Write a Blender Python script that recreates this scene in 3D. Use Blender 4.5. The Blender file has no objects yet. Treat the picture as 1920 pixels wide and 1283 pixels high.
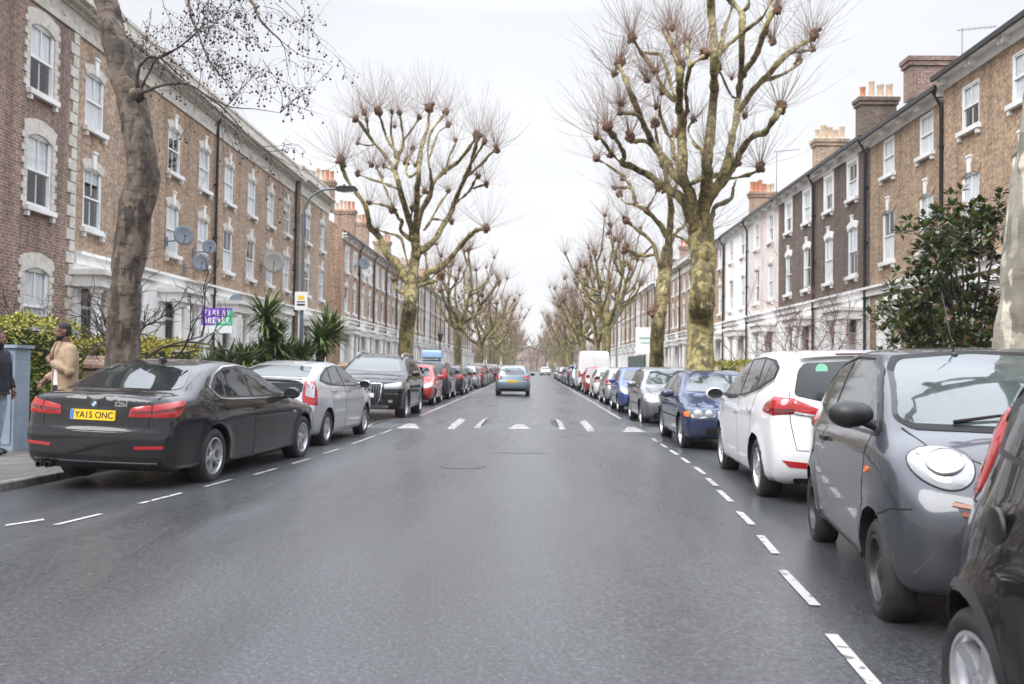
import bpy, bmesh, math, random
import numpy as np
from mathutils import Vector, Matrix, geometry
R_ = math.radians
rng = random.Random(7)
SC = bpy.context.scene
COL = SC.collection

# ---------------------------------------------------------------- camera
CAM_H = 1.39
cam = bpy.data.cameras.new('camera'); camo = bpy.data.objects.new('camera', cam); COL.objects.link(camo)
camo.location = (0, 0, CAM_H)
CR = (Matrix.Rotation(R_(1.33), 3, 'Z') @ Matrix.Rotation(math.pi / 2 + R_(1.54), 3, 'X') @ Matrix.Rotation(R_(0.8), 3, 'Z'))
camo.rotation_euler = CR.to_euler()
cam.sensor_width = 36; cam.lens = 36 * 1725 / 1920
cam.clip_start = .05; cam.clip_end = 3000
cam.dof.use_dof = True; cam.dof.focus_distance = 9.0; cam.dof.aperture_fstop = 2.6
SC.camera = camo
def ray(px, py): return CR @ Vector(((px - 960) / 1725, -(py - 641.5) / 1725, -1))
def at(px, py, Y):
    d = ray(px, py); t = Y / d.y
    return Vector((d.x * t, Y, CAM_H + d.z * t))

# ---------------------------------------------------------------- naming
def tag(o, label=None, cat=None, group=None, kind=None):
    if label: o['label'] = label
    if cat: o['category'] = cat
    if group: o['group'] = group
    if kind: o['kind'] = kind
    return o
def empty(name, loc=(0, 0, 0), rz=0, parent=None):
    o = bpy.data.objects.new(name, None); COL.objects.link(o)
    o.location = loc; o.rotation_euler = (0, 0, rz); o.empty_display_size = .2
    if parent: o.parent = parent
    return o
def inst(name, mesh, parent=None, loc=(0, 0, 0), rot=(0, 0, 0), scale=None):
    o = bpy.data.objects.new(name, mesh); COL.objects.link(o)
    o.location = loc; o.rotation_euler = rot
    if scale: o.scale = scale
    if parent: o.parent = parent
    return o
def copy_tree(o, parent=None):
    c = o.copy(); COL.objects.link(c); c.parent = parent
    for ch in list(o.children): copy_tree(ch, c)
    return c
def tree(o):
    yield o
    for ch in o.children: yield from tree(ch)

class MB:
    def __init__(s): s.v = []; s.f = []; s.m = []; s.mi = 0
    def add(s, vs, fs):
        b = len(s.v); s.v += [tuple(p) for p in vs]
        s.f += [tuple(b + i for i in f) for f in fs]; s.m += [s.mi] * len(fs); return s
    def box(s, x0, x1, y0, y1, z0, z1, M=None):
        vs = [Vector((x, y, z)) for x in (x0, x1) for y in (y0, y1) for z in (z0, z1)]
        if M: vs = [M @ p for p in vs]
        return s.add(vs, [(0, 1, 3, 2), (4, 6, 7, 5), (0, 4, 5, 1), (2, 3, 7, 6), (0, 2, 6, 4), (1, 5, 7, 3)])
    def tube(s, pts, rad, n=6, cap=True):
        pts = [Vector(p) for p in pts]; k = len(pts)
        if not hasattr(rad, '__len__'): rad = [rad] * k
        vs = []; up = None
        for i in range(k):
            t = (pts[min(i + 1, k - 1)] - pts[max(i - 1, 0)])
            if t.length < 1e-9: t = Vector((0, 0, 1))
            t.normalize()
            if up is None: up = Vector((1, 0, 0)) if abs(t.x) < .8 else Vector((0, 1, 0))
            u = up - t * up.dot(t)
            if u.length < 1e-6: u = t.orthogonal()
            u.normalize(); up = u; w = t.cross(u)
            for j in range(n):
                a = 2 * math.pi * j / n
                vs.append(pts[i] + (u * math.cos(a) + w * math.sin(a)) * rad[i])
        fs = [(i * n + j, i * n + (j + 1) % n, (i + 1) * n + (j + 1) % n, (i + 1) * n + j) for i in range(k - 1) for j in range(n)]
        if cap: fs += [tuple(range(n))[::-1], tuple((k - 1) * n + j for j in range(n))]
        return s.add(vs, fs)
    def lathe(s, prof, n=24, axis='z', c=(0, 0, 0), close=False):
        vs = []
        for r, h in prof:
            for j in range(n):
                a = 2 * math.pi * j / n; x, y = r * math.cos(a), r * math.sin(a)
                p = {'z': (x, y, h), 'y': (x, h, y), 'x': (h, x, y)}[axis]
                vs.append((p[0] + c[0], p[1] + c[1], p[2] + c[2]))
        k = len(prof)
        fs = [(i * n + j, i * n + (j + 1) % n, (i + 1) * n + (j + 1) % n, (i + 1) * n + j) for i in range(k - 1) for j in range(n)]
        if axis == 'y': fs = [f[::-1] for f in fs]
        return s.add(vs, fs)
    def prism(s, poly, o, u, v, w, d0, d1):
        o, u, v, w = map(Vector, (o, u, v, w)); n = len(poly)
        vs = [o + u * a + v * b + w * d for d in (d0, d1) for a, b in poly]
        fs = [tuple(range(n))[::-1], tuple(range(n, 2 * n))] + [(i, (i + 1) % n, n + (i + 1) % n, n + i) for i in range(n)]
        return s.add(vs, fs)
    def ball(s, c, r, nu=10, nv=7, jit=0, sc=(1, 1, 1), rg=rng):
        vs = []; 
        for i in range(nv + 1):
            th = math.pi * i / nv
            for j in range(nu):
                ph = 2 * math.pi * j / nu; q = r * (1 + (rg.uniform(-jit, jit) if 0 < i < nv else 0))
                vs.append((c[0] + sc[0] * q * math.sin(th) * math.cos(ph), c[1] + sc[1] * q * math.sin(th) * math.sin(ph), c[2] + sc[2] * q * math.cos(th)))
        fs = [(i * nu + j, (i + 1) * nu + j, (i + 1) * nu + (j + 1) % nu, i * nu + (j + 1) % nu) for i in range(nv) for j in range(nu)]
        return s.add(vs, fs)
    def mesh(s, name, mats, smooth=False, angle=None):
        me = bpy.data.meshes.new(name); me.from_pydata(s.v, [], s.f)
        mats = mats if isinstance(mats, (list, tuple)) else [mats]
        for m in mats: me.materials.append(m)
        if len(mats) > 1: me.polygons.foreach_set('material_index', s.m)
        if smooth or angle: me.polygons.foreach_set('use_smooth', [True] * len(s.f))
        if angle: me.set_sharp_from_angle(angle=R_(angle))
        me.update(); return me
    def build(s, name, mats, parent=None, smooth=False, angle=None, **k):
        return inst(name, s.mesh(name, mats, smooth, angle), parent, **k)

def catmull(pts, n=6):
    pts = [Vector(p) for p in pts]
    if len(pts) < 3: return [pts[0].lerp(pts[-1], i / n) for i in range(n + 1)]
    e = [pts[0] * 2 - pts[1]] + pts + [pts[-1] * 2 - pts[-2]]; out = []
    for i in range(1, len(e) - 2):
        a, b, c, d = e[i - 1:i + 3]
        for j in range(n):
            t = j / n
            out.append(.5 * ((2 * b) + (c - a) * t + (2 * a - 5 * b + 4 * c - d) * t * t + (3 * b - a - 3 * c + d) * t ** 3))
    return out + [pts[-1]]

# ---------------------------------------------------------------- materials
class NT:
    def __init__(s, name):
        s.m = bpy.data.materials.new(name); s.m.use_nodes = True; s.t = s.m.node_tree; s.p = s.t.nodes['Principled BSDF']
    def n(s, typ, **k):
        x = s.t.nodes.new('ShaderNode' + typ)
        for a, b in k.items():
            if a[0] == '_': x.inputs[int(a[1:]) if a[1:].isdigit() else a[1:].replace('_', ' ')].default_value = b
            else: setattr(x, a, b)
        return x
    def l(s, a, b, ao=0):
        o = a.outputs[ao] if not hasattr(a, 'is_output') else a
        s.t.links.new(o, b)
    def set(s, **k):
        for a, b in k.items(): s.p.inputs[a.replace('_', ' ')].default_value = b
        return s
def c4(c): return (c[0], c[1], c[2], 1)
def plain(name, col, rough=.5, metal=0, coat=0, spec=.5, ior=None, emit=None):
    t = NT(name); t.set(Base_Color=c4(col), Roughness=rough, Metallic=metal, Coat_Weight=coat, Specular_IOR_Level=spec)
    t.p.inputs['Coat Roughness'].default_value = .04
    if ior: t.p.inputs['IOR'].default_value = ior
    return t.m
def noisy(name, c1, c2, scale=4, rough=.7, detail=6, bump=0, bscale=None, coords='Object', lo=.35, hi=.65, stretch=None, rough2=None, dist=.02, c3=None, s3=.6):
    t = NT(name); tc = t.n('TexCoord'); src = tc.outputs[coords]
    if stretch:
        mp = t.n('Mapping'); mp.inputs['Scale'].default_value = stretch; t.l(src, mp.inputs[0]); src = mp.outputs[0]
    nz = t.n('TexNoise', _Scale=scale, _Detail=detail); t.l(src, nz.inputs['Vector'])
    cr = t.n('ValToRGB'); e = cr.color_ramp.elements; e[0].position = lo; e[1].position = hi; e[0].color = c4(c1); e[1].color = c4(c2)
    t.l(nz, cr.inputs[0]); colout = cr.outputs[0]
    if c3:
        n3 = t.n('TexNoise', _Scale=s3, _Detail=4); t.l(src, n3.inputs['Vector'])
        r3 = t.n('ValToRGB'); e = r3.color_ramp.elements; e[0].position = .5; e[1].position = .68; e[0].color = (0, 0, 0, 1); e[1].color = (1, 1, 1, 1)
        t.l(n3, r3.inputs[0]); mx = t.n('MixRGB'); t.l(r3, mx.inputs[0]); t.l(colout, mx.inputs[1]); mx.inputs[2].default_value = c4(c3); colout = mx.outputs[0]
    t.l(colout, t.p.inputs['Base Color']); t.set(Roughness=rough)
    if rough2 is not None:
        mr = t.n('MapRange'); t.l(nz, mr.inputs[0]); mr.inputs[3].default_value = rough; mr.inputs[4].default_value = rough2; t.l(mr, t.p.inputs['Roughness'])
    if bump:
        nb = t.n('TexNoise', _Scale=bscale or scale * 4, _Detail=4); t.l(src, nb.inputs['Vector'])
        bp = t.n('Bump', _Strength=bump, _Distance=dist); t.l(nb, bp.inputs['Height']); t.l(bp, t.p.inputs['Normal'])
    return t.m
def brick(name, c1, c2, mortar=(.42, .38, .33), dirt=(.1, .08, .065), dirtamt=.5, sat=None):
    t = NT(name); tc = t.n('TexCoord'); sp = t.n('SeparateXYZ'); t.l(tc, sp.inputs[0], 3)
    ad = t.n('Math', operation='ADD'); t.l(sp, ad.inputs[0], 0); t.l(sp, ad.inputs[1], 1)
    cb = t.n('CombineXYZ'); t.l(ad, cb.inputs[0]); t.l(sp, cb.inputs[1], 2)
    b = t.n('TexBrick', _Scale=1.0, _Mortar_Size=.006, _Brick_Width=.225, _Row_Height=.075, _Bias=0., _Mortar_Smooth=.3); t.l(cb, b.inputs['Vector'])
    b.inputs['Color1'].default_value = c4(c1); b.inputs['Color2'].default_value = c4(c2); b.inputs['Mortar'].default_value = c4(mortar)
    nz = t.n('TexNoise', _Scale=.55, _Detail=7, _Roughness=.65); t.l(cb, nz.inputs['Vector'])
    cr = t.n('ValToRGB'); e = cr.color_ramp.elements; e[0].position = .42; e[1].position = .72; e[0].color = (0, 0, 0, 1); e[1].color = (dirtamt,) * 3 + (1,)
    t.l(nz, cr.inputs[0])
    n2 = t.n('TexNoise', _Scale=9, _Detail=3); t.l(cb, n2.inputs['Vector'])
    hs = t.n('HueSaturation'); mr = t.n('MapRange'); t.l(n2, mr.inputs[0]); mr.inputs[1].default_value = .25; mr.inputs[2].default_value = .75; mr.inputs[3].default_value = .5; mr.inputs[4].default_value = 1.45
    t.l(mr, hs.inputs['Value']); t.l(b, hs.inputs['Color'])
    mx = t.n('MixRGB'); t.l(cr, mx.inputs[0]); t.l(hs, mx.inputs[1]); mx.inputs[2].default_value = c4(dirt)
    ms = t.n('Mapping'); ms.inputs['Scale'].default_value = (1.7, .13, 1); t.l(cb, ms.inputs[0]); ns = t.n('TexNoise', _Scale=1.0, _Detail=6, _Roughness=.65); t.l(ms, ns.inputs['Vector'])   # soot washed down the wall
    rs = t.n('ValToRGB'); e = rs.color_ramp.elements; e[0].position = .36; e[0].color = (.62, .60, .58, 1); e[1].position = .56; e[1].color = (1.06, 1.06, 1.06, 1); t.l(ns, rs.inputs[0]); mz = t.n('MixRGB', blend_type='MULTIPLY'); mz.inputs[0].default_value = 1; t.l(mx, mz.inputs[1]); t.l(rs, mz.inputs[2]); t.l(mz, t.p.inputs['Base Color']); t.set(Roughness=.88)
    bp = t.n('Bump', _Strength=.5, _Distance=.006); bp.invert = True; t.l(b.outputs['Fac'], bp.inputs['Height']); t.l(bp, t.p.inputs['Normal'])
    return t.m
def paint(name, col, metal=.0, rough=.32, dirt=.25, spec=.5):
    t = NT(name); t.set(Metallic=metal, Roughness=rough, Coat_Weight=1.0, Coat_IOR=1.5, Specular_IOR_Level=spec * .5); t.p.inputs['Coat Roughness'].default_value = .05
    tc = t.n('TexCoord'); nz = t.n('TexNoise', _Scale=2.5, _Detail=8, _Roughness=.7); t.l(tc, nz.inputs['Vector'], 3)
    sp = t.n('SeparateXYZ'); t.l(tc, sp.inputs[0], 3)      # road dirt thrown up along the sills
    mr = t.n('MapRange'); t.l(sp, mr.inputs[0], 2); mr.inputs[1].default_value = .75; mr.inputs[2].default_value = .2; mr.inputs[3].default_value = 0.03; mr.inputs[4].default_value = dirt * 2.2
    mu = t.n('Math', operation='MULTIPLY'); t.l(mr, mu.inputs[0]); t.l(nz, mu.inputs[1])
    mx = t.n('MixRGB'); t.l(mu, mx.inputs[0]); mx.inputs[1].default_value = c4(col); mx.inputs[2].default_value = (.13, .115, .10, 1)
    t.l(mx, t.p.inputs['Base Color'])
    m2 = t.n('MapRange'); t.l(mu, m2.inputs[0]); m2.inputs[3].default_value = .025; m2.inputs[4].default_value = .35; t.l(m2, t.p.inputs['Coat Roughness'])
    return t.m

M = {}
M['glass'] = plain('car_glass', (.012, .016, .017), .03, 0, 0, .5, 1.75)
M['glass_lt'] = plain('car_glass_pale', (.045, .06, .06), .04, 0, 0, .5, 1.85)
M['black'] = plain('black_plastic', (.012, .012, .013), .4)
M['gap'] = plain('dark_gap', (.004, .004, .004), .8)
M['rubber'] = noisy('tyre_rubber', (.014, .014, .014), (.03, .029, .028), 12, .75)
M['chrome'] = plain('chrome', (.75, .75, .77), .12, 1)
M['alloy'] = noisy('alloy_wheel', (.42, .42, .44), (.55, .55, .57), 6, .3)
M['alloy'].node_tree.nodes['Principled BSDF'].inputs['Metallic'].default_value = .7
M['steel'] = plain('dark_steel', (.05, .05, .052), .45, .6)
M['red_lamp'] = plain('red_lamp_lens', (.36, .008, .012), .08, 0, 1)
M['dark_red'] = plain('dark_red_lens', (.10, .004, .007), .08, 0, 1)
M['clear_lamp'] = plain('clear_lamp_lens', (.40, .415, .43), .07, .3, 1)
M['reflector'] = plain('lamp_reflector', (.46, .47, .48), .3, .5)
M['orange'] = plain('orange_lens', (.75, .16, .03), .15, 0, 1)
M['yellow'] = plain('yellow_plate', (.80, .50, .01), .4)
M['whitep'] = plain('white_plate', (.75, .72, .72), .4)
M['ink'] = plain('black_ink', (.01, .01, .01), .5)
M['bluep'] = plain('blue_band', (.03, .2, .55), .4)
M['white'] = noisy('white_stucco', (.76, .75, .73), (.85, .845, .83), 3, .7, c3=(.66, .64, .60), s3=.7)
M['sash'] = plain('white_gloss_paint', (.80, .80, .79), .35)
M['stone'] = noisy('pale_stone', (.47, .44, .39), (.63, .60, .545), 5, .8, bump=.1)
M['yellowbrick'] = brick('stock_brick', (.44, .30, .185), (.29, .195, .125), dirtamt=.35)
M['brownbrick'] = brick('brown_brick', (.50, .355, .245), (.35, .24, .165), dirtamt=.45)
M['darkbrick'] = brick('dark_brick', (.165, .115, .09), (.105, .075, .06), mortar=(.2, .17, .15), dirtamt=.5)
M['redbrick'] = brick('red_brick', (.29, .175, .135), (.195, .12, .095), mortar=(.45, .4, .37), dirtamt=.3)
M['orangebrick'] = brick('orange_brick', (.46, .29, .19), (.33, .205, .14), dirtamt=.3)
M['pinkpaint'] = noisy('faded_pink_render', (.60, .53, .49), (.72, .64, .60), 4, .8, c3=(.50, .42, .37))
M['slate'] = noisy('slate_roof', (.07, .072, .08), (.13, .13, .14), 8, .6, stretch=(1, 1, 4))
M['gutter'] = plain('black_gutter', (.014, .013, .014), .4)
M['curtain'] = noisy('net_curtain', (.66, .67, .68), (.82, .83, .84), 14, .9, stretch=(1, 1, .08))
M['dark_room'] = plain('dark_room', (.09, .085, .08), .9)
M['terracotta'] = noisy('terracotta', (.45, .17, .09), (.6, .27, .15), 6, .8)
M['buffpot'] = noisy('buff_clay', (.5, .36, .24), (.66, .52, .38), 6, .8)
M['lead'] = plain('lead_grey', (.16, .17, .18), .5)
g = NT('window_pane'); g.set(Base_Color=(.02, .022, .024, 1), Roughness=.02)
tr = g.n('BsdfTransparent'); gl = g.n('BsdfGlossy', _Roughness=.02); fr = g.n('Fresnel'); ms = g.n('MixShader'); ge = g.n('NewGeometry'); mb_ = g.n('MapRange'); g.l(ge.outputs['Backfacing'], mb_.inputs[0]); mb_.inputs[3].default_value = 1.7; mb_.inputs[4].default_value = 1 / 1.7; g.l(mb_, fr.inputs[0])
g.l(fr, ms.inputs[0]); g.l(tr, ms.inputs[1]); g.l(gl, ms.inputs[2]); g.l(ms, g.t.nodes['Material Output'].inputs[0]); tr.inputs[0].default_value = (.93, .95, .96, 1)
M['pane'] = g.m

def text_mesh(s, size, mat, extrude=.001, bold=0, align='CENTER'):
    cu = bpy.data.curves.new('text', 'FONT'); cu.body = s; cu.size = size; cu.extrude = extrude; cu.offset = bold
    cu.align_x = align; cu.align_y = 'CENTER'
    o = bpy.data.objects.new('text', cu); COL.objects.link(o)
    dg = bpy.context.evaluated_depsgraph_get(); me = bpy.data.meshes.new_from_object(o.evaluated_get(dg))
    bpy.data.objects.remove(o); bpy.data.curves.remove(cu)
    me.materials.clear(); me.materials.append(mat); return me
def basis(o, u, v):
    u = Vector(u).normalized(); v = Vector(v); w = u.cross(v).normalized(); v = w.cross(u)
    return Matrix(((u.x, v.x, w.x, o[0]), (u.y, v.y, w.y, o[1]), (u.z, v.z, w.z, o[2]), (0, 0, 0, 1)))

# ---------------------------------------------------------------- sky, sun
w = bpy.data.worlds.new('World'); SC.world = w; w.use_nodes = True; nt = w.node_tree; nt.nodes.clear()
def wn(t, **k):
    x = nt.nodes.new('ShaderNode' + t)
    for a, b in k.items(): setattr(x, a, b)
    return x
sky = wn('TexSky', sky_type='NISHITA', sun_disc=False, sun_elevation=R_(42), sun_rotation=R_(222), dust_density=4.0, air_density=1.0)
tcw = wn('TexCoord'); sep = wn('SeparateXYZ'); nt.links.new(tcw.outputs['Generated'], sep.inputs[0])
cr = wn('ValToRGB'); e = cr.color_ramp.elements                 # overcast cloud sheet: pale and even low down, brighter overhead
e[0].position = 0; e[0].color = (.236, .235, .240, 1); e[1].position = 1; e[1].color = (.95, .98, 1.07, 1)
for p, c in ((.16, (.226, .228, .236)), (.36, (.210, .215, .226)), (.46, (.37, .39, .43)), (.75, (.80, .84, .92))):
    q = e.new(p); q.color = c4(c)
nt.links.new(sep.outputs[2], cr.inputs[0])
mpw = wn('Mapping'); mpw.inputs['Scale'].default_value = (1, 1, 2.6); nt.links.new(tcw.outputs['Generated'], mpw.inputs[0])
nzw = wn('TexNoise'); nzw.inputs['Scale'].default_value = 2.2; nzw.inputs['Detail'].default_value = 5; nt.links.new(mpw.outputs[0], nzw.inputs['Vector'])
mrw = wn('MapRange'); nt.links.new(nzw.outputs[0], mrw.inputs[0]); mrw.inputs[1].default_value = .3; mrw.inputs[2].default_value = .7; mrw.inputs[3].default_value = 22.8; mrw.inputs[4].default_value = 27.2
muw = wn('VectorMath', operation='SCALE'); nt.links.new(cr.outputs[0], muw.inputs[0]); nt.links.new(mrw.outputs[0], muw.inputs['Scale'])
mxw = wn('MixRGB'); mxw.inputs[0].default_value = .97; nt.links.new(sky.outputs[0], mxw.inputs[1]); nt.links.new(muw.outputs[0], mxw.inputs[2])
bg = wn('Background'); bg.inputs[1].default_value = .1; nt.links.new(mxw.outputs[0], bg.inputs[0])
wo = wn('OutputWorld'); nt.links.new(bg.outputs[0], wo.inputs[0])
sl = bpy.data.lights.new('sun', 'SUN'); sl.energy = 1.4; sl.angle = R_(35); sl.color = (1, .97, .92)
so = bpy.data.objects.new('sun', sl); COL.objects.link(so)
az, el = R_(222), R_(42)
so.rotation_euler = Vector((-math.sin(az) * math.cos(el), -math.cos(az) * math.cos(el), -math.sin(el))).to_track_quat('-Z', 'Y').to_euler()
SC.view_settings.view_transform = 'Standard'; SC.view_settings.look = 'None'; SC.view_settings.exposure = .82; SC.view_settings.gamma = 1
SC.cycles.max_bounces = 6; SC.cycles.transparent_max_bounces = 12; SC.cycles.caustics_reflective = False; SC.cycles.caustics_refractive = False
SC.cycles.use_denoising = True

from mathutils import noise as _nz
def rough(o, amp, sc, stretch=1.0, seed=0):
    """push a mesh's points in and out along their normals by fractal noise"""
    me = o.data; co = [v.co + v.normal * amp * (_nz.fractal(Vector((v.co.x * sc, v.co.y * sc, v.co.z * sc * stretch + seed)), 1, 2, 4)) for v in me.vertices]
    me.vertices.foreach_set('co', [c for q in co for c in q]); me.update(); return o
# ---------------------------------------------------------------- the road
def cx(Y): return -.33 - .12 * 3 * math.log1p(math.exp((13 - Y) / 3)) if Y > -60 else cx(-60)
HW = 4.95
def camber(t): return -.05 * (t / HW) ** 2
YS = [-30 + i for i in range(0, 30)] + [i * .75 for i in range(0, 60)] + [45 + i * 4 for i in range(0, 20)] + [125 + 25 * i for i in range(0, 24)]
def ribbon(name, l0, l1, zf, mat, n=8, ys=YS, smooth=True):
    m = MB(); vs = []; k = n + 1
    for Y in ys:
        for j in range(k):
            t = l0 + (l1 - l0) * j / n; vs.append((cx(Y) + t, Y, zf(t)))
    m.add(vs, [(i * k + j, i * k + j + 1, (i + 1) * k + j + 1, (i + 1) * k + j) for i in range(len(ys) - 1) for j in range(n)])
    return m.build(name, mat, smooth=smooth)

def asphalt(name, base, wet=True):
    t = NT(name); tc = t.n('TexCoord'); ob = tc.outputs['Object']
    v = t.n('TexVoronoi', _Scale=75); t.l(ob, v.inputs['Vector'])
    n1 = t.n('TexNoise', _Scale=38, _Detail=5, _Roughness=.75); t.l(ob, n1.inputs['Vector'])
    mp = t.n('Mapping'); mp.inputs['Scale'].default_value = (1, .16, 1); t.l(ob, mp.inputs[0])
    n2 = t.n('TexNoise', _Scale=.8, _Detail=6, _Roughness=.6); t.l(mp, n2.inputs['Vector'])
    cr = t.n('ValToRGB'); e = cr.color_ramp.elements; e[0].position = .3; e[0].color = c4([base * .25] * 3); e[1].position = .78; e[1].color = c4((base * 2.5, base * 2.58, base * 2.72))
    q = e.new(.55); q.color = c4((base * .86, base * .9, base * .96)); t.l(n1, cr.inputs[0])
    sx = t.n('SeparateColor'); t.l(v.outputs['Color'], sx.inputs[0])
    gr = t.n('MapRange'); t.l(sx, gr.inputs[0]); gr.inputs[1].default_value = .955; gr.inputs[2].default_value = .985
    ds = t.n('Math', operation='LESS_THAN', _1=.30); t.l(v, ds.inputs[0])
    mg = t.n('Math', operation='MULTIPLY'); t.l(gr, mg.inputs[0]); t.l(ds, mg.inputs[1])
    mx = t.n('MixRGB'); t.l(mg, mx.inputs[0]); t.l(cr, mx.inputs[1]); mx.inputs[2].default_value = (.26, .26, .26, 1)
    m3 = t.n('MixRGB', blend_type='MULTIPLY'); m3.inputs[0].default_value = 1
    r2 = t.n('ValToRGB'); e = r2.color_ramp.elements; e[0].position = .3; e[0].color = (.68, .68, .69, 1); e[1].position = .72; e[1].color = (1.25, 1.24, 1.22, 1); t.l(n2, r2.inputs[0])
    t.l(mx, m3.inputs[1]); t.l(r2, m3.inputs[2])
    # fine cracks, oil spots and a lengthwise joint
    nw = t.n('TexNoise', _Scale=1.3, _Detail=5); t.l(ob, nw.inputs['Vector']); va = t.n('VectorMath', operation='SCALE'); t.l(nw.outputs['Color'], va.inputs[0]); va.inputs['Scale'].default_value = .9
    vb = t.n('VectorMath', operation='ADD'); t.l(ob, vb.inputs[0]); t.l(va, vb.inputs[1]); vc = t.n('TexVoronoi', feature='DISTANCE_TO_EDGE', _Scale=.33); t.l(vb, vc.inputs['Vector'])
    cm = t.n('MapRange'); t.l(vc, cm.inputs[0]); cm.inputs[1].default_value = .0; cm.inputs[2].default_value = .009; cm.inputs[3].default_value = .38; cm.inputs[4].default_value = 0
    no = t.n('TexNoise', _Scale=.9, _Detail=3); t.l(ob, no.inputs['Vector']); oc = t.n('MapRange'); t.l(no, oc.inputs[0]); oc.inputs[1].default_value = .5; oc.inputs[2].default_value = .62; cmm = t.n('Math', operation='MULTIPLY'); t.l(cm, cmm.inputs[0]); t.l(oc, cmm.inputs[1])
    nd = t.n('TexNoise', _Scale=2.6, _Detail=5, _Roughness=.7); t.l(ob, nd.inputs['Vector']); od = t.n('MapRange'); t.l(nd, od.inputs[0]); od.inputs[1].default_value = .62; od.inputs[2].default_value = .75; od.inputs[4].default_value = .16
    mxx = t.n('Math', operation='MAXIMUM'); t.l(cmm, mxx.inputs[0]); t.l(od, mxx.inputs[1])
    m5 = t.n('MixRGB'); t.l(mxx, m5.inputs[0]); t.l(m3, m5.inputs[1]); m5.inputs[2].default_value = (base * .28, base * .28, base * .3, 1); t.l(m5, t.p.inputs['Base Color'])
    mr = t.n('MapRange'); t.l(n2, mr.inputs[0]); mr.inputs[1].default_value = .3; mr.inputs[2].default_value = .7
    mr.inputs[3].default_value = .22 if wet else .6; mr.inputs[4].default_value = .40 if wet else .85; t.l(mr, t.p.inputs['Roughness'])
    bp = t.n('Bump', _Strength=.3, _Distance=.005); t.l(n1, bp.inputs['Height']); t.l(bp, t.p.inputs['Normal'])
    return t.m
M['asphalt'] = asphalt('wet_asphalt', .066)
M['patch'] = asphalt('old_patch_asphalt', .06)
M['line'] = noisy('worn_road_paint', (.10, .098, .095), (.37, .36, .34), 9, .5, lo=.36, hi=.43)
M['paving'] = noisy('paving_slabs', (.085, .078, .072), (.15, .138, .126), 3, .5, bump=.1, c3=(.06, .056, .052))
M['kerb'] = noisy('granite_kerb', (.10, .095, .09), (.19, .182, .172), 9, .6, bump=.2)
M['soil'] = noisy('garden_soil', (.05, .04, .03), (.11, .09, .06), 5, .95, c3=(.06, .08, .03))

gm = MB(); gm.add([(-900, -200, -.12), (900, -200, -.12), (900, 1500, -.12), (-900, 1500, -.12)], [(0, 1, 2, 3)])
tag(gm.build('ground', M['soil']), kind='structure')
tag(ribbon('road', -HW, HW, camber, M['asphalt'], 14), 'wet grey asphalt road running away between parked cars', kind='structure')
for sgn, nm in ((-1, 'left'), (1, 'right')):
    a, b = (HW, HW + .15)
    kb = MB(); ys = YS; vs = []
    prof = [(a, -.09), (a + .01, .035), (a + .03, .05), (b, .05), (b, -.09)]
    for Y in ys:
        for t, z in prof: vs.append((cx(Y) + sgn * t, Y, z))
    k = len(prof); kb.add(vs, [((i * k + j, i * k + j + 1, (i + 1) * k + j + 1, (i + 1) * k + j))[::sgn] for i in range(len(ys) - 1) for j in range(k - 1)])
    tag(kb.build('kerb_' + nm, M['kerb'], angle=30), kind='structure')
    l0, l1 = sorted((sgn * b, sgn * (b + 2.6)))
    tag(ribbon('pavement_' + nm, l0, l1, lambda t: .052 + .015 * (abs(t) - HW) / 2, M['paving'], 3), kind='structure')
    l0, l1 = sorted((sgn * (b + 2.6), sgn * 45))
    tag(ribbon('front_gardens_' + nm, l0, l1, lambda t: .045, M['soil'], 2), kind='structure')

def mark(name, quads, mat, label, cat, group=None, z=.006):
    m = MB()
    for qd in quads:
        vs = []
        for (x, y) in qd: vs.append((x, y, camber(x - cx(y)) + z))
        m.add(vs, [tuple(range(len(vs)))])
    return tag(m.build(name, mat), label, cat, group)
# parking-bay dashes along both sides: each dash follows the bend
def dash(a, b, wd): return [(a[0] - wd / 2, a[1]), (a[0] + wd / 2, a[1]), (b[0] + wd / 2, b[1]), (b[0] - wd / 2, b[1])]
DL = [((-4.06, 7.81), (-3.95, 8.4)), ((-3.87, 9.04), (-3.75, 9.84)), ((-3.69, 10.35), (-3.61, 11.04)), ((-3.49, 11.5), (-3.41, 12.25)), ((-3.36, 12.8), (-3.28, 13.6)), ((-3.26, 14.4), (-3.20, 15.2)), ((-3.17, 16.2), (-3.10, 18.2)), ((-3.08, 18.6), (-3.04, 19.9))]
DR = [((1.55, 4.17), (1.61, 4.99)), ((1.71, 5.59), (1.77, 6.55)), ((1.88, 7.14), (1.95, 7.91)), ((2.01, 8.45), (2.06, 9.21)), ((2.13, 9.9), (2.18, 10.8)), ((2.23, 11.2), (2.27, 11.97)), ((2.32, 12.46), (2.35, 13.33)), ((2.35, 13.85), (2.37, 14.6)), ((2.38, 15.15), (2.39, 15.99)), ((2.40, 16.5), (2.40, 17.2)), ((2.41, 17.8), (2.41, 18.6))]
for L_, wd, lab in ((DR, .068, 'white parking bay dash beside the cars opposite the dark saloon'), (DL, .058, 'white parking bay dash beside the dark saloon and silver hatchback')):
    for a, b in L_: mark('bay_dash', [dash(a, b, wd)], M['line'], lab, 'road marking', 'parking bay dashes')
for side, lab in ((1, 'white hatchback and white van'), (-1, 'red hatchback')):
    t = lambda y: cx(y) + side * 2.78
    mark('bay_line', [dash((t(a), a), (t(b), b), .08) for a, b in ((25.5, 35), (35, 45), (45, 60), (60, 75))], M['line'], 'long thin white bay line running past the ' + lab, 'road marking')
mark('bay_dash', [[(-4.49, 7.80), (-4.45, 7.74), (-4.28, 8.04), (-4.33, 8.12)]], M['line'], 'short worn white mark at the near end of the bay dashes', 'road marking')
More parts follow.
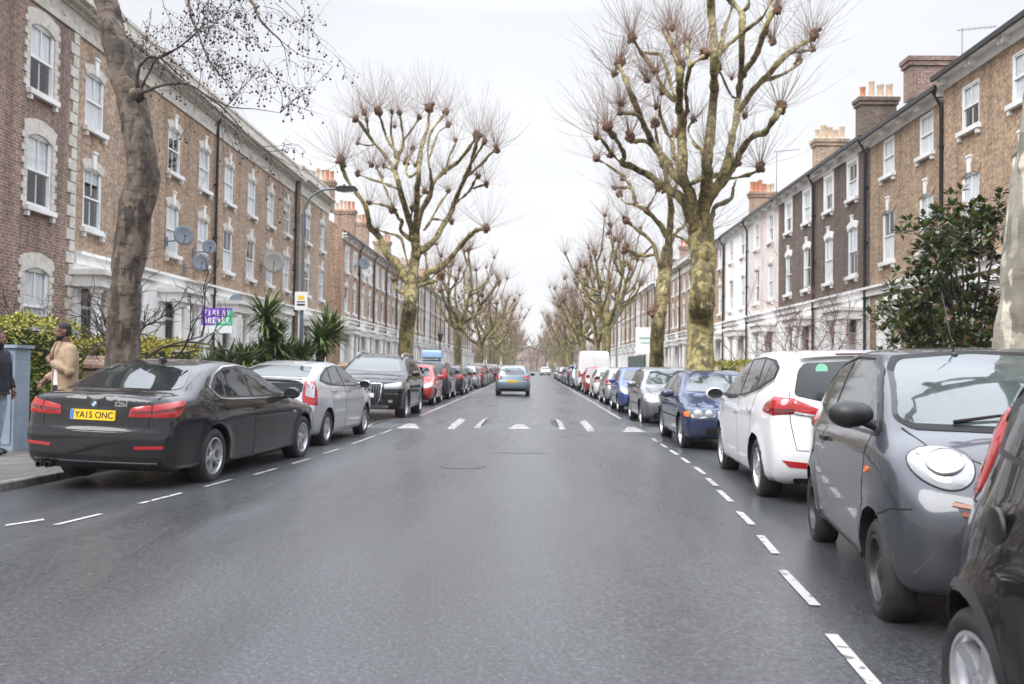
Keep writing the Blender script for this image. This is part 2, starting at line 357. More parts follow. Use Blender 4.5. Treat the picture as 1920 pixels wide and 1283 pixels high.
# speed cushions
M['worn'] = noisy('cushion_paint', (.12, .118, .11), (.40, .39, .36), 6, .45, lo=.36, hi=.62)
def cushion(xc, y0, lab, hw=1.0, L=3.6):
    r = empty('speed_cushion', (xc, y0, camber(xc - cx(y0)) - .004)); tag(r, lab, 'speed cushion', 'speed cushions across the road')
    h = .075; rx, ry = .28, .7
    m = MB(); vs = []
    for (a, b, z) in ((-hw, 0, 0), (hw, 0, 0), (hw, L, 0), (-hw, L, 0), (-hw + rx, ry, h), (hw - rx, ry, h), (hw - rx, L - ry, h), (-hw + rx, L - ry, h)): vs.append((a, b, z))
    m.add(vs, [(0, 1, 5, 4), (1, 2, 6, 5), (2, 3, 7, 6), (3, 0, 4, 7), (4, 5, 6, 7)]); m.build('hump', M['asphalt'], r)
    tri = MB(); tri.add([(-.27, .05, .010), (.27, .05, .010), (.07, ry, h + .006), (-.07, ry, h + .006)], [(0, 1, 2, 3)]); tri.build('triangle_marking', M['worn'], r)
    for s in (-1, 1):
        d = MB(); d.add([(s * (hw + .03), .03, .012), (s * (hw - rx * .42), .03, .012), (s * (hw - rx * .42), ry, .058), (s * (hw - rx * .42), L * .97, .06), (s * (hw + .03), L * .97, .012), (s * (hw + .03), ry, .012)][::s], [(0, 1, 2, 5), (5, 2, 3, 4)])
        d.build('edge_marking', M['worn'], r)
cushion(-.28, 20.5, 'middle speed cushion with white triangle marking in the centre of the road')
cushion(-2.75, 20.3, 'speed cushion with white triangle beside the silver hatchback')
cushion(2.25, 20.3, 'speed cushion beside the dark blue hatchback with round headlamps')
# an old trench repair and an iron cover in the road
mark('tarmac_patch', [[(-.62, 14.8), (.25, 14.9), (.22, 16.0), (-.6, 15.9)]], M['patch'], 'dark rectangular tarmac repair in the middle of the road', 'road repair', z=.004)
mc = MB(); mc.lathe([(0, .01), (.30, .01), (.33, .004)], 28, c=(-.95, 12.8, camber(.4))); tag(mc.build('manhole_cover', noisy('cast_iron', (.02, .02, .02), (.06, .058, .055), 30, .5)), 'round dark iron manhole cover set in the road', 'manhole cover')
# ---------------------------------------------------------------- cars
def pchip(tab, n=400):
    x = np.array([p[0] for p in tab], float); y = np.array([p[1] for p in tab], float)
    o = np.argsort(x); x, y = x[o], y[o]; h = np.diff(x); d = np.diff(y) / h; m = np.zeros(len(x)); m[0], m[-1] = d[0], d[-1]
    for i in range(1, len(x) - 1):
        m[i] = 0 if d[i - 1] * d[i] <= 0 else 2 * d[i - 1] * d[i] / (d[i - 1] + d[i])
    X = np.linspace(x[0], x[-1], n); k = np.clip(np.searchsorted(x, X, 'right') - 1, 0, len(h) - 1)
    t = (X - x[k]) / h[k]
    Y = (1 + 2 * t) * (1 - t) ** 2 * y[k] + t * (1 - t) ** 2 * h[k] * m[k] + t * t * (3 - 2 * t) * y[k + 1] + t * t * (t - 1) * h[k] * m[k + 1]
    return lambda q: np.interp(q, X, Y)
def chaikin(P, it=2):
    P = np.array(P, float)
    for _ in range(it):
        Q = np.roll(P, -1, 0); P = np.stack([P * .78 + Q * .22, P * .22 + Q * .78], 1).reshape(-1, 2)
    return P
def sdf(P, x, z):
    d = np.full(x.shape, 1e9); s = np.ones(x.shape)
    for i in range(len(P)):
        a, b = P[i], P[i - 1]; e = b - a; wx, wz = x - a[0], z - a[1]
        t = np.clip((wx * e[0] + wz * e[1]) / (e @ e + 1e-12), 0, 1); d = np.minimum(d, (wx - e[0] * t) ** 2 + (wz - e[1] * t) ** 2)
        c1 = z >= a[1]; c2 = z < b[1]; c3 = e[0] * wz > e[1] * wx
        s = np.where((c1 & c2 & c3) | (~c1 & ~c2 & ~c3), -s, s)
    return s * np.sqrt(d)

class Car:
    def __init__(s, prof, L, W, H, axles, rw, sect, plan=None, k=.11, bowf=.16, bowr=.09, crown=.035, flare=.018, spine=.58, swage=None):
        s.L, s.W, s.H, s.ax, s.rw = L, W, H, axles, rw; s.k, s.bf, s.br, s.cr, s.fl = k, bowf, bowr, crown, flare; s.sp = spine; s.sw = swage
        P = chaikin(prof); s.gx = np.arange(-L / 2 - .35, L / 2 + .36, .0125); s.gz = np.arange(0, H + .35, .0125)
        X, Z = np.meshgrid(s.gx, s.gz, indexing='ij'); s.G = sdf(P, X.ravel(), Z.ravel()).reshape(X.shape)
        s.sect = pchip(sect); s.plan = pchip(plan or [(-L / 2, .93), (-L / 2 + .5, .985), (-L / 2 + 1.1, 1), (L / 2 - 1.1, 1), (L / 2 - .5, .975), (L / 2, .90)])
    def d1(s, x, z):
        u = np.clip((x - s.gx[0]) / .0125, 0, len(s.gx) - 1.001); v = np.clip((z - s.gz[0]) / .0125, 0, len(s.gz) - 1.001)
        i = u.astype(int); j = v.astype(int); a = u - i; b = v - j; G = s.G
        return (G[i, j] * (1 - a) * (1 - b) + G[i + 1, j] * a * (1 - b) + G[i, j + 1] * (1 - a) * b + G[i + 1, j + 1] * a * b)
    def f(s, p):
        x, y, z = p[..., 0], p[..., 1], p[..., 2]
        hw = s.W / 2 * s.plan(x) * s.sect(z)
        if s.sw:
            for z0, amp, wd in s.sw: hw = hw + amp * np.exp(-((z - z0) / wd) ** 2)
        for a in s.ax:
            r = np.hypot(x - a, z - s.rw); hw = hw + s.fl * np.exp(-((r - s.rw - .06) / .055) ** 2) * (z < 2.6 * s.rw)
        q = (y / (s.W / 2)) ** 2; bw = np.where(x > 0, s.bf, s.br)
        d1 = s.d1(x * (1 + 0) + np.sign(x) * bw * q * np.clip(np.abs(x) / (s.L / 2), 0, 1) ** 3, z + s.cr * q * np.clip((z - .5) * 2, 0, 1)); d2 = np.abs(y) - hw
        h = np.clip(s.k - np.abs(d1 - d2), 0, None) / s.k
        return np.maximum(d1, d2) + h * h * s.k * .25
    def bis(s, a, d, lo, hi, n=20):
        lo = np.full(len(a), float(lo)) if np.isscalar(lo) else lo; hi = np.full(len(a), float(hi)) if np.isscalar(hi) else hi
        for _ in range(n):      # lo is inside, hi outside
            m = (lo + hi) / 2; ins = s.f(a + d * m[:, None]) < 0; lo = np.where(ins, m, lo); hi = np.where(ins, hi, m)
        return a + d * ((lo + hi) / 2)[:, None]
    def body(s, nl=96, nc=26, na=72):
        a = s.L / 2 - .62; O = []; D = []
        ang = np.linspace(0, 2 * np.pi, na, endpoint=False)
        rows = [(-a, -t) for t in np.linspace(np.pi / 2, 0, nc)] + [(q, 0) for q in np.linspace(-a, a, nl)[1:-1]] + [(a, t) for t in np.linspace(0, np.pi / 2, nc)]
        for q, t in rows:
            c = max(math.cos(t), 1e-3); sx = math.sin(t)
            d = np.stack([np.full(na, sx), np.sin(ang) * c, np.cos(ang) * c], 1); O.append(np.tile([q, 0, s.sp], (na, 1))); D.append(d)
        O = np.concatenate(O); D = np.concatenate(D)
        P = s.bis(O, D, 0., 3.2, 24); n = len(rows)
        fs = [(i * na + j, (i + 1) * na + j, (i + 1) * na + (j + 1) % na, i * na + (j + 1) % na) for i in range(n - 1) for j in range(na)]
        fs += [tuple(range(na)), tuple((n - 1) * na + j for j in range(na))[::-1]]
        return P, fs
    def proj(s, pts, out, T=90):
        pts = np.array(pts, float); o = np.array(out, float); o /= np.linalg.norm(o)
        R0 = 2.9; base = pts - (pts @ o)[:, None] * o
        ts = np.linspace(R0, -.2, T); F = s.f(base[:, None, :] + ts[None, :, None] * o)
        idx = np.argmax(F < 0, 1); idx = np.where((F < 0).any(1), idx, T - 1); hi = ts[np.maximum(idx - 1, 0)]; lo = ts[idx]
        return s.bis(base, np.tile(o, (len(pts), 1)), lo, hi, 16)
    def nrm(s, P):
        e = 2e-2; g = np.stack([s.f(P + np.eye(3)[i] * e) - s.f(P - np.eye(3)[i] * e) for i in range(3)], 1)
        return g / (np.linalg.norm(g, axis=1)[:, None] + 1e-9)

def rounded(poly, r=.03, n=4):
    poly = [p for i, p in enumerate(poly) if i == 0 or tuple(p) != tuple(poly[i - 1])]
    if tuple(poly[0]) == tuple(poly[-1]): poly = poly[:-1]
    out = []; k = len(poly)
    for i in range(k):
        p = np.array(poly[i][:3] if len(poly[i]) > 2 and not isinstance(poly[i][-1], str) else poly[i], float)
        a = np.array(poly[i - 1], float) - p; b = np.array(poly[(i + 1) % k], float) - p
        la, lb = np.linalg.norm(a), np.linalg.norm(b); q = min(r, la * .45, lb * .45)
        pa, pb = p + a / la * q, p + b / lb * q
        for j in range(n + 1):
            t = j / n; out.append((1 - t) ** 2 * pa + 2 * t * (1 - t) * p + t * t * pb)
    return out
FR = {'R': ((0, -1, 0), lambda a, b: (a, -.8, b)), 'L': ((0, 1, 0), lambda a, b: (a, .8, b)), 'F': ((1, 0, 0), lambda a, b: (2, a, b)), 'B': ((-1, 0, 0), lambda a, b: (-2, a, b)), 'T': ((0, 0, 1), lambda a, b: (a, b, 1))}
def flatten(car, poly, kind):
    if isinstance(kind, str):
        out, fn = FR[kind]; pts = [fn(*p) for p in poly]
    else: out = kind; pts = poly
    o = Vector(out).normalized(); u = o.orthogonal().normalized() if abs(o.z) > .9 else Vector((0, 0, 1)).cross(o).normalized(); v = o.cross(u)
    return o, u, v, [(Vector(p).dot(u), Vector(p).dot(v)) for p in pts]
def samp(loop, step, closed=True):
    out = []; k = len(loop)
    for i in range(k if closed else k - 1):
        a, b = np.array(loop[i], float), np.array(loop[(i + 1) % k], float); n = max(1, int(np.linalg.norm(b - a) / step))
        out += [a + (b - a) * j / n for j in range(n)]
    return out if closed else out + [np.array(loop[-1], float)]
def inside(q, L):
    x, y = q; c = False; j = len(L) - 1
    for i in range(len(L)):
        if (L[i][1] > y) != (L[j][1] > y) and x < (L[j][0] - L[i][0]) * (y - L[i][1]) / (L[j][1] - L[i][1]) + L[i][0]: c = not c
        j = i
    return c
def patch(car, poly, kind, off=.004, grid=.06, r=.03, arch=False, bulge=0):
    o, u, v, p2 = flatten(car, poly, kind)
    L = samp(rounded(p2, r) if r else p2, grid)
    if arch:
        K = []
        for q in L:
            p3 = u * q[0] + v * q[1]
            for a in car.ax:
                dx, dz = p3.x - a, p3.z - car.rw; d = math.hypot(dx, dz); rr = car.rw + .075
                if d < rr: q = q + np.array([u.x, v.x]) * (dx / d * (rr - d)) + np.array([u.z, v.z]) * (dz / d * (rr - d))
            K.append(q)
        L = K
    L = [tuple(q) for q in L]; xs = [q[0] for q in L]; ys = [q[1] for q in L]; I = []
    x = min(xs) + grid / 2
    while x < max(xs):
        y = min(ys) + grid / 2
        while y < max(ys):
            if inside((x, y), L) and min((x - q[0]) ** 2 + (y - q[1]) ** 2 for q in L) > (grid * .45) ** 2: I.append((x, y))
            y += grid
        x += grid
    vs, _, fs, _, _, _ = geometry.delaunay_2d_cdt([Vector(q) for q in L + I], [], [list(range(len(L)))], 1, 1e-5)
    P = np.array([list(u * q.x + v * q.y) for q in vs]); S = car.proj(P, o); N = car.nrm(S)
    ofs = np.full(len(S), off)
    if bulge:
        B = np.array(L); dm = np.array([np.min(np.hypot(B[:, 0] - q.x, B[:, 1] - q.y)) for q in vs]); mx = dm.max() + 1e-9
        ofs = off + bulge * np.clip(1 - (1 - np.clip(dm / mx, 0, 1)) ** 2, 0, 1) ** .72
    Q = S + N * ofs[:, None]; F = [tuple(f) for f in fs]
    # consistent outward winding
    F2 = []
    for f in F:
        n = np.cross(Q[f[1]] - Q[f[0]], Q[f[2]] - Q[f[0]]); F2.append(f if n @ np.array(o) > 0 else f[::-1])
    ed = {}
    for f in F2:
        for i in range(len(f)):
            a, b = f[i], f[(i + 1) % len(f)]
            if (b, a) in ed: del ed[(b, a)]
            else: ed[(a, b)] = 1
    V = [tuple(q) for q in Q]
    for a, b in ed:
        i = len(V); lo = -N * (off + .006)
        V += [tuple(Q[a]), tuple(Q[b]), tuple(S[b] - N[b] * .006), tuple(S[a] - N[a] * .006)]; F2.append((i + 1, i, i + 3, i + 2))
    m = MB(); m.v = V; m.f = F2; m.m = [0] * len(F2); return m
def dome(car, poly, out, off, bulge, n=9):
    """a lens on the body, built of shrinking rings, raised in the middle"""
    o = np.array(Vector(out).normalized()); B = np.array(poly, float); c = B.mean(0); k = len(B); P = [c + (B - c) * (1 - i / n) for i in range(n)] + [c[None]]; s = np.concatenate([np.full(len(q), 1 - i / n) for i, q in enumerate(P)])
    S = car.proj(np.concatenate(P), o); N = car.nrm(S); Q = S + N * (off + bulge * (1 - s ** 2) ** .8)[:, None]; F = [(i * k + j, i * k + (j + 1) % k, (i + 1) * k + (j + 1) % k, (i + 1) * k + j) for i in range(n - 1) for j in range(k)] + [((n - 1) * k + j, (n - 1) * k + (j + 1) % k, n * k) for j in range(k)]
    b = len(Q); V = [tuple(q) for q in Q] + [tuple(q) for q in S[:k] - N[:k] * .006] + [tuple(q) for q in Q[:k]]; F += [(b + j, b + (j + 1) % k, b + k + (j + 1) % k, b + k + j) for j in range(k)]
    if np.cross(Q[F[0][1]] - Q[F[0][0]], Q[F[0][3]] - Q[F[0][0]]) @ o < 0: F = [f[::-1] for f in F]
    m = MB(); m.v = V; m.f = F; m.m = [0] * len(F); return m
def strip(car, line, kind, wd=.012, off=.003, closed=False, arch=False):
    o, u, v, p2 = flatten(car, line, kind); L = samp(p2, .05, closed)
    if arch:
        K = []
        for q in L:
            p3 = u * q[0] + v * q[1]
            for a in car.ax:
                dx, dz = p3.x - a, p3.z - car.rw; d = math.hypot(dx, dz); rr = car.rw + .075
                if d < rr: q = q + np.array([u.x, v.x]) * (dx / d * (rr - d)) + np.array([u.z, v.z]) * (dz / d * (rr - d))
            K.append(q)
        L = K
    k = len(L); P = []
    for i in range(k):
        a = L[i - 1] if (closed or i > 0) else L[i]; b = L[(i + 1) % k] if (closed or i < k - 1) else L[i]
        t = b - a; t = t / (np.linalg.norm(t) + 1e-9); n = np.array([-t[1], t[0]]) * wd / 2
        for q in (L[i] + n, L[i] - n): P.append(list(u * q[0] + v * q[1]))
    S = car.proj(np.array(P), o); N = car.nrm(S); Q = S + N * off; B = S - N * .004
    V = [tuple(q) for q in Q] + [tuple(q) for q in B]; F = []; n2 = len(Q)
    for i in range(k if closed else k - 1):
        a, b = 2 * i, 2 * ((i + 1) % k); F += [(a, a + 1, b + 1, b), (a, b, b + n2, a + n2), (a + 1, a + 1 + n2, b + 1 + n2, b + 1)]
    m = MB(); m.v = V; m.f = F; m.m = [0] * len(F); return m

WCACHE = {}
def wheel_meshes(rw, wd, rr, style):
    key = (rw, wd, rr, style)
    if key in WCACHE: return WCACHE[key]
    h = wd / 2; t = MB()   # outer side at y = +h
    t.lathe([(rr - .004, h - .03), (rr, h - .012), (rr + .012, h - .003), ((rr + rw) / 2, h + .006), (rw - .03, h - .004), (rw - .008, h - .022), (rw, h - .05), (rw, -h + .04), (rw - .02, -h), (rr, -h)], 40, 'y')
    tyre = t.mesh('tyre', M['rubber'], angle=50)
    m = MB(); m.lathe([(rr - .004, h - .03), (rr + .002, h - .006), (rr - .016, h - .003), (rr - .024, h - .02), (rr - .03, -h * .3)], 40, 'y')
    m.mi = 1; m.lathe([(rr - .025, -h * .25), (.001, -h * .25)], 24, 'y'); m.lathe([(rr * .72, -.02), (rr * .72, -.035), (.05, -.035)], 24, 'y'); m.mi = 0
    yo = h - .02
    if style == 'steel':
        m.lathe([(rr - .024, h - .03), (rr * .8, h - .06), (rr * .62, h - .035), (rr * .42, h - .05), (.06, h - .03), (.04, h - .015), (.001, h - .012)], 32, 'y')
        m.mi = 1
        for i in range(8):
            a = i * math.pi / 4; c, s_ = math.cos(a), math.sin(a); q = rr * .73
            m.lathe([(.022, h - .042), (.001, h - .04)], 10, 'y', (q * c, 0, q * s_))
        mats = [M['steel'], M['gap']]
    else:
        n = int(style[1:]); dbl = style[0] == 'd'
        m.lathe([(.075, -.02), (.07, yo - .02), (.052, yo - .004), (.03, yo), (.001, yo)], 24, 'y')
        for i in range(n):
            for q in ((-.085, .085) if dbl else (0,)):
                a = 2 * math.pi * i / n; a1 = a + q * .6; a2 = a + q * 1.9
                w0, w1 = (.018, .014) if dbl else (.05 * 5 / n, .04 * 5 / n)
                vs = []
                for rad, an, ww, y0, y1 in ((.05, a1, w0, yo - .045, yo - .008), (rr * .55, (a1 + a2) / 2, (w0 + w1) / 2, yo - .05, yo - .012), (rr - .02, a2, w1, yo - .04, yo + .004)):
                    ca, sa = math.cos(an), math.sin(an)
                    for sx, yy in ((-1, y0), (1, y0), (.75, y1), (-.75, y1)): vs.append((rad * ca - sa * ww * sx, yy, rad * sa + ca * ww * sx))
                m.add(vs, [(4 * k + j, 4 * k + (j + 1) % 4, 4 * k + 4 + (j + 1) % 4, 4 * k + 4 + j) for k in range(2) for j in range(4)])
        m.mi = 1
        for i in range(5):
            a = i * 2 * math.pi / 5 + .3; m.lathe([(.009, yo - .005), (.001, yo - .004)], 8, 'y', (.048 * math.cos(a), 0, .048 * math.sin(a)))
        mats = [M['alloy'], M['gap']]
    rim = m.mesh('rim', mats, angle=40); WCACHE[key] = (tyre, rim); return tyre, rim

def make_car(name, S, pm, detail=2):
    """S: the kind of car as numbers; pm: its paint"""
    car = Car(S['prof'], S['L'], S['W'], S['H'], S['ax'], S['rw'], S['sect'], S.get('plan'), **S.get('kw', {}))
    root = empty(name)
    P, fs = car.body(*((110, 30, 84) if detail == 2 else (60, 16, 52)))
    me = bpy.data.meshes.new('body'); me.from_pydata([tuple(p) for p in P], [], fs); me.materials.append(pm); me.materials.append(M['gap'])
    ob = inst('body', me); cut = MB(); ra = S['rw'] + .05
    for a in S['ax']:
        for sd in (-1, 1):
            prof = [(0, 0), (ra, 0), (ra, 1), (0, 1)]; n = 48; c = MB(); y0, y1 = sorted((sd * (S['W'] / 2 - .34), sd * (S['W'] / 2 + .3)))
            vs = [(a + ra * math.cos(2 * math.pi * i / n), y, S['rw'] + .01 + ra * math.sin(2 * math.pi * i / n)) for y in (y0, y1) for i in range(n)]
            cut.add(vs, [tuple(range(n)), tuple(range(n, 2 * n))[::-1]] + [(i, n + i, n + (i + 1) % n, (i + 1) % n) for i in range(n)])
    co = cut.build('cutter', M['gap'])
    for o in (ob, co):
        b = bmesh.new(); b.from_mesh(o.data); bmesh.ops.recalc_face_normals(b, faces=b.faces); b.to_mesh(o.data); b.free()
    md = ob.modifiers.new('cut', 'BOOLEAN'); md.object = co; md.operation = 'DIFFERENCE'; md.solver = 'EXACT'
    dg = bpy.context.evaluated_depsgraph_get(); nm = bpy.data.meshes.new_from_object(ob.evaluated_get(dg)); nm.name = 'body'
    ob.modifiers.clear(); ob.data = nm; bpy.data.objects.remove(co); bpy.data.meshes.remove(me)
    if len(nm.materials) < 2: nm.materials.append(M['gap'])
    for p in nm.polygons:
        c = p.center; p.use_smooth = True; p.material_index = 0
        for a in S['ax']:
            if math.hypot(c.x - a, c.z - S['rw'] - .01) < ra + .002: p.material_index = 1
        if p.normal.z < -.9 and c.z < .24: p.material_index = 1
    nm.set_sharp_from_angle(angle=R_(38)); ob.parent = root
    def pt(nm_, poly, kind, mat, off=.004, grid=.06, r=.03, par=None, arch=False, bulge=0, mir=True):
        res = []
        ks = [(poly, kind)]
        if mir:
            if kind == 'R': ks.append((poly, 'L'))
            elif not isinstance(kind, str): ks.append(([(x, -y, z) for x, y, z in poly], (kind[0], -kind[1], kind[2])))
        for pl, kd in ks: res.append(patch(car, pl, kd, off, grid, r, arch, bulge).build(nm_, mat, par or root, angle=40))
        return res
    def stp(nm_, line, kind, mat, wd=.012, off=.003, par=None, closed=False, arch=False, mir=True):
        res = []
        ks = [(line, kind)]
        if mir:
            if kind == 'R': ks.append((line, 'L'))
            elif not isinstance(kind, str): ks.append(([(x, -y, z) for x, y, z in line], (kind[0], -kind[1], kind[2])))
        for pl, kd in ks: res.append(strip(car, pl, kd, wd, off, closed, arch).build(nm_, mat, par or root, angle=40))
        return res
    def spot(p, out):
        q = car.proj([p], out)[0]; return Vector(q), Vector(car.nrm(np.array([q]))[0])
    sy = lambda half: half + [(-a, b) for a, b in half[::-1] if abs(a) > 1e-6]     # mirror a half outline across the centre line
    pt('windscreen', sy(S['ws']), 'F', S.get('wsm', M['glass']), .005, .09, .05)
    if S.get('rwin'): pt('rear_window', sy(S['rwin']), 'B', S.get('rwm', M['glass']), .005, .09, .05)
    if 'dlo' in S: pt('window_surround', S['dlo'], 'R', M['black'], .003, .08, .04)
    for wpoly in S['win']: pt('side_window', wpoly, 'R', S.get('swm', M['glass']), .0065, .08, .02)
    if 'chrome' in S: stp('window_trim', S['chrome'], 'R', M['chrome'], .016, .008, closed=False)
    hz = S.get('handles', [])
    for i, dp in enumerate(S['doors']):
        for d in pt('door', dp, 'R', pm, .0022, .07, .05, arch=True):
            pass
        ds = [o for o in root.children if o.name.split('.')[0] == 'door'][-2:]
        for d, kd in zip(ds, 'RL'):
            strip(car, rounded(dp, .05), kd, .013, .0012, True, True).build('door_gap', M['gap'], d)
            if i < len(hz):
                hx, hzz = hz[i]; q, n = spot((hx, -.8 if kd == 'R' else .8, hzz), FR[kd][0])
                h = MB(); h.box(-.10, .10, -.016, .016, .012, .034); h.box(-.10, -.07, -.012, .012, -.01, .02); h.box(.07, .10, -.012, .012, -.01, .02)
                hm = h.build('handle', S.get('hm', pm), d, angle=30); hm.matrix_local = basis(q, (-1, 0, 0) if kd == 'L' else (1, 0, 0), (0, 0, 1)) 
    for line, kind in S.get('seams', []): stp('panel_gap', line, kind, M['gap'], .008, .0012, mir=not (kind in 'FBT' if isinstance(kind, str) else False))
    for nm_, poly, kind, mat, *rest in S.get('extra', []):
        k = rest[0] if rest else {}
        if 'dome' in k:
            for sg in (1, -1): dome(car, [(x, y * sg, z) for x, y, z in poly], (kind[0], kind[1] * sg, kind[2]), k['off'], k['dome']).build(nm_, M[mat], root, smooth=True)
            continue
        pt(nm_, poly, kind, M[mat] if isinstance(mat, str) else mat, **k)
    for nm_, line, kind, mat, wd, off in S.get('strips', []): stp(nm_, line, kind, M[mat], wd, off, mir=not (isinstance(kind, str) and kind in 'FBT'))
    # wheels
    ty, ri = wheel_meshes(S['rw'], S.get('ww', .205), S['rr'], S['rim'])
    for a in S['ax']:
        for sd in (-1, 1):
            wh = empty('wheel', (a, sd * (S['W'] / 2 - .015 - S.get('ww', .205) / 2), S['rw']), math.pi if sd < 0 else 0, root)
            inst('tyre', ty, wh); inst('rim', ri, wh, rot=(0, rng.uniform(0, 6), 0))
    # door mirrors
    mx, my, mz = S['mirror']
    for sd in (-1, 1):
        m = MB(); m.ball((0, 0, 0), 1, 14, 10, sc=(.085, .125, .085) if not S.get('bigmirror') else (.085, .135, .085))
        vs = [(x if x > -.045 else -.045 - .1 * (x + .045) * 0, y, z * (1.0 if y * sd > 0 else .92)) for x, y, z in m.v]; m.v = vs
        m.tube([(0, -sd * .06, -.03), (-.01, -sd * .14, -.07), (-.01, -sd * .2, -.10)], [.035, .03, .03], 8)
        mo = m.build('door_mirror', S.get('mm', pm), root, angle=50, loc=(mx, sd * my, mz), rot=(0, 0, sd * .12))
        gl = MB(); gl.prism([(.105 * math.cos(t) , .068 * math.sin(t)) for t in np.linspace(0, 2 * math.pi, 20, endpoint=False)], (-.0465, 0, 0), (0, 1, 0), (0, 0, 1), (-1, 0, 0), 0, .004)
        gl.build('mirror_glass', M['glass'], mo)
    # number plates
    for end in ('rear', 'front'):
        if end not in S.get('plates', {}): continue
        z, dx = S['plates'][end]; sg = -1 if end == 'rear' else 1; q, n = spot((sg * 2, 0, z), (sg, 0, 0))
        b = MB(); b.prism(rounded([(-.26, -.056), (.26, -.056), (.26, .056), (-.26, .056)], .012, 3), (0, 0, 0), (1, 0, 0), (0, 1, 0), (0, 0, 1), -.02, .006)
        pl = b.build('number_plate', M['yellow'] if end == 'rear' else M['whitep'], root)
        pl.matrix_local = basis(q + Vector((sg * dx, 0, 0)), (0, sg, 0), (-.06 * sg, 0, 1))
        if S.get('plate_text') and end in S['plate_text']:
            tx = inst('plate_lettering', text_mesh(S['plate_text'][end], .098, M['ink'], .0008, .0012), pl, (.018, -.004, .0075), scale=(.94, 1, 1))
            bb = MB(); bb.box(-.257, -.217, -.053, .053, .006, .0072); bb.build('blue_band', M['bluep'], pl)
    if S.get('tail'): S['tail'](root, car, pt, stp, spot)
    return root

def retint(root, old, new):
    for o in tree(root):
        if o.type == 'MESH':
            for sl in o.material_slots:
                if sl.material == old: sl.link = 'OBJECT'; sl.material = new
def wheels_at(root, S, fp, rp, side, label, cat='car', group='cars parked along the street', dz=0):
    """stand the car so that its road-side wheels touch the road at two measured ground points (front, rear)"""
    f, r = Vector(fp), Vector(rp); d = (f - r).normalized(); mid = (f + r) / 2; n = Vector((-d.y, d.x)) * (1 if side == 'R' else -1)
    c = mid - d * (S['ax'][0] + S['ax'][1]) / 2 + n * (S['W'] / 2 - .04)
    a = math.atan2(d.y, d.x); root.location = (c.x, c.y, camber(c.x - cx(c.y)) + dz)
    t = c.x - cx(c.y); slope = -.15 * t / HW ** 2 * math.cos(a - math.pi / 2)   # lean with the road's camber
    root.rotation_euler = (-slope * -1, 0, a); tag(root, label, cat, group); return root
def place(root, x, y, rz, label, cat='car', group='cars parked along the street'):
    root.location = (x, y, camber(x - cx(y))); root.rotation_euler = (0, 0, rz); tag(root, label, cat, group); return root
sy = lambda half: half + [(-a, b) for a, b in half[::-1] if abs(a) > 1e-6]
SECT = [(0, .90), (.18, .93), (.32, .972), (.52, .995), (.68, 1.0), (.82, .985), (.94, .955), (1.03, .91), (1.2, .815), (1.4, .70), (1.6, .60)]
def sect(belt, top, roof=.70, shoulder=.955): return [(0, .90), (.18, .93), (.32, .972), (.52, .995), (belt - .28, 1.0), (belt - .12, .985), (belt - .02, shoulder), (belt + .06, shoulder - .045), ((belt + top) / 2, (shoulder + roof) / 2 - .01), (top, roof), (top + .2, roof - .08)]
P_ = {}
P_['graphite'] = paint('graphite_paint', (.008, .0082, .010), 0, .3, .09, .15)
P_['silver'] = paint('silver_paint', (.50, .515, .53), .55, .32)
P_['black'] = paint('black_paint', (.005, .005, .006), 0, .3, .1, .15)
P_['darkgrey'] = paint('dark_grey_paint', (.012, .0125, .015), 0, .3, .2, .2)
P_['white'] = paint('white_paint', (.74, .74, .745), 0, .35, .2)
P_['grey'] = paint('mid_grey_paint', (.048, .053, .064), .35, .33, .15, .3)
P_['greysilver'] = paint('grey_silver_paint', (.20, .205, .22), .55, .33)
P_['navy'] = paint('navy_paint', (.009, .024, .085), .2, .3, .2, .3)
P_['blue'] = paint('blue_paint', (.03, .075, .28), .35, .3)
P_['red'] = paint('red_paint', (.50, .022, .02), .05, .3)
P_['steelblue'] = paint('steel_blue_paint', (.22, .29, .33), .5, .33)
P_['maroon'] = paint('maroon_paint', (.16, .012, .02), .3, .3)
P_['slate'] = paint('blue_black_paint', (.012, .017, .027), .1, .3, .2, .3)

def glyph(root, name, q, n, up, parts):
    """small raised emblem: parts = [(mesh builder, material)] in a frame whose z looks out of the surface"""
    u = Vector(up).cross(n).normalized(); X = basis(q, u, Vector(up)); first = None
    for mb, mt in parts:
        o = mb.build(name if first is None else 'inlay', mt, root if first is None else first, angle=40)
        if first is None: o.matrix_local = X; first = o
def ring(r, w, z0=0, z1=.004, n=28):
    m = MB(); m.lathe([(r - w, z0), (r - w, z1), (r, z1), (r, z0)], n); return m
def sector(r, a0, a1, z):
    m = MB(); vs = [(0, 0, z)] + [(r * math.cos(R_(a0 + (a1 - a0) * i / 8)), r * math.sin(R_(a0 + (a1 - a0) * i / 8)), z) for i in range(9)]
    m.add(vs, [(0, i, i + 1) for i in range(1, 9)]); return m
def roundel(root, q, n, r=.041):
    d = MB(); d.lathe([(r * 1.0, 0), (r, .006), (r * .9, .008), (r * .62, .008), (.0005, .008)], 28)
    ps = [(d, M['ink']), (ring(r, .003, .004, .0095), M['chrome'])]
    ps += [(sector(r * .62, a, a + 90, .0092), M['bluep'] if i % 2 else M['whitep']) for i, a in enumerate((0, 90, 180, 270))]
    glyph(root, 'badge', q, n, (0, 0, 1), ps)
def lettering(root, txt, p, n, size, mat, name='model_lettering'):
    u = Vector((0, 0, 1)).cross(n).normalized(); o = inst(name, text_mesh(txt, size, mat, .001, .002), root); o.matrix_local = basis(p + n * .004, u, (0, 0, 1)); return o

M['orange_dim'] = plain('amber_bulb', (.45, .30, .20), .2, 0, 1)
M['orange_slat'] = plain('orange_slat', (.42, .12, .035), .25, 0, 1); M['lens_grey'] = plain('grey_lamp_lens', (.30, .31, .32), .08, .2, 1)  # orange reflection of number plates painted into the grille slat colour
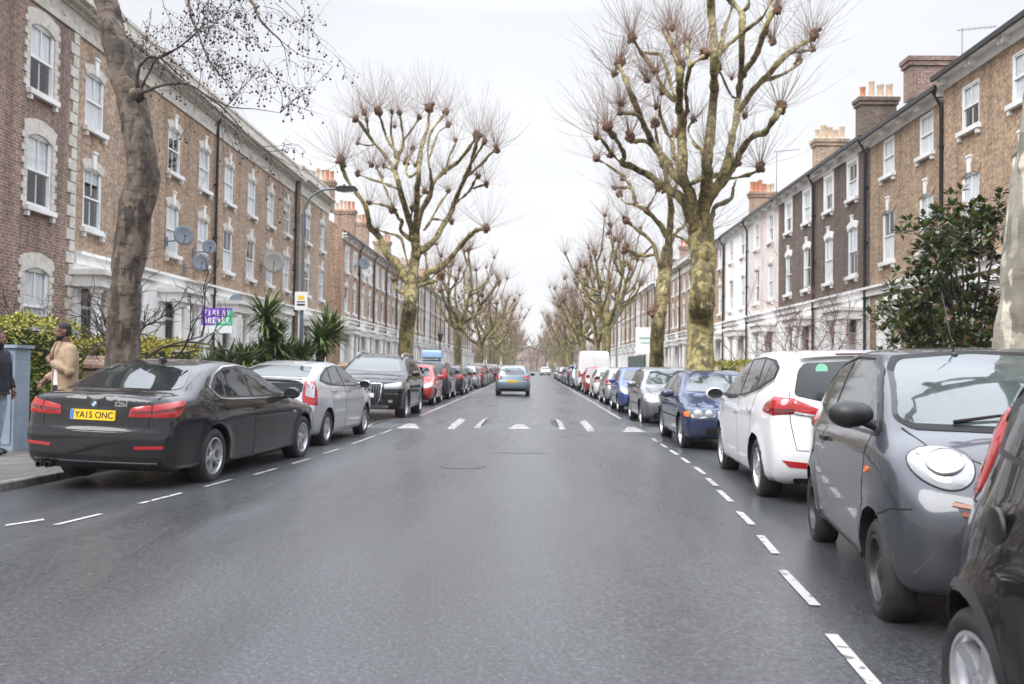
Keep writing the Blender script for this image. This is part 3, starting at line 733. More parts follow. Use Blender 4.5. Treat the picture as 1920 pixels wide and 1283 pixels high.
# --- dark saloon in front on the left
def bmw_tail(root, car, pt, stp, spot):
    q, n = spot((-2.45, 0, .955), (-1, 0, 0)); roundel(root, q + n * .003, n, .043)
    q, n = spot((-2.45, -.30, .955), (-1, 0, 0)); lettering(root, '520d', q, n, .07, M['chrome'])
    ae = MB(); ae.prism([(-.09, 0), (.09, 0), (-.07, .055), (-.085, .045)], (-.95, 0, 1.425), (1, 0, 0), (0, 0, 1), (0, 1, 0), -.02, .02); ae.build('roof_aerial', P_['graphite'], root, angle=40)
    ex = MB(); ex.lathe([(.04, -.12), (.043, 0), (.037, 0), (.034, -.12)], 16, 'x', (0, 0, 0)); 
    for y in (.52, .62):
        e_ = MB(); e_.lathe([(.030, .15), (.034, -.02), (.028, -.02), (.026, .15)], 16, 'x', (-2.41, y, .265)); e_.build('exhaust', M['steel'], root, angle=40)
SALOON = dict(L=4.9, W=1.86, H=1.464, ax=(1.62, -1.35), rw=.33, rr=.222, rim='d5', ww=.23,
  prof=[(2.30, .2), (2.41, .30), (2.45, .5), (2.44, .64), (2.36, .74), (2.1, .83), (1.6, .93), (1.12, .995), (.72, 1.18), (.25, 1.37), (-.02, 1.435), (-.4, 1.464), (-.85, 1.445), (-1.2, 1.375), (-1.55, 1.235), (-1.86, 1.11), (-2.0, 1.085), (-2.25, 1.075), (-2.385, 1.06), (-2.40, 1.0), (-2.425, .86), (-2.43, .72), (-2.47, .64), (-2.47, .52), (-2.45, .36), (-2.38, .27), (-2.2, .2), (0, .17)],
  sect=sect(1.0, 1.46, .66, .95), kw=dict(k=.10, bowf=.2, bowr=.15, swage=[(.80, .008, .035), (.27, .012, .05)], flare=.016), plan=[(-2.47, .89), (-2.1, .955), (-1.3, 1), (1.2, 1), (1.9, .97), (2.45, .86)],
  ws=[(0, 1.36), (-.50, 1.33), (-.66, 1.05), (0, 1.03)], rwin=[(0, 1.38), (-.44, 1.365), (-.52, 1.34), (-.66, 1.14), (-.6, 1.115), (0, 1.115)],
  dlo=[(1.0, .995), (.55, 1.22), (.15, 1.355), (-.25, 1.395), (-.7, 1.375), (-1.02, 1.29), (-1.30, 1.14), (-1.20, 1.03), (-.9, 1.01), (0, .99)],
  win=[[(.86, 1.015), (.5, 1.2), (.13, 1.335), (-.19, 1.37), (-.22, 1.01)], [(-.30, 1.01), (-.27, 1.372), (-.68, 1.355), (-.84, 1.31), (-.98, 1.035)], [(-1.03, 1.045), (-.90, 1.29), (-1.0, 1.255), (-1.25, 1.13), (-1.16, 1.055)]],
  chrome=rounded([(1.0, .99), (.55, 1.225), (.15, 1.365), (-.25, 1.405), (-.7, 1.385), (-1.03, 1.30), (-1.33, 1.14), (-1.20, 1.015), (-.9, .995), (0, .98), (.96, .98)], .06)[5:-3],
  doors=[[(.98, .97), (.93, .6), (.86, .26), (-.20, .26), (-.26, .97)], [(-.28, .97), (-.22, .26), (-1.0, .26), (-1.08, .9), (-1.15, 1.0)]], handles=[(-.08, .86), (-.96, .885)],
  mirror=(.80, 1.02, 1.03), plates={'rear': (.835, .012)}, plate_text={'rear': 'YA15 ONC'},
  seams=[([(-2.40, -.60, 1.0), (-2.43, -.62, .70), (-2.44, -.55, .665), (-2.45, .55, .665), (-2.43, .62, .70), (-2.40, .60, 1.0)], (-1, 0, .001)), ([(-1.95, -.72), (-2.36, -.68)], 'T'), ([(-1.95, .72), (-2.36, .68)], 'T')],
  extra=[('plate_recess', [(-2.45, .36, .93), (-2.45, -.36, .93), (-2.45, -.31, .745), (-2.45, .31, .745)], (-1, 0, 0.001), P_['darkgrey'], dict(mir=False, off=.002)),
         ('tail_light', [(-2.42, -.40, .825), (-2.41, -.42, .925), (-2.39, -.64, .965), (-2.36, -.645, .825)], (-.95, -.3, 0), 'red_lamp', dict(bulge=.008, off=.006, r=.02)),
         ('tail_light', [(-2.36, -.655, .825), (-2.36, -.655, .965), (-2.22, -.85, 1.005), (-2.08, -.92, 1.0), (-2.12, -.93, .95), (-2.24, -.9, .835)], (-.75, -.65, 0), 'red_lamp', dict(bulge=.01, off=.006, r=.02)),
         ('lamp_band', [(-2.42, -.43, .86), (-2.41, -.43, .885), (-2.36, -.64, .90), (-2.36, -.64, .87)], (-.95, -.3, 0), 'dark_red', dict(off=.017, r=0)),
         ('lamp_band', [(-2.36, -.67, .87), (-2.36, -.67, .90), (-2.14, -.93, .955), (-2.16, -.93, .925)], (-.75, -.65, 0), 'dark_red', dict(off=.019, r=0)),
         ('bumper_reflector', [(-2.46, -.50, .475), (-2.46, -.50, .51), (-2.38, -.80, .525), (-2.38, -.80, .49)], (-.95, -.3, 0), 'red_lamp', dict(off=.005, r=.01)),
         ('lower_valance', [(-2.45, .78, .40), (-2.45, -.78, .40), (-2.4, -.74, .25), (-2.4, .74, .25)], (-1, 0, 0.001), 'black', dict(mir=False, off=.003)),
         ('headlight', [(2.36, -.5, .66), (2.33, -.5, .76), (1.9, -.82, .84), (1.95, -.86, .74)], (.8, -.6, 0), 'clear_lamp', dict(bulge=.01)),
         ('side_repeater', [(1.13, .77), (1.13, .74), (1.22, .74), (1.22, .77)], 'R', 'clear_lamp', dict(r=.01))],
  strips=[('bumper_line', [(-2.2, -.9, .66), (-2.46, -.55, .645), (-2.47, 0, .645)], (-.9, -.44, 0), 'gap', .01, .001), ('valance_trim', [(-2.45, -.72, .33), (-2.45, .72, .33)], (-1, 0, .001), 'chrome', .012, .006)],
  tail=bmw_tail)
# --- silver hatchback
LIFT = dict(L=4.46, W=1.745, H=1.49, ax=(1.30, -1.40), rw=.315, rr=.20, rim='s7', ww=.2,
  prof=[(2.1, .2), (2.2, .35), (2.22, .58), (2.1, .73), (1.75, .87), (1.3, 1.0), (.55, 1.32), (.15, 1.445), (-.2, 1.485), (-.6, 1.478), (-1.2, 1.40), (-1.7, 1.29), (-2.02, 1.19), (-2.10, 1.14), (-2.10, 1.06), (-2.13, .92), (-2.17, .78), (-2.22, .62), (-2.22, .42), (-2.15, .26), (-2.0, .2), (0, .17)],
  sect=sect(1.02, 1.48, .66, .955), kw=dict(k=.09, bowf=.2, bowr=.12), plan=[(-2.23, .93), (-1.9, .955), (-1.2, 1), (1.1, 1), (1.7, .965), (2.23, .86)],
  ws=[(0, 1.36), (-.50, 1.33), (-.66, 1.07), (0, 1.05)], rwin=[(0, 1.40), (-.5, 1.38), (-.60, 1.24), (-.58, 1.205), (0, 1.21)], rwm=M['glass_lt'],
  dlo=[(1.2, 1.02), (.6, 1.27), (.15, 1.385), (-.3, 1.42), (-.9, 1.375), (-1.4, 1.25), (-1.62, 1.15), (-1.3, 1.075), (-.6, 1.04)],
  win=[[(.85, 1.05), (.5, 1.25), (.1, 1.365), (-.2, 1.395), (-.24, 1.05)], [(-.31, 1.05), (-.29, 1.395), (-.8, 1.355), (-1.02, 1.09)], [(-1.08, 1.1), (-.9, 1.34), (-1.35, 1.23), (-1.52, 1.15)]],
  doors=[[(.98, 1.0), (.9, .6), (.8, .27), (-.22, .27), (-.28, 1.03)], [(-.3, 1.03), (-.24, .27), (-.95, .27), (-1.1, .8), (-1.25, 1.06)]], handles=[(-.1, .93), (-1.05, .955)],
  mirror=(.78, .96, 1.06), plates={'rear': (.80, .01)},
  seams=[([(-2.1, -.66, 1.05), (-2.18, -.64, .66), (-2.2, .64, .66), (-2.1, .66, 1.05)], (-1, 0, .001))],
  extra=[('rear_panel_glass', sy([(0, 1.105), (-.60, 1.10), (-.585, .955), (0, .95)]), 'B', 'glass', {}),
         ('tail_light', [(-2.08, -.64, 1.15), (-2.14, -.63, .86), (-2.18, -.67, .76), (-2.0, -.85, .74), (-1.96, -.83, .95), (-1.9, -.78, 1.15)], (-.8, -.6, 0), 'red_lamp', dict(bulge=.012, off=.006)),
         ('lamp_band', [(-2.10, -.69, 1.1), (-2.14, -.69, .9), (-2.05, -.79, .86), (-1.99, -.77, 1.08)], (-.8, -.6, 0), 'clear_lamp', dict(off=.02)),
         ('headlight', [(2.1, -.5, .66), (2.0, -.52, .76), (1.55, -.78, .88), (1.7, -.84, .74)], (.8, -.6, .2), 'clear_lamp', dict(bulge=.01)),
         ('lower_valance', [(-2.2, .6, .36), (-2.2, -.6, .36), (-2.15, -.58, .24), (-2.15, .58, .24)], (-1, 0, 0.001), 'black', dict(mir=False))])
def prius_tail(root, car, pt, stp, spot):
    sp = MB(); sp.prism(rounded([(-.62, 0), (.62, 0), (.55, .13), (-.55, .13)], .04), (-2.17, 0, 1.175), (0, 1, 0), (1, 0, .06), (0, 0, 1), -.014, .012); sp.build('spoiler', P_['silver'], root, angle=40)
LIFT['tail'] = prius_tail
# --- big black off-roader
def suv_tail(root, car, pt, stp, spot):
    q, n = spot((2.5, 0, .80), (1, 0, 0)); q = q + Vector((.02, 0, 0))
    ps = []
    for i in range(4):
        t = MB(); N = 20; c = (i - 1.5) * .085
        vs = []; fs = []
        t.tube([(c + .055 * math.cos(2 * math.pi * k / N), .055 * math.sin(2 * math.pi * k / N), .012) for k in range(N + 1)], .008, 6); ps.append((t, M['chrome']))
    glyph(root, 'ring_emblem', q, n, (0, 0, 1), ps)
    for sd in (-1, 1):
        r = MB(); r.tube(catmull([(.35, sd * .62, 1.64), (.25, sd * .62, 1.72), (-.5, sd * .62, 1.775), (-1.6, sd * .62, 1.72), (-1.8, sd * .62, 1.65)], 4), .022, 8); r.build('roof_rail', M['alloy'], root, smooth=True)
SUV = dict(L=5.09, W=1.98, H=1.737, ax=(1.58, -1.42), rw=.385, rr=.26, rim='s10', ww=.26,
  prof=[(2.35, .27), (2.5, .42), (2.545, .65), (2.53, .9), (2.44, 1.02), (2.2, 1.08), (1.7, 1.14), (1.28, 1.19), (.85, 1.42), (.45, 1.61), (.15, 1.69), (-.4, 1.735), (-1.2, 1.72), (-1.9, 1.63), (-2.2, 1.45), (-2.4, 1.17), (-2.5, 1.0), (-2.54, .72), (-2.5, .42), (-2.35, .28), (0, .24)],
  sect=sect(1.16, 1.73, .68, .955), kw=dict(k=.12, bowf=.22, bowr=.12, flare=.03),
  ws=[(0, 1.61), (-.55, 1.58), (-.74, 1.26), (0, 1.235)], rwin=[(0, 1.58), (-.55, 1.55), (-.66, 1.2), (0, 1.17)], wsm=M['glass_lt'],
  dlo=[(1.05, 1.17), (.55, 1.5), (.1, 1.62), (-.6, 1.655), (-1.5, 1.62), (-2.05, 1.42), (-2.1, 1.25), (-.5, 1.19)],
  win=[[(.85, 1.2), (.5, 1.47), (.08, 1.59), (-.15, 1.615), (-.17, 1.205)], [(-.25, 1.205), (-.23, 1.62), (-1.1, 1.61), (-1.15, 1.225)], [(-1.23, 1.225), (-1.2, 1.605), (-1.55, 1.58), (-1.95, 1.4), (-1.98, 1.26)]],
  doors=[[(1.0, 1.14), (.95, .5), (.9, .36), (-.17, .36), (-.21, 1.17)], [(-.24, 1.17), (-.2, .36), (-.95, .36), (-1.2, 1.19)]], handles=[(-.03, 1.04), (-1.02, 1.06)],
  mirror=(.80, 1.08, 1.22), plates={'front': (.66, .035), 'rear': (.9, .01)}, plate_text={},
  seams=[([(1.35, -.78), (2.3, -.70), (2.42, -.5)], 'T'), ([(1.35, .78), (2.3, .70), (2.42, .5)], 'T')],
  extra=[('grille', sy([(0, .94), (-.43, .93), (-.40, .60), (-.31, .42), (0, .41)]), 'F', 'black', dict(off=.012, r=.05)),
         ('headlight', [(2.5, -.50, .82), (2.46, -.49, .935), (2.15, -.86, 1.01), (2.2, -.93, .84)], (.8, -.6, 0), 'clear_lamp', dict(bulge=.014, r=.04)),
         ('air_intake', [(2.5, -.50, .64), (2.5, -.48, .48), (2.38, -.84, .46), (2.36, -.86, .64)], (.85, -.5, 0), 'gap', dict(off=.004)),
         ('fog_lamp', [(2.46, -.62, .55), (2.46, -.62, .48), (2.42, -.72, .48), (2.42, -.72, .55)], (.85, -.5, 0), 'reflector', dict(off=.012, r=.035)),
         ('tail_light', [(-2.42, -.6, 1.2), (-2.48, -.6, 1.0), (-2.1, -.94, 1.0), (-2.1, -.9, 1.2)], (-.8, -.6, 0), 'red_lamp', dict(bulge=.012)),
         ('skid_panel', [(2.4, .62, .40), (2.4, -.62, .40), (2.4, -.58, .32), (2.4, .58, .32)], (1, 0, 0.001), 'alloy', dict(mir=False))],
  strips=[('grille_frame', rounded([(2.5, .44, .95), (2.5, -.44, .95), (2.5, -.41, .59), (2.5, -.32, .40), (2.5, .32, .40), (2.5, .41, .59), (2.5, .44, .95)], .05), (1, 0, .001), 'chrome', .028, .02),
          ('lamp_strip', [(2.47, -.52, .70), (2.36, -.86, .70)], (.85, -.5, 0), 'chrome', .016, .012), ('sill_trim', [(1.1, .42), (-.9, .42)], 'R', 'alloy', .05, .008)] +
         [('grille_bar', [(2.5, i * .062, .92), (2.5, i * .058, .43)], (1, 0, .001), 'alloy', .011, .022) for i in range(-6, 7)],
  tail=suv_tail)
# --- white people carrier
def mpv_tail(root, car, pt, stp, spot):
    sp = MB(); sp.prism(rounded([(-.62, 0), (.62, 0), (.58, .16), (-.58, .16)], .04), (-2.16, 0, 1.585), (0, 1, 0), (1, 0, .12), (0, 0, 1), -.016, .014); so_ = sp.build('spoiler', P_['white'], root, angle=40)
    bl = MB(); bl.box(-2.172, -2.155, -.22, .22, 1.572, 1.588); bl.build('brake_light', M['dark_red'], so_)
    q, n = spot((-2.2, .36, 1.42), (-1, 0, 0)); d = MB(); d.lathe([(.062, 0), (.06, .002), (.001, .002)], 24); o = d.build('round_sticker', plain('green_sticker', (.25, .62, .42), .5), root); o.matrix_local = basis(q + n * .007, Vector((0, 0, 1)).cross(n), (0, 0, 1))
    wpr = MB(); wpr.tube([(0, -.30, 0), (0, 0, .02), (0, .12, .03)], [.008, .012, .008], 6); q, n = spot((-2.3, -.05, 1.14), (-1, 0, 0)); o = wpr.build('rear_wiper', M['gap'], root); o.location = q + n * .02
    q, n = spot((-2.3, .42, .93), (-1, 0, 0)); lettering(root, 'ZAFIRA', q, n, .055, M['chrome'])
MPV = dict(L=4.66, W=1.88, H=1.66, ax=(1.36, -1.40), rw=.335, rr=.225, rim='s5', ww=.225,
  prof=[(2.15, .22), (2.28, .36), (2.33, .58), (2.25, .74), (1.95, .90), (1.45, 1.06), (1.0, 1.27), (.55, 1.47), (.15, 1.595), (-.3, 1.65), (-1.0, 1.65), (-1.7, 1.61), (-2.08, 1.565), (-2.13, 1.50), (-2.20, 1.28), (-2.26, 1.08), (-2.28, .92), (-2.31, .72), (-2.34, .58), (-2.32, .40), (-2.24, .27), (-2.1, .22), (0, .18)],
  sect=[(0, .90), (.18, .93), (.32, .975), (.5, .995), (.72, 1.0), (.95, .985), (1.08, .955), (1.2, .90), (1.4, .815), (1.6, .72), (1.85, .62)], kw=dict(k=.11, bowf=.25, bowr=.16, flare=.022), plan=[(-2.33, .90), (-1.95, .96), (-1.2, 1), (1.1, 1), (1.7, .96), (2.33, .83)],
  ws=[(0, 1.52), (-.55, 1.49), (-.72, 1.12), (0, 1.08)], rwin=[(0, 1.51), (-.53, 1.49), (-.60, 1.42), (-.66, 1.16), (-.3, 1.075), (0, 1.06)],
  dlo=[(1.42, 1.06), (1.0, 1.25), (.5, 1.44), (.0, 1.55), (-.8, 1.575), (-1.5, 1.535), (-1.82, 1.45), (-1.80, 1.33), (-1.3, 1.20), (-.6, 1.12), (.4, 1.07)],
  win=[[(.95, 1.10), (.6, 1.36), (.1, 1.505), (-.12, 1.53), (-.14, 1.115)], [(-.24, 1.12), (-.20, 1.535), (-.92, 1.545), (-1.04, 1.19)], [(-1.14, 1.21), (-1.02, 1.54), (-1.45, 1.51), (-1.74, 1.43), (-1.73, 1.34)]],
  doors=[[(1.05, 1.05), (.98, .6), (.86, .27), (-.16, .27), (-.2, 1.09)], [(-.22, 1.09), (-.18, .27), (-.95, .27), (-1.12, .85), (-1.22, 1.19)]], handles=[(-.05, .93), (-1.05, .98)],
  mirror=(1.0, 1.05, 1.10), mm=P_['white'], plates={'rear': (.80, .012)},
  seams=[([(-2.22, .70, 1.2), (-2.28, .71, .9), (-2.33, .66, .60), (-2.34, 0, .575), (-2.33, -.66, .60), (-2.28, -.71, .9), (-2.22, -.70, 1.2)], (-1, 0, .001))],
  extra=[('tail_light', [(-2.24, -.70, 1.13), (-2.27, -.71, .97), (-2.1, -.86, .955), (-1.75, -.94, .985), (-1.80, -.93, 1.06), (-2.05, -.84, 1.15)], (-.7, -.7, 0), 'red_lamp', dict(bulge=.015, off=.006)),
         ('tail_light', [(-2.24, -.69, 1.13), (-2.24, -.5, 1.05), (-2.26, -.26, .955), (-2.28, -.45, .93), (-2.28, -.70, .965)], (-.95, -.3, 0), 'red_lamp', dict(bulge=.012, off=.006)),
         ('lamp_band', [(-2.27, -.30, .952), (-2.28, -.46, .936), (-2.28, -.69, .97), (-2.26, -.69, .995), (-2.26, -.5, .965)], (-.95, -.3, 0), 'clear_lamp', dict(off=.02, r=.01)),
         ('lamp_band', [(-2.26, -.72, 1.02), (-2.26, -.72, .985), (-2.15, -.83, .975), (-2.02, -.89, 1.0), (-2.08, -.86, 1.02)], (-.7, -.7, 0), 'dark_red', dict(off=.022, r=.01)),
         ('bumper_reflector', [(-2.32, -.53, .47), (-2.33, -.52, .41), (-2.24, -.74, .43), (-2.2, -.80, .50)], (-.85, -.5, 0), 'red_lamp', dict(off=.005, r=.012)),
         ('headlight', [(2.2, -.45, .72), (2.1, -.48, .84), (1.5, -.82, 1.0), (1.7, -.88, .82)], (.8, -.6, .1), 'clear_lamp', dict(bulge=.012)),
         ('lower_valance', [(-2.28, .7, .31), (-2.28, -.7, .31), (-2.24, -.66, .235), (-2.24, .66, .235)], (-1, 0, 0.001), 'black', dict(mir=False))],
  chrome=rounded([(1.3, 1.05), (.4, 1.058), (-.6, 1.108), (-1.3, 1.188), (-1.82, 1.32)], .05), tail=mpv_tail)
# --- small grey three-door with oval lamps
def micra_tail(root, car, pt, stp, spot):
    ae = MB(); ae.tube([(0, 0, 0), (-.25, 0, .42)], [.006, .003], 5); ae.ball((0, 0, 0), .025, sc=(1.4, 1, .7)); o = ae.build('roof_aerial', M['black'], root, smooth=True); o.location = (.30, -.1, 1.475)
    for y in (.18, -.36):
        wp = MB(); q, n = spot((1.16, y, 1.05), (.4, 0, 1)); q2, n2 = spot((1.1, y + .5, 1.075), (.4, 0, 1)); wp.tube([q + n * .015, (q + q2) / 2 + n * .03, q2 + n2 * .02], [.012, .009, .006], 6); wp.build('wiper', M['gap'], root, smooth=True)
    q, n = spot((1.8, 0, .70), (1, 0, .1)); b = MB(); b.lathe([(.05, 0), (.055, .008), (.045, .012), (.035, .006), (.001, .006)], 24); glyph(root, 'badge', q, n, (0, 0, 1), [(b, M['chrome'])])
    for sd in (-1, 1):
        q, n = spot((1.54, sd * .51, .875), (.75, sd * .3, .62)); u = Vector((0, 0, 1)).cross(n).normalized(); vv = n.cross(u)
        X = basis(q + n * .046 - vv * .01, u, vv)
        inn = MB(); inn.lathe([(.098, -.01), (.096, .004), (.090, .008), (.086, .003)], 32); o = inn.build('lamp_ring', M['alloy'], root, angle=40); o.matrix_local = X
        rf = MB(); rf.lathe([(.086, .003), (.070, .0005), (.050, .004), (.030, .0015), (.022, .008), (.012, .012), (.001, .013)], 32); rf.build('lamp_bulb', M['reflector'], o, angle=25)
        tn = MB(); tn.lathe([(.030, -.012), (.028, -.002), (.001, .0)], 18); oo = tn.build('turn_lamp', M['orange_dim'], root, angle=40); oo.matrix_local = basis(q + n * .036 - u * .115 + vv * .075, u, vv)
def oval(c, out, a, b, tilt, n=40):
    o = Vector(out).normalized(); u = Vector((0, 0, 1)).cross(o).normalized(); v = o.cross(u); c = Vector(c); r = []
    for i in range(n):
        t = 2 * math.pi * i / n; p, q = a * math.cos(t) * (1 - .12 * math.sin(t)), b * math.sin(t); r.append(tuple(c + u * (p * math.cos(tilt) - q * math.sin(tilt)) + v * (p * math.sin(tilt) + q * math.cos(tilt))))
    return r
CITY = dict(L=3.73, W=1.66, H=1.54, ax=(1.20, -1.235), rw=.285, rr=.19, rim='steel', ww=.175, bigmirror=True,
  prof=[(1.68, .2), (1.80, .33), (1.85, .52), (1.83, .66), (1.76, .79), (1.6, .92), (1.4, 1.01), (1.20, 1.075), (.82, 1.29), (.42, 1.45), (.05, 1.52), (-.4, 1.54), (-.9, 1.515), (-1.3, 1.42), (-1.55, 1.26), (-1.7, 1.05), (-1.8, .85), (-1.86, .58), (-1.82, .35), (-1.7, .22), (0, .19)],
  sect=[(0, .90), (.2, .94), (.35, .975), (.55, .995), (.72, 1.0), (.86, .985), (.97, .95), (1.05, .90), (1.25, .81), (1.45, .71), (1.7, .60)], kw=dict(k=.13, bowf=.26, bowr=.2, flare=.024, swage=[(.93, .012, .05)]), plan=[(-1.87, .87), (-1.45, .965), (-.9, 1), (.9, 1), (1.35, .975), (1.87, .84)],
  ws=[(0, 1.475), (-.47, 1.445), (-.54, 1.38), (-.635, 1.12), (-.58, 1.085), (0, 1.065)], rwin=[(0, 1.44), (-.45, 1.41), (-.58, 1.15), (0, 1.12)], wsm=M['glass_lt'],
  win=[[(.98, 1.055), (.78, 1.19), (.44, 1.36), (.12, 1.44), (-.36, 1.455), (-.46, 1.035)], [(-.56, 1.05), (-.47, 1.445), (-.85, 1.40), (-1.12, 1.27), (-1.17, 1.13)]], swm=M['glass_lt'],
  doors=[[(.98, 1.01), (.93, .7), (.82, .27), (-.56, .27), (-.63, .8), (-.53, 1.01)]], handles=[(-.42, .90)], hm=M['black'],
  mirror=(.92, .88, 1.13), mm=M['black'], plates={'front': (.42, .03)},
  seams=[([(1.15, -.64), (1.38, -.56), (1.58, -.34), (1.74, -.27), (1.78, 0), (1.74, .27), (1.58, .34), (1.38, .56), (1.15, .64)], 'T'), ([(1.62, -.66, .68), (1.5, -.80, .66), (1.30, -.82, .60)], (.5, -.86, 0))],
  extra=[('lamp_rim', oval((1.53, -.525, .885), (.75, -.3, .62), .190, .148, -.66), (.75, -.3, .62), 'gap', dict(dome=.0, off=.004)),
         ('headlight', oval((1.53, -.525, .885), (.75, -.3, .62), .183, .141, -.66), (.75, -.3, .62), 'lens_grey', dict(dome=.042, off=.006)),
         ('grille', sy([(0, .665), (-.30, .68), (-.53, .735), (-.46, .62), (-.30, .54), (0, .52)]), 'F', 'black', dict(off=.004, r=.03)),
         ('front_bumper_intake', sy([(0, .36), (-.45, .36), (-.42, .26), (0, .25)]), 'F', 'gap', dict(off=.003)),
         ('side_repeater', [(1.02, .84), (1.02, .805), (1.08, .805), (1.08, .84)], 'R', 'orange', dict(r=.015, bulge=.01)),
         ('tail_light', [(-1.70, -.58, 1.02), (-1.80, -.58, .80), (-1.62, -.79, .80), (-1.52, -.74, 1.05)], (-.75, -.65, 0), 'red_lamp', dict(bulge=.015))],
  strips=[('grille_bar', [(1.75, -.53 + .04 * i, .715 - .045 * i), (1.85, 0, .645 - .045 * i), (1.75, .53 - .04 * i, .715 - .045 * i)], (1, 0, .001), 'orange_slat', .018, .012) for i in range(3)] +
         [('window_trim', rounded([(1.06, 1.04), (.78, 1.215), (.44, 1.385), (.12, 1.467), (-.40, 1.485), (-.85, 1.43), (-1.15, 1.295), (-1.22, 1.12), (-.6, 1.03), (-.4, 1.015), (1.06, 1.02)], .04), 'R', 'black', .02, .006), ('screen_seal', rounded([(2, .55, 1.39), (2, .48, 1.46), (2, 0, 1.488), (2, -.48, 1.46), (2, -.55, 1.39), (2, -.65, 1.115), (2, -.58, 1.07), (2, 0, 1.05), (2, .58, 1.07), (2, .65, 1.115), (2, .55, 1.39)], .03), (1, 0, 0), 'black', .03, .004), ('sill_trim', [(.86, .30), (-.86, .30)], 'R', 'black', .03, .006)],
  tail=micra_tail)
# --- black upright hatchback nearest on the right
def jazz_tail(root, car, pt, stp, spot):
    for sd in (-1,):
        q, n = spot((-1.10, sd * .8, .89), (0, sd, 0)); c = MB(); c.lathe([(.082, 0), (.08, .012), (.06, .018), (.001, .02)], 28); o = c.build('fuel_flap', M['black'], root, angle=40); o.matrix_local = basis(q, Vector((0, 0, 1)).cross(n), (0, 0, 1))
UPRIGHT = dict(L=3.85, W=1.70, H=1.53, ax=(1.22, -1.20), rw=.295, rr=.205, rim='s5', ww=.195,
  prof=[(1.75, .2), (1.87, .35), (1.92, .55), (1.85, .74), (1.5, .92), (1.15, 1.03), (.6, 1.32), (.2, 1.46), (-.2, 1.52), (-.8, 1.53), (-1.4, 1.49), (-1.68, 1.43), (-1.74, 1.3), (-1.80, 1.05), (-1.84, .85), (-1.92, .62), (-1.9, .38), (-1.75, .22), (0, .18)],
  sect=[(0, .90), (.18, .93), (.32, .975), (.52, 1.0), (.68, .995), (.82, .955), (.94, .90), (1.03, .845), (1.2, .755), (1.4, .655), (1.6, .57)], kw=dict(k=.12, bowf=.22, bowr=.36, flare=.05), plan=[(-1.92, .64), (-1.6, .82), (-1.25, .965), (-.9, 1), (.9, 1), (1.4, .97), (1.92, .84)],
  ws=[(0, 1.44), (-.5, 1.41), (-.68, 1.07), (0, 1.05)], rwin=[(0, 1.43), (-.5, 1.41), (-.56, 1.1), (0, 1.06)],
  dlo=[(1.0, 1.04), (.5, 1.32), (.1, 1.43), (-.5, 1.46), (-1.2, 1.43), (-1.5, 1.32), (-1.42, 1.13), (-.5, 1.06)],
  win=[[(.8, 1.07), (.5, 1.28), (.1, 1.40), (-.15, 1.42), (-.18, 1.075)], [(-.26, 1.08), (-.24, 1.425), (-.9, 1.41), (-.95, 1.11)], [(-1.02, 1.12), (-.98, 1.4), (-1.25, 1.37), (-1.42, 1.28), (-1.36, 1.15)]],
  doors=[[(.86, 1.02), (.8, .3), (-.18, .3), (-.22, 1.05)], [(-.25, 1.05), (-.2, .3), (-.8, .3), (-.98, .8), (-1.0, 1.07)]], handles=[(-.06, .88), (-.72, .9)],
  mirror=(.72, .97, 1.08), plates={'rear': (.7, .01)},
  extra=[('tail_light', [(-1.64, -.44, 1.30), (-1.76, -.42, 1.02), (-1.80, -.42, .90), (-1.70, -.58, .87), (-1.55, -.66, .97), (-1.50, -.58, 1.15), (-1.52, -.48, 1.30)], (-.72, -.7, 0), 'red_lamp', dict(bulge=.018, off=.006)),
         ('headlight', [(1.85, -.4, .72), (1.75, -.42, .84), (1.3, -.74, .98), (1.4, -.8, .82)], (.8, -.6, .2), 'clear_lamp', dict(bulge=.012))],
  strips=[('arch_lip', [(-1.2 + .375 * math.cos(t), .30 + .375 * math.sin(t)) for t in np.linspace(.05, math.pi - .05, 24)], 'R', 'black', .03, .006)], tail=jazz_tail)
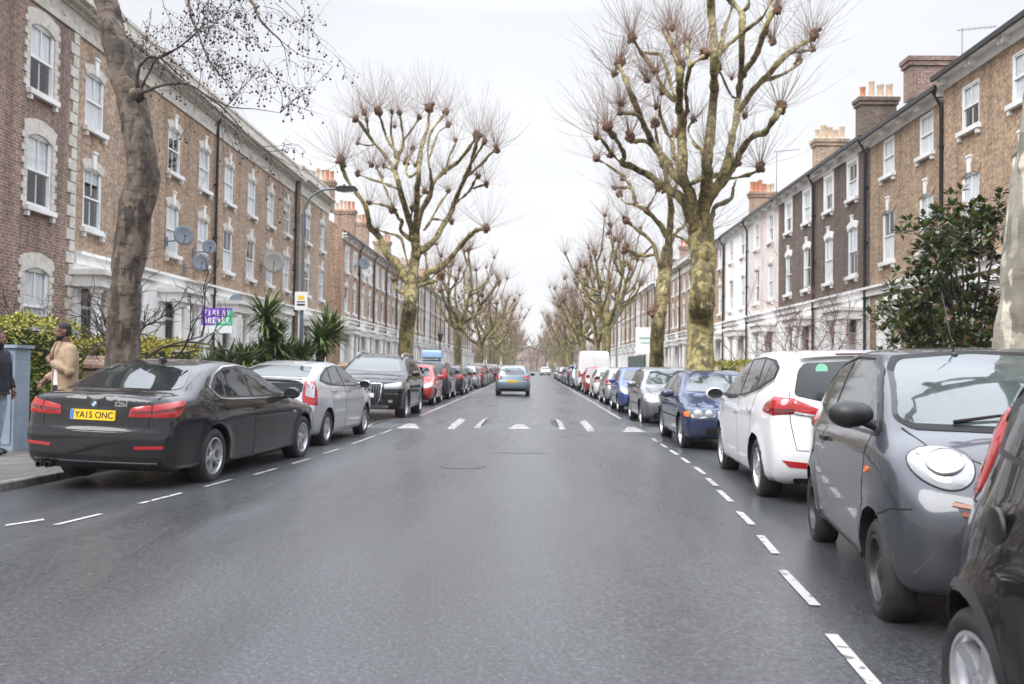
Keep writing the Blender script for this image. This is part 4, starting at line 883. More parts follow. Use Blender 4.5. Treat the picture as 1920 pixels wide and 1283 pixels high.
# --- blue three-door with twin round lamps
def twin_tail(root, car, pt, stp, spot):
    q, n = spot((2.05, 0, .735), (.6, 0, .8)); roundel(root, q + n * .002, n, .038)
    for sd in (-1, 1):
        for yy, rr_ in ((.66, .082), (.47, .07)):
            q, n = spot((2.1, sd * yy, .655), (1, sd * .25, 0)); b = MB(); b.lathe([(rr_, 0), (rr_, .012), (rr_ * .9, .02), (rr_ * .5, .032), (.001, .036)], 22); o = b.build('headlight', M['reflector'], root, angle=40); o.matrix_local = basis(q, Vector((0, 0, 1)).cross(n), (0, 0, 1))
TWIN = dict(L=4.26, W=1.75, H=1.41, ax=(1.38, -1.345), rw=.31, rr=.215, rim='d5', ww=.205,
  prof=[(1.98, .19), (2.08, .32), (2.13, .5), (2.11, .64), (2.03, .73), (1.75, .82), (1.4, .89), (.98, .965), (.6, 1.15), (.25, 1.30), (-.05, 1.375), (-.45, 1.41), (-.9, 1.385), (-1.3, 1.30), (-1.65, 1.14), (-1.85, 1.03), (-2.02, 1.0), (-2.08, .9), (-2.13, .6), (-2.08, .35), (-1.95, .2), (0, .16)],
  sect=sect(.96, 1.40, .68, .95), kw=dict(k=.10, bowf=.2, bowr=.12, flare=.02), plan=None,
  ws=[(0, 1.31), (-.50, 1.28), (-.66, 1.03), (0, .995)], rwin=[(0, 1.32), (-.5, 1.29), (-.6, 1.08), (0, 1.06)], wsm=M['glass_lt'],
  win=[[(.72, 1.0), (.45, 1.15), (.12, 1.275), (-.3, 1.325), (-.36, .99)], [(-.45, .995), (-.38, 1.325), (-.85, 1.30), (-1.2, 1.2), (-1.42, 1.04)]],
  doors=[[(.92, .94), (.86, .25), (-.46, .25), (-.48, .96)]], handles=[(-.33, .83)],
  mirror=(.66, .98, .99), mm=P_['navy'], plates={}, hm=M['black'],
  seams=[([(1.0, -.70), (1.6, -.66), (1.98, -.56), (2.02, 0), (1.98, .56), (1.6, .66), (1.0, .70)], 'T')],
  extra=[('lamp_housing', [(2.1, -.36, .60), (2.1, -.38, .715), (1.9, -.76, .735), (1.72, -.85, .71), (1.80, -.86, .61), (2.0, -.74, .575)], (.85, -.5, 0), 'glass', dict(off=.004)),
         ('indicator', [(1.93, -.76, .70), (1.96, -.765, .61), (1.80, -.85, .62), (1.76, -.84, .70)], (.7, -.7, 0), 'orange', dict(off=.012, r=.02)),
         ('kidney_grille', [(2.12, -.03, .715), (2.12, -.03, .60), (2.12, -.15, .60), (2.12, -.20, .70)], (1, 0, .001), 'gap', dict(off=.006)),
         ('lower_intake', sy([(0, .42), (-.48, .42), (-.52, .3), (0, .29)]), 'F', 'gap', dict(off=.004)),
         ('plate_holder', [(2.12, .24, .50), (2.12, -.24, .50), (2.12, -.24, .40), (2.12, .24, .40)], (1, 0, .001), 'steel', dict(off=.016, mir=False, r=.01)),
         ('tail_light', [(-2.05, -.55, .92), (-2.1, -.55, .78), (-1.85, -.86, .78), (-1.82, -.84, .92)], (-.8, -.6, 0), 'red_lamp', dict(bulge=.012))],
  strips=[('side_rub_strip', [(1.0, .57), (-.95, .57)], 'R', 'black', .03, .008), ('grille_surround', rounded([(2.12, -.03, .72), (2.12, -.03, .595), (2.12, -.155, .595), (2.12, -.21, .705), (2.12, -.03, .72)], .03), (1, 0, .001), 'chrome', .012, .01), ('bumper_line', [(2.1, .7, .535), (2.13, 0, .545), (2.1, -.7, .535)], (1, 0, .001), 'gap', .012, .002)],
  tail=twin_tail)
# --- general shapes for the rest of the row
HATCH = dict(L=3.95, W=1.66, H=1.47, ax=(1.18, -1.26), rw=.295, rr=.195, rim='s6', ww=.19,
  prof=[(1.8, .2), (1.92, .33), (1.97, .52), (1.94, .66), (1.85, .75), (1.5, .87), (1.02, .98), (.62, 1.19), (.28, 1.36), (.0, 1.435), (-.4, 1.47), (-1.0, 1.45), (-1.5, 1.385), (-1.68, 1.32), (-1.78, 1.12), (-1.86, .96), (-1.90, .8), (-1.96, .62), (-1.96, .45), (-1.9, .3), (-1.75, .2), (0, .17)],
  sect=sect(.98, 1.46, .69, .955), kw=dict(k=.11, bowf=.2, bowr=.13, flare=.02), plan=[(-1.97, .90), (-1.6, .965), (-1, 1), (.9, 1), (1.4, .98), (1.97, .87)],
  ws=[(0, 1.37), (-.48, 1.34), (-.63, 1.05), (0, 1.01)], rwin=[(0, 1.35), (-.47, 1.33), (-.60, 1.02), (0, .99)],
  win=[[(.78, 1.01), (.5, 1.17), (.15, 1.33), (-.13, 1.375), (-.16, 1.01)], [(-.24, 1.01), (-.21, 1.38), (-.85, 1.355), (-1.05, 1.06)], [(-1.11, 1.08), (-.95, 1.345), (-1.25, 1.31), (-1.4, 1.14)]], swm=M['glass_lt'], rwm=M['glass_lt'],
  doors=[[(.9, .96), (.84, .28), (-.16, .28), (-.2, .99)], [(-.22, .99), (-.18, .28), (-.82, .28), (-1.0, .8), (-1.07, 1.02)]], handles=[(-.05, .87), (-.93, .89)],
  mirror=(.68, .95, 1.02), plates={'rear': (.70, .012), 'front': (.44, .02)},
  seams=[([(-1.78, -.66, 1.0), (-1.9, -.64, .62), (-1.96, .64, .62), (-1.78, .66, 1.0)], (-1, 0, .001)), ([(1.02, -.66), (1.6, -.62), (1.85, -.5), (1.88, .5), (1.6, .62), (1.02, .66)], 'T')],
  extra=[('tail_light', [(-1.80, -.50, .95), (-1.88, -.50, .78), (-1.62, -.82, .76), (-1.52, -.80, .98), (-1.66, -.72, 1.02)], (-.78, -.62, 0), 'red_lamp', dict(bulge=.016, off=.005)),
         ('lamp_band', [(-1.86, -.56, .86), (-1.88, -.56, .81), (-1.7, -.78, .80), (-1.68, -.78, .85)], (-.78, -.62, 0), 'clear_lamp', dict(off=.022)),
         ('headlight', [(1.92, -.44, .62), (1.86, -.46, .74), (1.45, -.76, .85), (1.6, -.81, .66)], (.8, -.6, 0.1), 'clear_lamp', dict(bulge=.016)),
         ('grille', sy([(0, .70), (-.38, .71), (-.35, .60), (0, .58)]), 'F', 'black', dict(off=.005)),
         ('lower_intake', sy([(0, .40), (-.55, .40), (-.6, .27), (0, .26)]), 'F', 'gap', dict(off=.003)),
         ('lower_valance', [(-1.9, .66, .36), (-1.9, -.66, .36), (-1.88, -.6, .24), (-1.88, .6, .24)], (-1, 0, 0.001), 'black', dict(mir=False))],
  strips=[('side_rub_strip', [(.86, .53), (-.86, .53)], 'R', 'black', .03, .006)])
ESTATE = dict(L=4.7, W=1.80, H=1.49, ax=(1.45, -1.32), rw=.32, rr=.22, rim='s7', ww=.21,
  prof=[(2.15, .2), (2.28, .33), (2.35, .52), (2.33, .68), (2.2, .79), (1.8, .88), (1.15, 1.0), (.78, 1.2), (.38, 1.385), (.05, 1.455), (-.5, 1.49), (-1.3, 1.47), (-1.9, 1.40), (-2.1, 1.25), (-2.22, 1.0), (-2.3, .75), (-2.34, .5), (-2.25, .27), (-2.1, .2), (0, .17)],
  sect=sect(1.0, 1.48, .69, .955), kw=dict(k=.11, bowf=.22, bowr=.12),
  ws=[(0, 1.395), (-.52, 1.36), (-.68, 1.065), (0, 1.03)], rwin=[(0, 1.36), (-.52, 1.33), (-.62, 1.04), (0, 1.01)], wsm=M['glass_lt'],
  dlo=[(1.0, 1.0), (.6, 1.25), (.2, 1.37), (-.5, 1.415), (-1.4, 1.385), (-1.85, 1.3), (-1.95, 1.08), (-.5, 1.02)],
  win=[[(.84, 1.03), (.5, 1.22), (.18, 1.345), (-.13, 1.38), (-.16, 1.035)], [(-.24, 1.035), (-.21, 1.385), (-.9, 1.375), (-1.0, 1.05)], [(-1.08, 1.06), (-1.0, 1.37), (-1.4, 1.355), (-1.76, 1.27), (-1.82, 1.1)]], swm=M['glass_lt'],
  doors=[[(1.0, .98), (.93, .28), (-.16, .28), (-.2, 1.01)], [(-.22, 1.01), (-.18, .28), (-.9, .28), (-1.08, .8), (-1.1, 1.02)]], handles=[(-.04, .88), (-.96, .9)],
  mirror=(.76, 1.01, 1.05), plates={'front': (.45, .02), 'rear': (.75, .01)},
  seams=[([(1.15, -.7), (1.9, -.66), (2.2, -.5), (2.24, .5), (1.9, .66), (1.15, .7)], 'T')],
  extra=[('headlight', [(2.28, -.46, .60), (2.22, -.46, .75), (1.85, -.80, .84), (1.95, -.85, .64)], (.8, -.6, 0.1), 'clear_lamp', dict(bulge=.02, r=.06)),
         ('grille', sy([(0, .76), (-.34, .75), (-.30, .58), (0, .56)]), 'F', 'black', dict(off=.006)),
         ('lower_intake', sy([(0, .38), (-.62, .38), (-.66, .26), (0, .25)]), 'F', 'gap', dict(off=.003)),
         ('tail_light', [(-2.2, -.58, 1.0), (-2.28, -.58, .78), (-2.0, -.88, .78), (-1.95, -.84, 1.0)], (-.8, -.6, 0), 'red_lamp', dict(bulge=.012))],
  strips=[('side_rub_strip', [(.95, .55), (-.92, .55)], 'R', 'black', .03, .006), ('grille_frame', rounded([(2.3, .35, .77), (2.3, -.35, .77), (2.3, -.31, .575), (2.3, .31, .575), (2.3, .35, .77)], .03), (1, 0, .001), 'chrome', .02, .012)])
TALL = dict(ESTATE, L=4.4, H=1.68, W=1.80, ax=(1.32, -1.30), rw=.33, rim='s5',
  prof=[(2.0, .22), (2.14, .38), (2.2, .6), (2.15, .8), (1.9, .93), (1.55, 1.02), (1.2, 1.1), (.75, 1.36), (.4, 1.55), (.05, 1.63), (-.5, 1.68), (-1.3, 1.66), (-1.85, 1.57), (-2.0, 1.4), (-2.1, 1.1), (-2.17, .8), (-2.19, .55), (-2.1, .3), (-1.95, .22), (0, .2)],
  sect=sect(1.1, 1.67, .70, .955), ws=[(0, 1.56), (-.53, 1.53), (-.69, 1.16), (0, 1.13)], rwin=[(0, 1.54), (-.54, 1.51), (-.64, 1.12), (0, 1.09)],
  dlo=[(1.0, 1.11), (.6, 1.38), (.2, 1.53), (-.5, 1.585), (-1.4, 1.555), (-1.75, 1.42), (-1.85, 1.2), (-.5, 1.13)],
  win=[[(.84, 1.14), (.5, 1.36), (.18, 1.5), (-.13, 1.545), (-.16, 1.145)], [(-.24, 1.145), (-.21, 1.55), (-.9, 1.54), (-1.0, 1.16)], [(-1.08, 1.17), (-1.0, 1.535), (-1.35, 1.5), (-1.65, 1.39), (-1.72, 1.2)]],
  doors=[[(1.0, 1.08), (.93, .32), (-.16, .32), (-.2, 1.12)], [(-.22, 1.12), (-.18, .32), (-.85, .32), (-1.02, .8), (-1.08, 1.13)]], handles=[(-.04, .98), (-.94, 1.0)],
  mirror=(.78, 1.01, 1.16), plates={'front': (.5, .02), 'rear': (.85, .01)}, seams=[], strips=[],
  extra=[('headlight', [(2.12, -.46, .72), (2.05, -.46, .87), (1.65, -.80, .98), (1.75, -.85, .76)], (.8, -.6, 0.1), 'clear_lamp', dict(bulge=.016)), ('grille', sy([(0, .82), (-.36, .82), (-.32, .64), (0, .62)]), 'F', 'black', dict(off=.006)),
         ('tail_light', [(-2.0, -.62, 1.3), (-2.12, -.62, .9), (-1.95, -.87, .88), (-1.85, -.78, 1.3)], (-.8, -.6, 0), 'red_lamp', dict(bulge=.014)), ('lower_valance', [(-2.15, .7, .42), (-2.15, -.7, .42), (-2.1, -.66, .26), (-2.1, .66, .26)], (-1, 0, 0.001), 'black', dict(mir=False))])
VAN = dict(L=5.2, W=1.98, H=2.45, ax=(1.75, -1.45), rw=.34, rr=.2, rim='steel', ww=.22,
  prof=[(2.4, .25), (2.55, .4), (2.6, .7), (2.5, .95), (2.2, 1.12), (1.8, 1.25), (1.35, 1.8), (1.0, 2.22), (.6, 2.4), (0, 2.45), (-2.3, 2.45), (-2.52, 2.38), (-2.57, 2.1), (-2.6, .5), (-2.55, .3), (0, .25)],
  sect=[(0, .93), (.3, .975), (.8, 1.0), (1.2, .99), (1.8, .95), (2.3, .89), (2.6, .84)], kw=dict(k=.12, bowf=.22, bowr=.05, flare=.02), plan=[(-2.6, .97), (-2, 1), (1.6, 1), (2.1, .97), (2.6, .86)],
  ws=[(0, 2.05), (-.72, 2.0), (-.8, 1.35), (0, 1.3)], rwin=None,
  win=[[(1.55, 1.3), (1.1, 1.85), (.45, 1.95), (.45, 1.3)]], doors=[[(1.6, 1.26), (1.4, .4), (.42, .4), (.40, 1.98), (1.0, 1.98)]], handles=[(.55, 1.1)], mirror=(1.45, 1.15, 1.45), mm=M['black'], plates={'rear': (.75, .01), 'front': (.55, .02)},
  seams=[([(-2.6, 0, 2.3), (-2.6, 0, .5)], (-1, 0, .001))],
  extra=[('tail_light', [(-2.55, -.86, 1.25), (-2.56, -.86, .85), (-2.5, -.97, .85), (-2.5, -.96, 1.25)], (-.85, -.5, 0), 'red_lamp', {}), ('headlight', [(2.5, -.55, .85), (2.4, -.58, 1.05), (2.0, -.88, 1.15), (2.15, -.93, .92)], (.8, -.6, 0), 'clear_lamp', {}), ('bumper', [(-2.6, .9, .55), (-2.6, -.9, .55), (-2.6, -.88, .36), (-2.6, .88, .36)], (-1, 0, .001), 'black', dict(mir=False))])
bmw = wheels_at(make_car('saloon_car', SALOON, P_['graphite']), SALOON, (-3.5, 13.86), (-3.81, 10.96), 'R', 'dark grey saloon with yellow plate YA15 ONC, parked by the leaning trunk')
prius = wheels_at(make_car('hatchback_car', LIFT, P_['silver']), LIFT, (-3.45, 18.8), (-3.62, 16.06), 'R', 'silver hatchback with tall pale tail lamps, parked ahead of the dark grey saloon')
q7 = wheels_at(make_car('off_roader', SUV, P_['black']), SUV, (-3.36, 24.3), (-3.36, 27.3), 'L', 'big black off-roader with ringed upright grille, facing back down the street')
zaf = wheels_at(make_car('people_carrier', MPV, P_['white']), MPV, (2.74, 13.32), (2.58, 10.51), 'L', 'white people carrier with green round sticker in its rear window')
mic = wheels_at(make_car('small_car', CITY, P_['grey']), CITY, (2.03, 5.39), (2.40, 7.86), 'R', 'small grey three-door car with oval headlamps and black mirror')
jaz = wheels_at(make_car('small_car', UPRIGHT, P_['black']), UPRIGHT, (1.58, 1.0), (1.64, 3.40), 'R', 'black hatchback with tall red tail lamp, mostly cut off beside the grey three-door')
twin = wheels_at(make_car('hatchback_car', TWIN, P_['navy']), TWIN, (2.70, 16.7), (2.74, 19.45), 'R', 'dark blue three-door with twin round headlamps, facing us')
zaf.scale = (1, 1, 1.02); mic.scale = (1, 1, 1.05)
M['warmbrick'] = brick('warm_brick', (.48, .325, .20), (.32, .21, .135), dirtamt=.3)
# ---------------------------------------------------------------- terraced houses (facade at local x = 0, facing +x)
HC = {}
def cached(key, fn):
    if key not in HC: HC[key] = fn()
    return HC[key]
def m_frame(w, h, bars):
    m = MB(); a = w / 2; t = .055
    for (y0, y1, z0, z1) in ((-a, -a + t, 0, h), (a - t, a, 0, h), (-a + t, a - t, h - t, h), (-a + t, a - t, 0, t)): m.box(-.17, -.07, y0, y1, z0, z1)
    m.box(-.14, -.085, -a + t, a - t, h * .5 - .022, h * .5 + .026)
    for z0, z1, x0 in ((t, h * .5 - .022, -.15), (h * .5 + .026, h - t, -.12)):
        for y0, y1 in ((-a + t, -a + t + .035), (a - t - .035, a - t)): m.box(x0, x0 + .03, y0, y1, z0, z1)
        m.box(x0, x0 + .03, -a + t + .035, a - t - .035, z0 if z0 < .1 else z1 - .04, z0 + .05 if z0 < .1 else z1)
        for b in range(1, bars): 
            y = -a + t + (w - 2 * t) * b / bars; m.box(x0 + .002, x0 + .028, y - .012, y + .012, z0 + .052, z1 - .042)
    return m.mesh('window', M['sash'])
def m_pane(w, h):
    m = MB(); a = w / 2 - .05
    m.add([(-.118, -a, .05), (-.118, a, .05), (-.118, a, h - .05), (-.118, -a, h - .05)], [(0, 1, 2, 3)]); return m.mesh('pane', M['pane'])
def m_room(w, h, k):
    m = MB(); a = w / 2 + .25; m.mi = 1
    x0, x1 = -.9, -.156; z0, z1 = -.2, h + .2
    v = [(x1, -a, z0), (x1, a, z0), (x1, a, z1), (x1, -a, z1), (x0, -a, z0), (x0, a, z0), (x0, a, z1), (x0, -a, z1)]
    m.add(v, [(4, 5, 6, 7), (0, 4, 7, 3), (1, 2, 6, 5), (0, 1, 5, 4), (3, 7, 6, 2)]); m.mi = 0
    def cloth(y0, y1, za, zb, n=10):
        vs = []
        for i in range(n + 1): 
            y = y0 + (y1 - y0) * i / n; x = -.142 + (.008 if i % 2 else -.008); vs += [(x, y, za), (x, y, zb)]
        m.add(vs, [(2 * i, 2 * i + 2, 2 * i + 3, 2 * i + 1) for i in range(n)])
    b = w / 2 + .02
    if k == 0: cloth(-b, b, 0, h, 18)
    elif k == 1: cloth(-b, b, h * .48, h, 2)
    elif k == 2: cloth(-b, -b * .35, 0, h); cloth(b * .4, b, 0, h)
    elif k == 3: cloth(-b, b, 0, h * .5, 14)
    elif k == 4: cloth(-b, b, h * .75, h, 2); cloth(-b, -b * .5, 0, h)
    return m.mesh('curtain', [M['curtain'], M['dark_room']])
def m_sill(w, mat, br=True):
    m = MB(); a = w / 2 + .12; m.box(-.07, .13, -a, a, -.13, -.004)
    if br:
        for s in (-1, 1): m.box(.002, .10, s * (a - .1) - .05, s * (a - .1) + .05, -.26, -.132)
    return m.mesh('sill', mat)
def arch_poly(w, rise, th, n=10):
    a = w / 2 + .012; lo = [(-a + 2 * a * i / n, rise * (1 - (2 * i / n - 1) ** 2)) for i in range(n + 1)]
    b = a + .14; hi = [(b - 2 * b * i / n, th + rise * (1 - (1 - 2 * i / n) ** 2)) for i in range(n + 1)]
    return lo + hi
def m_arch(w, mat, th=.24): 
    m = MB(); P = arch_poly(w, .13, th); n = len(P) // 2
    for i in range(n - 1):     # strips, so that no face is concave
        q = [P[i], P[i + 1], P[2 * n - 2 - i], P[2 * n - 1 - i]]; m.prism(q, (0, 0, -.13), (0, 1, 0), (0, 0, 1), (1, 0, 0), -.10, .022)
    return m.mesh('lintel', mat)
def m_key():
    m = MB(); m.prism([(-.075, 0), (.075, 0), (.115, .42), (-.115, .42)], (0, 0, -.03), (0, 1, 0), (0, 0, 1), (1, 0, 0), -.02, .06); m.box(-.02, .085, -.13, .13, .392, .45); return m.mesh('keystone', M['stone'] if 0 else M['white'])
def m_surround(w, h):
    m = MB(); a = w / 2
    for i in range(int((h + .25) / .15)):      # toothed pale brick jambs
        z = -.10 + i * .15; d = .24 if i % 2 else .15
        for s in (-1, 1): y0, y1 = sorted((s * (a - .004), s * (a + d))); m.box(-.02, .024, y0, y1, z + .005, z + .145)
    P = arch_poly(w + .1, .16, .36); n = len(P) // 2
    for i in range(n - 1): m.prism([P[i], P[i + 1], P[2 * n - 2 - i], P[2 * n - 1 - i]], (0, 0, h - .15), (0, 1, 0), (0, 0, 1), (1, 0, 0), -.10, .03)
    return m.mesh('surround', M['stone'])
def m_archi(w, h):
    m = MB(); a = w / 2; d = .13
    for s in (-1, 1): y0, y1 = sorted((s * (a - .004), s * (a + d))); m.box(-.02, .03, y0, y1, -.0, h)
    m.box(-.02, .035, -a - d, a + d, h - .002, h + .16); m.box(-.02, .09, -a - d - .04, a + d + .04, h + .162, h + .22)
    return m.mesh('architrave', M['white'])
def window(par, y, z, w, h, style, far=False, key=True, smat=None, lmat=None, bars=2):
    f = inst('window', cached(('f', w, h, bars), lambda: m_frame(w, h, bars)), par, (.06, y, z)); b = (-.06, 0, 0)
    inst('pane', cached(('p', w, h), lambda: m_pane(w, h)), f)
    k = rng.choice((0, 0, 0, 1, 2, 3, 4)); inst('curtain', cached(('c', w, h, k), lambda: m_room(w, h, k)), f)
    sm = smat or M['white']; inst('sill', cached(('s', w, sm.name, style), lambda: m_sill(w, sm)), f, b)
    if style in ('arch', 'archkey'):
        lm = lmat or M['stone']; inst('lintel', cached(('a', w, lm.name), lambda: m_arch(w, lm)), f, (-.06, 0, h))
        if style == 'archkey': inst('keystone', cached(('k',), m_key), f, (-.06, 0, h))
    elif style == 'surround': inst('surround', cached(('u', w, h), lambda: m_surround(w, h)), f, b)
    elif style == 'archi': inst('architrave', cached(('h', w, h), lambda: m_archi(w, h)), f, b)
    return f
def holed_wall(m, L, z0, z1, holes, rev=.2):
    ys = sorted({0, L, *[h[0] for h in holes], *[h[1] for h in holes]}); zs = sorted({z0, z1, *[h[2] for h in holes], *[h[3] for h in holes]})
    for i in range(len(ys) - 1):
        for j in range(len(zs) - 1):
            a, b, c, d = ys[i], ys[i + 1], zs[j], zs[j + 1]; my, mz = (a + b) / 2, (c + d) / 2
            if any(h[0] < my < h[1] and h[2] < mz < h[3] for h in holes): continue
            m.add([(0, a, c), (0, b, c), (0, b, d), (0, a, d)], [(0, 1, 2, 3)])
    for a, b, c, d in holes:
        m.add([(0, a, c), (-rev, a, c), (-rev, a, d), (0, a, d)], [(0, 1, 2, 3)]); m.add([(0, b, c), (0, b, d), (-rev, b, d), (-rev, b, c)], [(0, 1, 2, 3)])
        m.add([(0, a, d), (-rev, a, d), (-rev, b, d), (0, b, d)], [(0, 1, 2, 3)]); m.add([(0, a, c), (0, b, c), (-rev, b, c), (-rev, a, c)], [(0, 1, 2, 3)])
def chimney(par, y, x, z0, z1, mat, pots=4, orange=1, wx=1.5, wy=.62):
    m = MB(); m.box(x - wx / 2, x + wx / 2, y - wy / 2, y + wy / 2, z0, z1 - .32); m.box(x - wx / 2 - .07, x + wx / 2 + .07, y - wy / 2 - .07, y + wy / 2 + .07, z1 - .318, z1 - .16); m.box(x - wx / 2 - .12, x + wx / 2 + .12, y - wy / 2 - .12, y + wy / 2 + .12, z1 - .158, z1)
    c = m.build('chimney', mat, par)
    for i in range(pots):
        h = rng.uniform(.5, .8); r = rng.uniform(.11, .14); px = x - wx / 2 + wx * (i + .5) / pots; q = MB()
        q.lathe([(r * 1.15, 0), (r * 1.1, .08), (r, .12), (r * .92, h - .1), (r * 1.12, h - .06), (r * 1.12, h), (r * .8, h), (r * .75, h - .3)], 12, 'z')
        q.build('pot', M['terracotta'] if i >= pots - orange else M['buffpot'], c, angle=40, loc=(px, y, z1))
    return c
HOUSES = []
def house(label, side, y0, y1, wall, rows, eave=9.75, top='eaves', ground='white', X=12., wins=None, far=False, chim=None, dx=0, style2='archkey', style3='arch', lmat=None, group=None, w=1.0, base_h=4.1, gwall=None, pipe=True, doorfirst=True, quoin=False):
    L = y1 - y0; root = empty('terraced_house', (-(X + dx), y0, 0), 0) if side < 0 else empty('terraced_house', (X + dx, y1, 0), math.pi)
    tag(root, label, 'house', group or ('brick terraced houses lining the street'))
    loc = (lambda Y: Y - y0) if side < 0 else (lambda Y: y1 - Y)
    ws = [loc(Y) for Y in (wins or (y0 + L * .27, y0 + L * .73))]; ws.sort()
    holes = []; spec = []
    for (z0, z1, st) in rows:
        for y in ws: holes.append((y - w / 2, y + w / 2, z0, z1)); spec.append((y, z0, w, z1 - z0, st))
    gz0, gz1 = 1.55, 3.55
    if ground != 'surround':
        dy, wy_ = (ws[0], ws[-1]) if (doorfirst ^ (side > 0)) else (ws[-1], ws[0])
        gw = 1.7 if ground == 'white' else 1.5
        holes += [(wy_ - gw / 2, wy_ + gw / 2, gz0, gz1), (dy - .55, dy + .55, .62, 3.55)]
    else:
        for y in ws: holes.append((y - w / 2, y + w / 2, 1.75, 3.6)); spec.append((y, 1.75, w, 1.85, 'surround'))
    m = MB(); Ht = eave
    if ground == 'white': 
        up = [h for h in holes if h[2] >= base_h]; lo = [h for h in holes if h[2] < base_h]
        holed_wall(m, L - .004, base_h, Ht, up); g_ = MB(); holed_wall(g_, L - .004, -.1, base_h, lo); g_.build('ground_floor_wall', gwall or M['white'], root)
    else: holed_wall(m, L - .004, -.1, Ht, holes)
    D = 8.5; L2 = L - .004
    m.add([(0, 0, -.1), (-D, 0, -.1), (-D, 0, Ht), (0, 0, Ht)], [(3, 2, 1, 0)]); m.add([(0, L2, -.1), (-D, L2, -.1), (-D, L2, Ht), (0, L2, Ht)], [(0, 1, 2, 3)]); m.add([(-D, 0, -.1), (-D, L2, -.1), (-D, L2, Ht), (-D, 0, Ht)], [(0, 1, 2, 3)][::-1])
    for yy in (0, L2): m.add([(0, yy, Ht), (-D / 2, yy, Ht + 2.5), (-D, yy, Ht)], [(0, 1, 2)])
    m.build('wall', wall, root)
    for s in spec: window(root, *s, far=far, lmat=lmat, bars=2 if not far else 1)
    if ground != 'surround':
        # tripartite window and panelled front door
        f = MB(); a = gw / 2; h = gz1 - gz0
        for q in (-a + .06, -a + .4, a - .4, a - .06): f.box(-.16, -.05, q - .06, q + .06, 0, h)
        f.box(-.16, -.06, -a, a, h - .09, h); f.box(-.16, -.06, -a, a, 0, .08); f.box(-.14, -.08, -a, a, h * .5 - .025, h * .5 + .025)
        fo = f.build('bay_window', M['sash'], root, loc=(.05, wy_, gz0)); inst('pane', cached(('p', gw, h), lambda: m_pane(gw, h)), fo); inst('curtain', cached(('c', gw, h, 0), lambda: m_room(gw, h, 0)), fo); inst('sill', cached(('s', gw, 'g'), lambda: m_sill(gw, M['white'])), fo)
        d = MB(); d.box(-.2, -.14, -.5, .5, .0, 2.1)
        for y_ in (-.24, .24):
            for za, zb in ((.2, .85), (1.05, 1.9)): d.box(-.145, -.125, y_ - .17, y_ + .17, za, zb)
        col = rng.choice(((.015, .02, .03), (.12, .012, .015), (.02, .05, .035), (.02, .02, .02), (.5, .5, .48)))
        do = d.build('door', cached(('dm', col), lambda: plain('door_paint', col, .3)), root, loc=(0, dy, .66))
        k = MB(); k.ball((-.10, .38, 1.0), .035); k.build('knob', M['chrome'], do, smooth=True)
        fr_ = MB()
        for s in (-1, 1): fr_.box(-.2, -.06, *sorted((s * .55, s * .49)), 0, 2.9)
        fr_.box(-.2, -.06, -.49, .49, 2.12, 2.2); fr_.box(-.2, -.06, -.49, .49, 2.82, 2.9); fr_.build('door_frame', M['sash'], do); fl = MB(); fl.add([(-.14, -.48, 2.2), (-.14, .48, 2.2), (-.14, .48, 2.82), (-.14, -.48, 2.82)], [(0, 1, 2, 3)]); fl.mi = 0; fl.build('fanlight', M['glass'], do)
        p = MB()
        for s in (-1, 1):
            p.lathe([(.17, 0), (.17, .12), (.13, .16), (.12, 2.5), (.17, 2.56), (.18, 2.7)], 14, 'z', (.55, dy + s * .78, .62)); p.box(.002, .10, dy + s * .78 - .13, dy + s * .78 + .13, .62, 3.3)
        p.box(.002, .80, dy - 1.02, dy + 1.02, 3.322, 3.62); p.box(.002, .92, dy - 1.1, dy + 1.1, 3.622, 3.76); p.build('porch', M['white'], root, angle=35)
        st = MB()
        for i in range(4): st.box(.0 + (.5 + .3 * i if 0 else .002), .9 + .3 * i, dy - .95, dy + .95, -.06 + .0, .62 - .155 * i) if i == 0 else st.box(.9 + .3 * (i - 1) + .002, .9 + .3 * i, dy - .95, dy + .95, -.06, .62 - .155 * i)
        st.build('steps', M['stone'], root)
        if ground != 'white':
            sr = MB(); h2 = gz1 - gz0
            for s in (-1, 1): sr.box(.002, .05, *sorted((wy_ + s * (a + .001), wy_ + s * (a + .2))), gz0 - .05, gz1 + .1)
            sr.box(.002, .06, wy_ - a - .25, wy_ + a + .25, gz1 + .102, gz1 + .32); sr.build('window_surround', M['white'], root)
    # string course above the ground floor
    s = MB()
    if ground != 'surround':
        s.box(.002, .10, .003, L - .007, base_h - .02, base_h + .22); s.box(.002, .22, .003, L - .007, base_h + .222, base_h + .30); s.build('string_course', M['white'], root)
    if top == 'eaves':
        e = MB(); e.box(.002, .06, .003, L - .007, eave - .34, eave - .07); e.box(.002, .32, .003, L - .007, eave - .068, eave - .0); n = int(L / 1.45)
        for i in range(n + 1):
            y = .25 + (L - .5) * i / n
            for q in (-.09, .09): e.box(.062, .27, y + q - .04, y + q + .04, eave - .26, eave - .07)
        e.build('eaves', M['white'], root)
        g2 = MB(); g2.box(.322, .42, .003, L - .007, eave - .09, eave + .04); g2.build('gutter', M['gutter'], root)
        r = MB(); zr = eave + 2.55; ov = .36
        r.add([(ov, .003, eave + .012), (ov, L - .007, eave + .012), (-D / 2, L - .007, zr), (-D / 2, .003, zr), (-D - .2, L - .007, eave), (-D - .2, .003, eave)], [(0, 1, 2, 3), (3, 2, 4, 5)])
        r.box(-D / 2 - .12, -D / 2 + .12, .003, L - .007, zr - .02, zr + .1); ro = r.build('roof', M['slate'], root)
        pw = MB()      # party-wall upstand
        pw.prism([(.1, eave - .05), (.1, eave + .22), (-D / 2, zr + .35), (-D / 2, zr - .1)], (0, 0, 0), (1, 0, 0), (0, 0, 1), (0, 1, 0), -.001 - .0, -.22); pw.build('parapet', wall, root, loc=(0, .24, 0))
        cz = zr
    elif top == 'mansard':
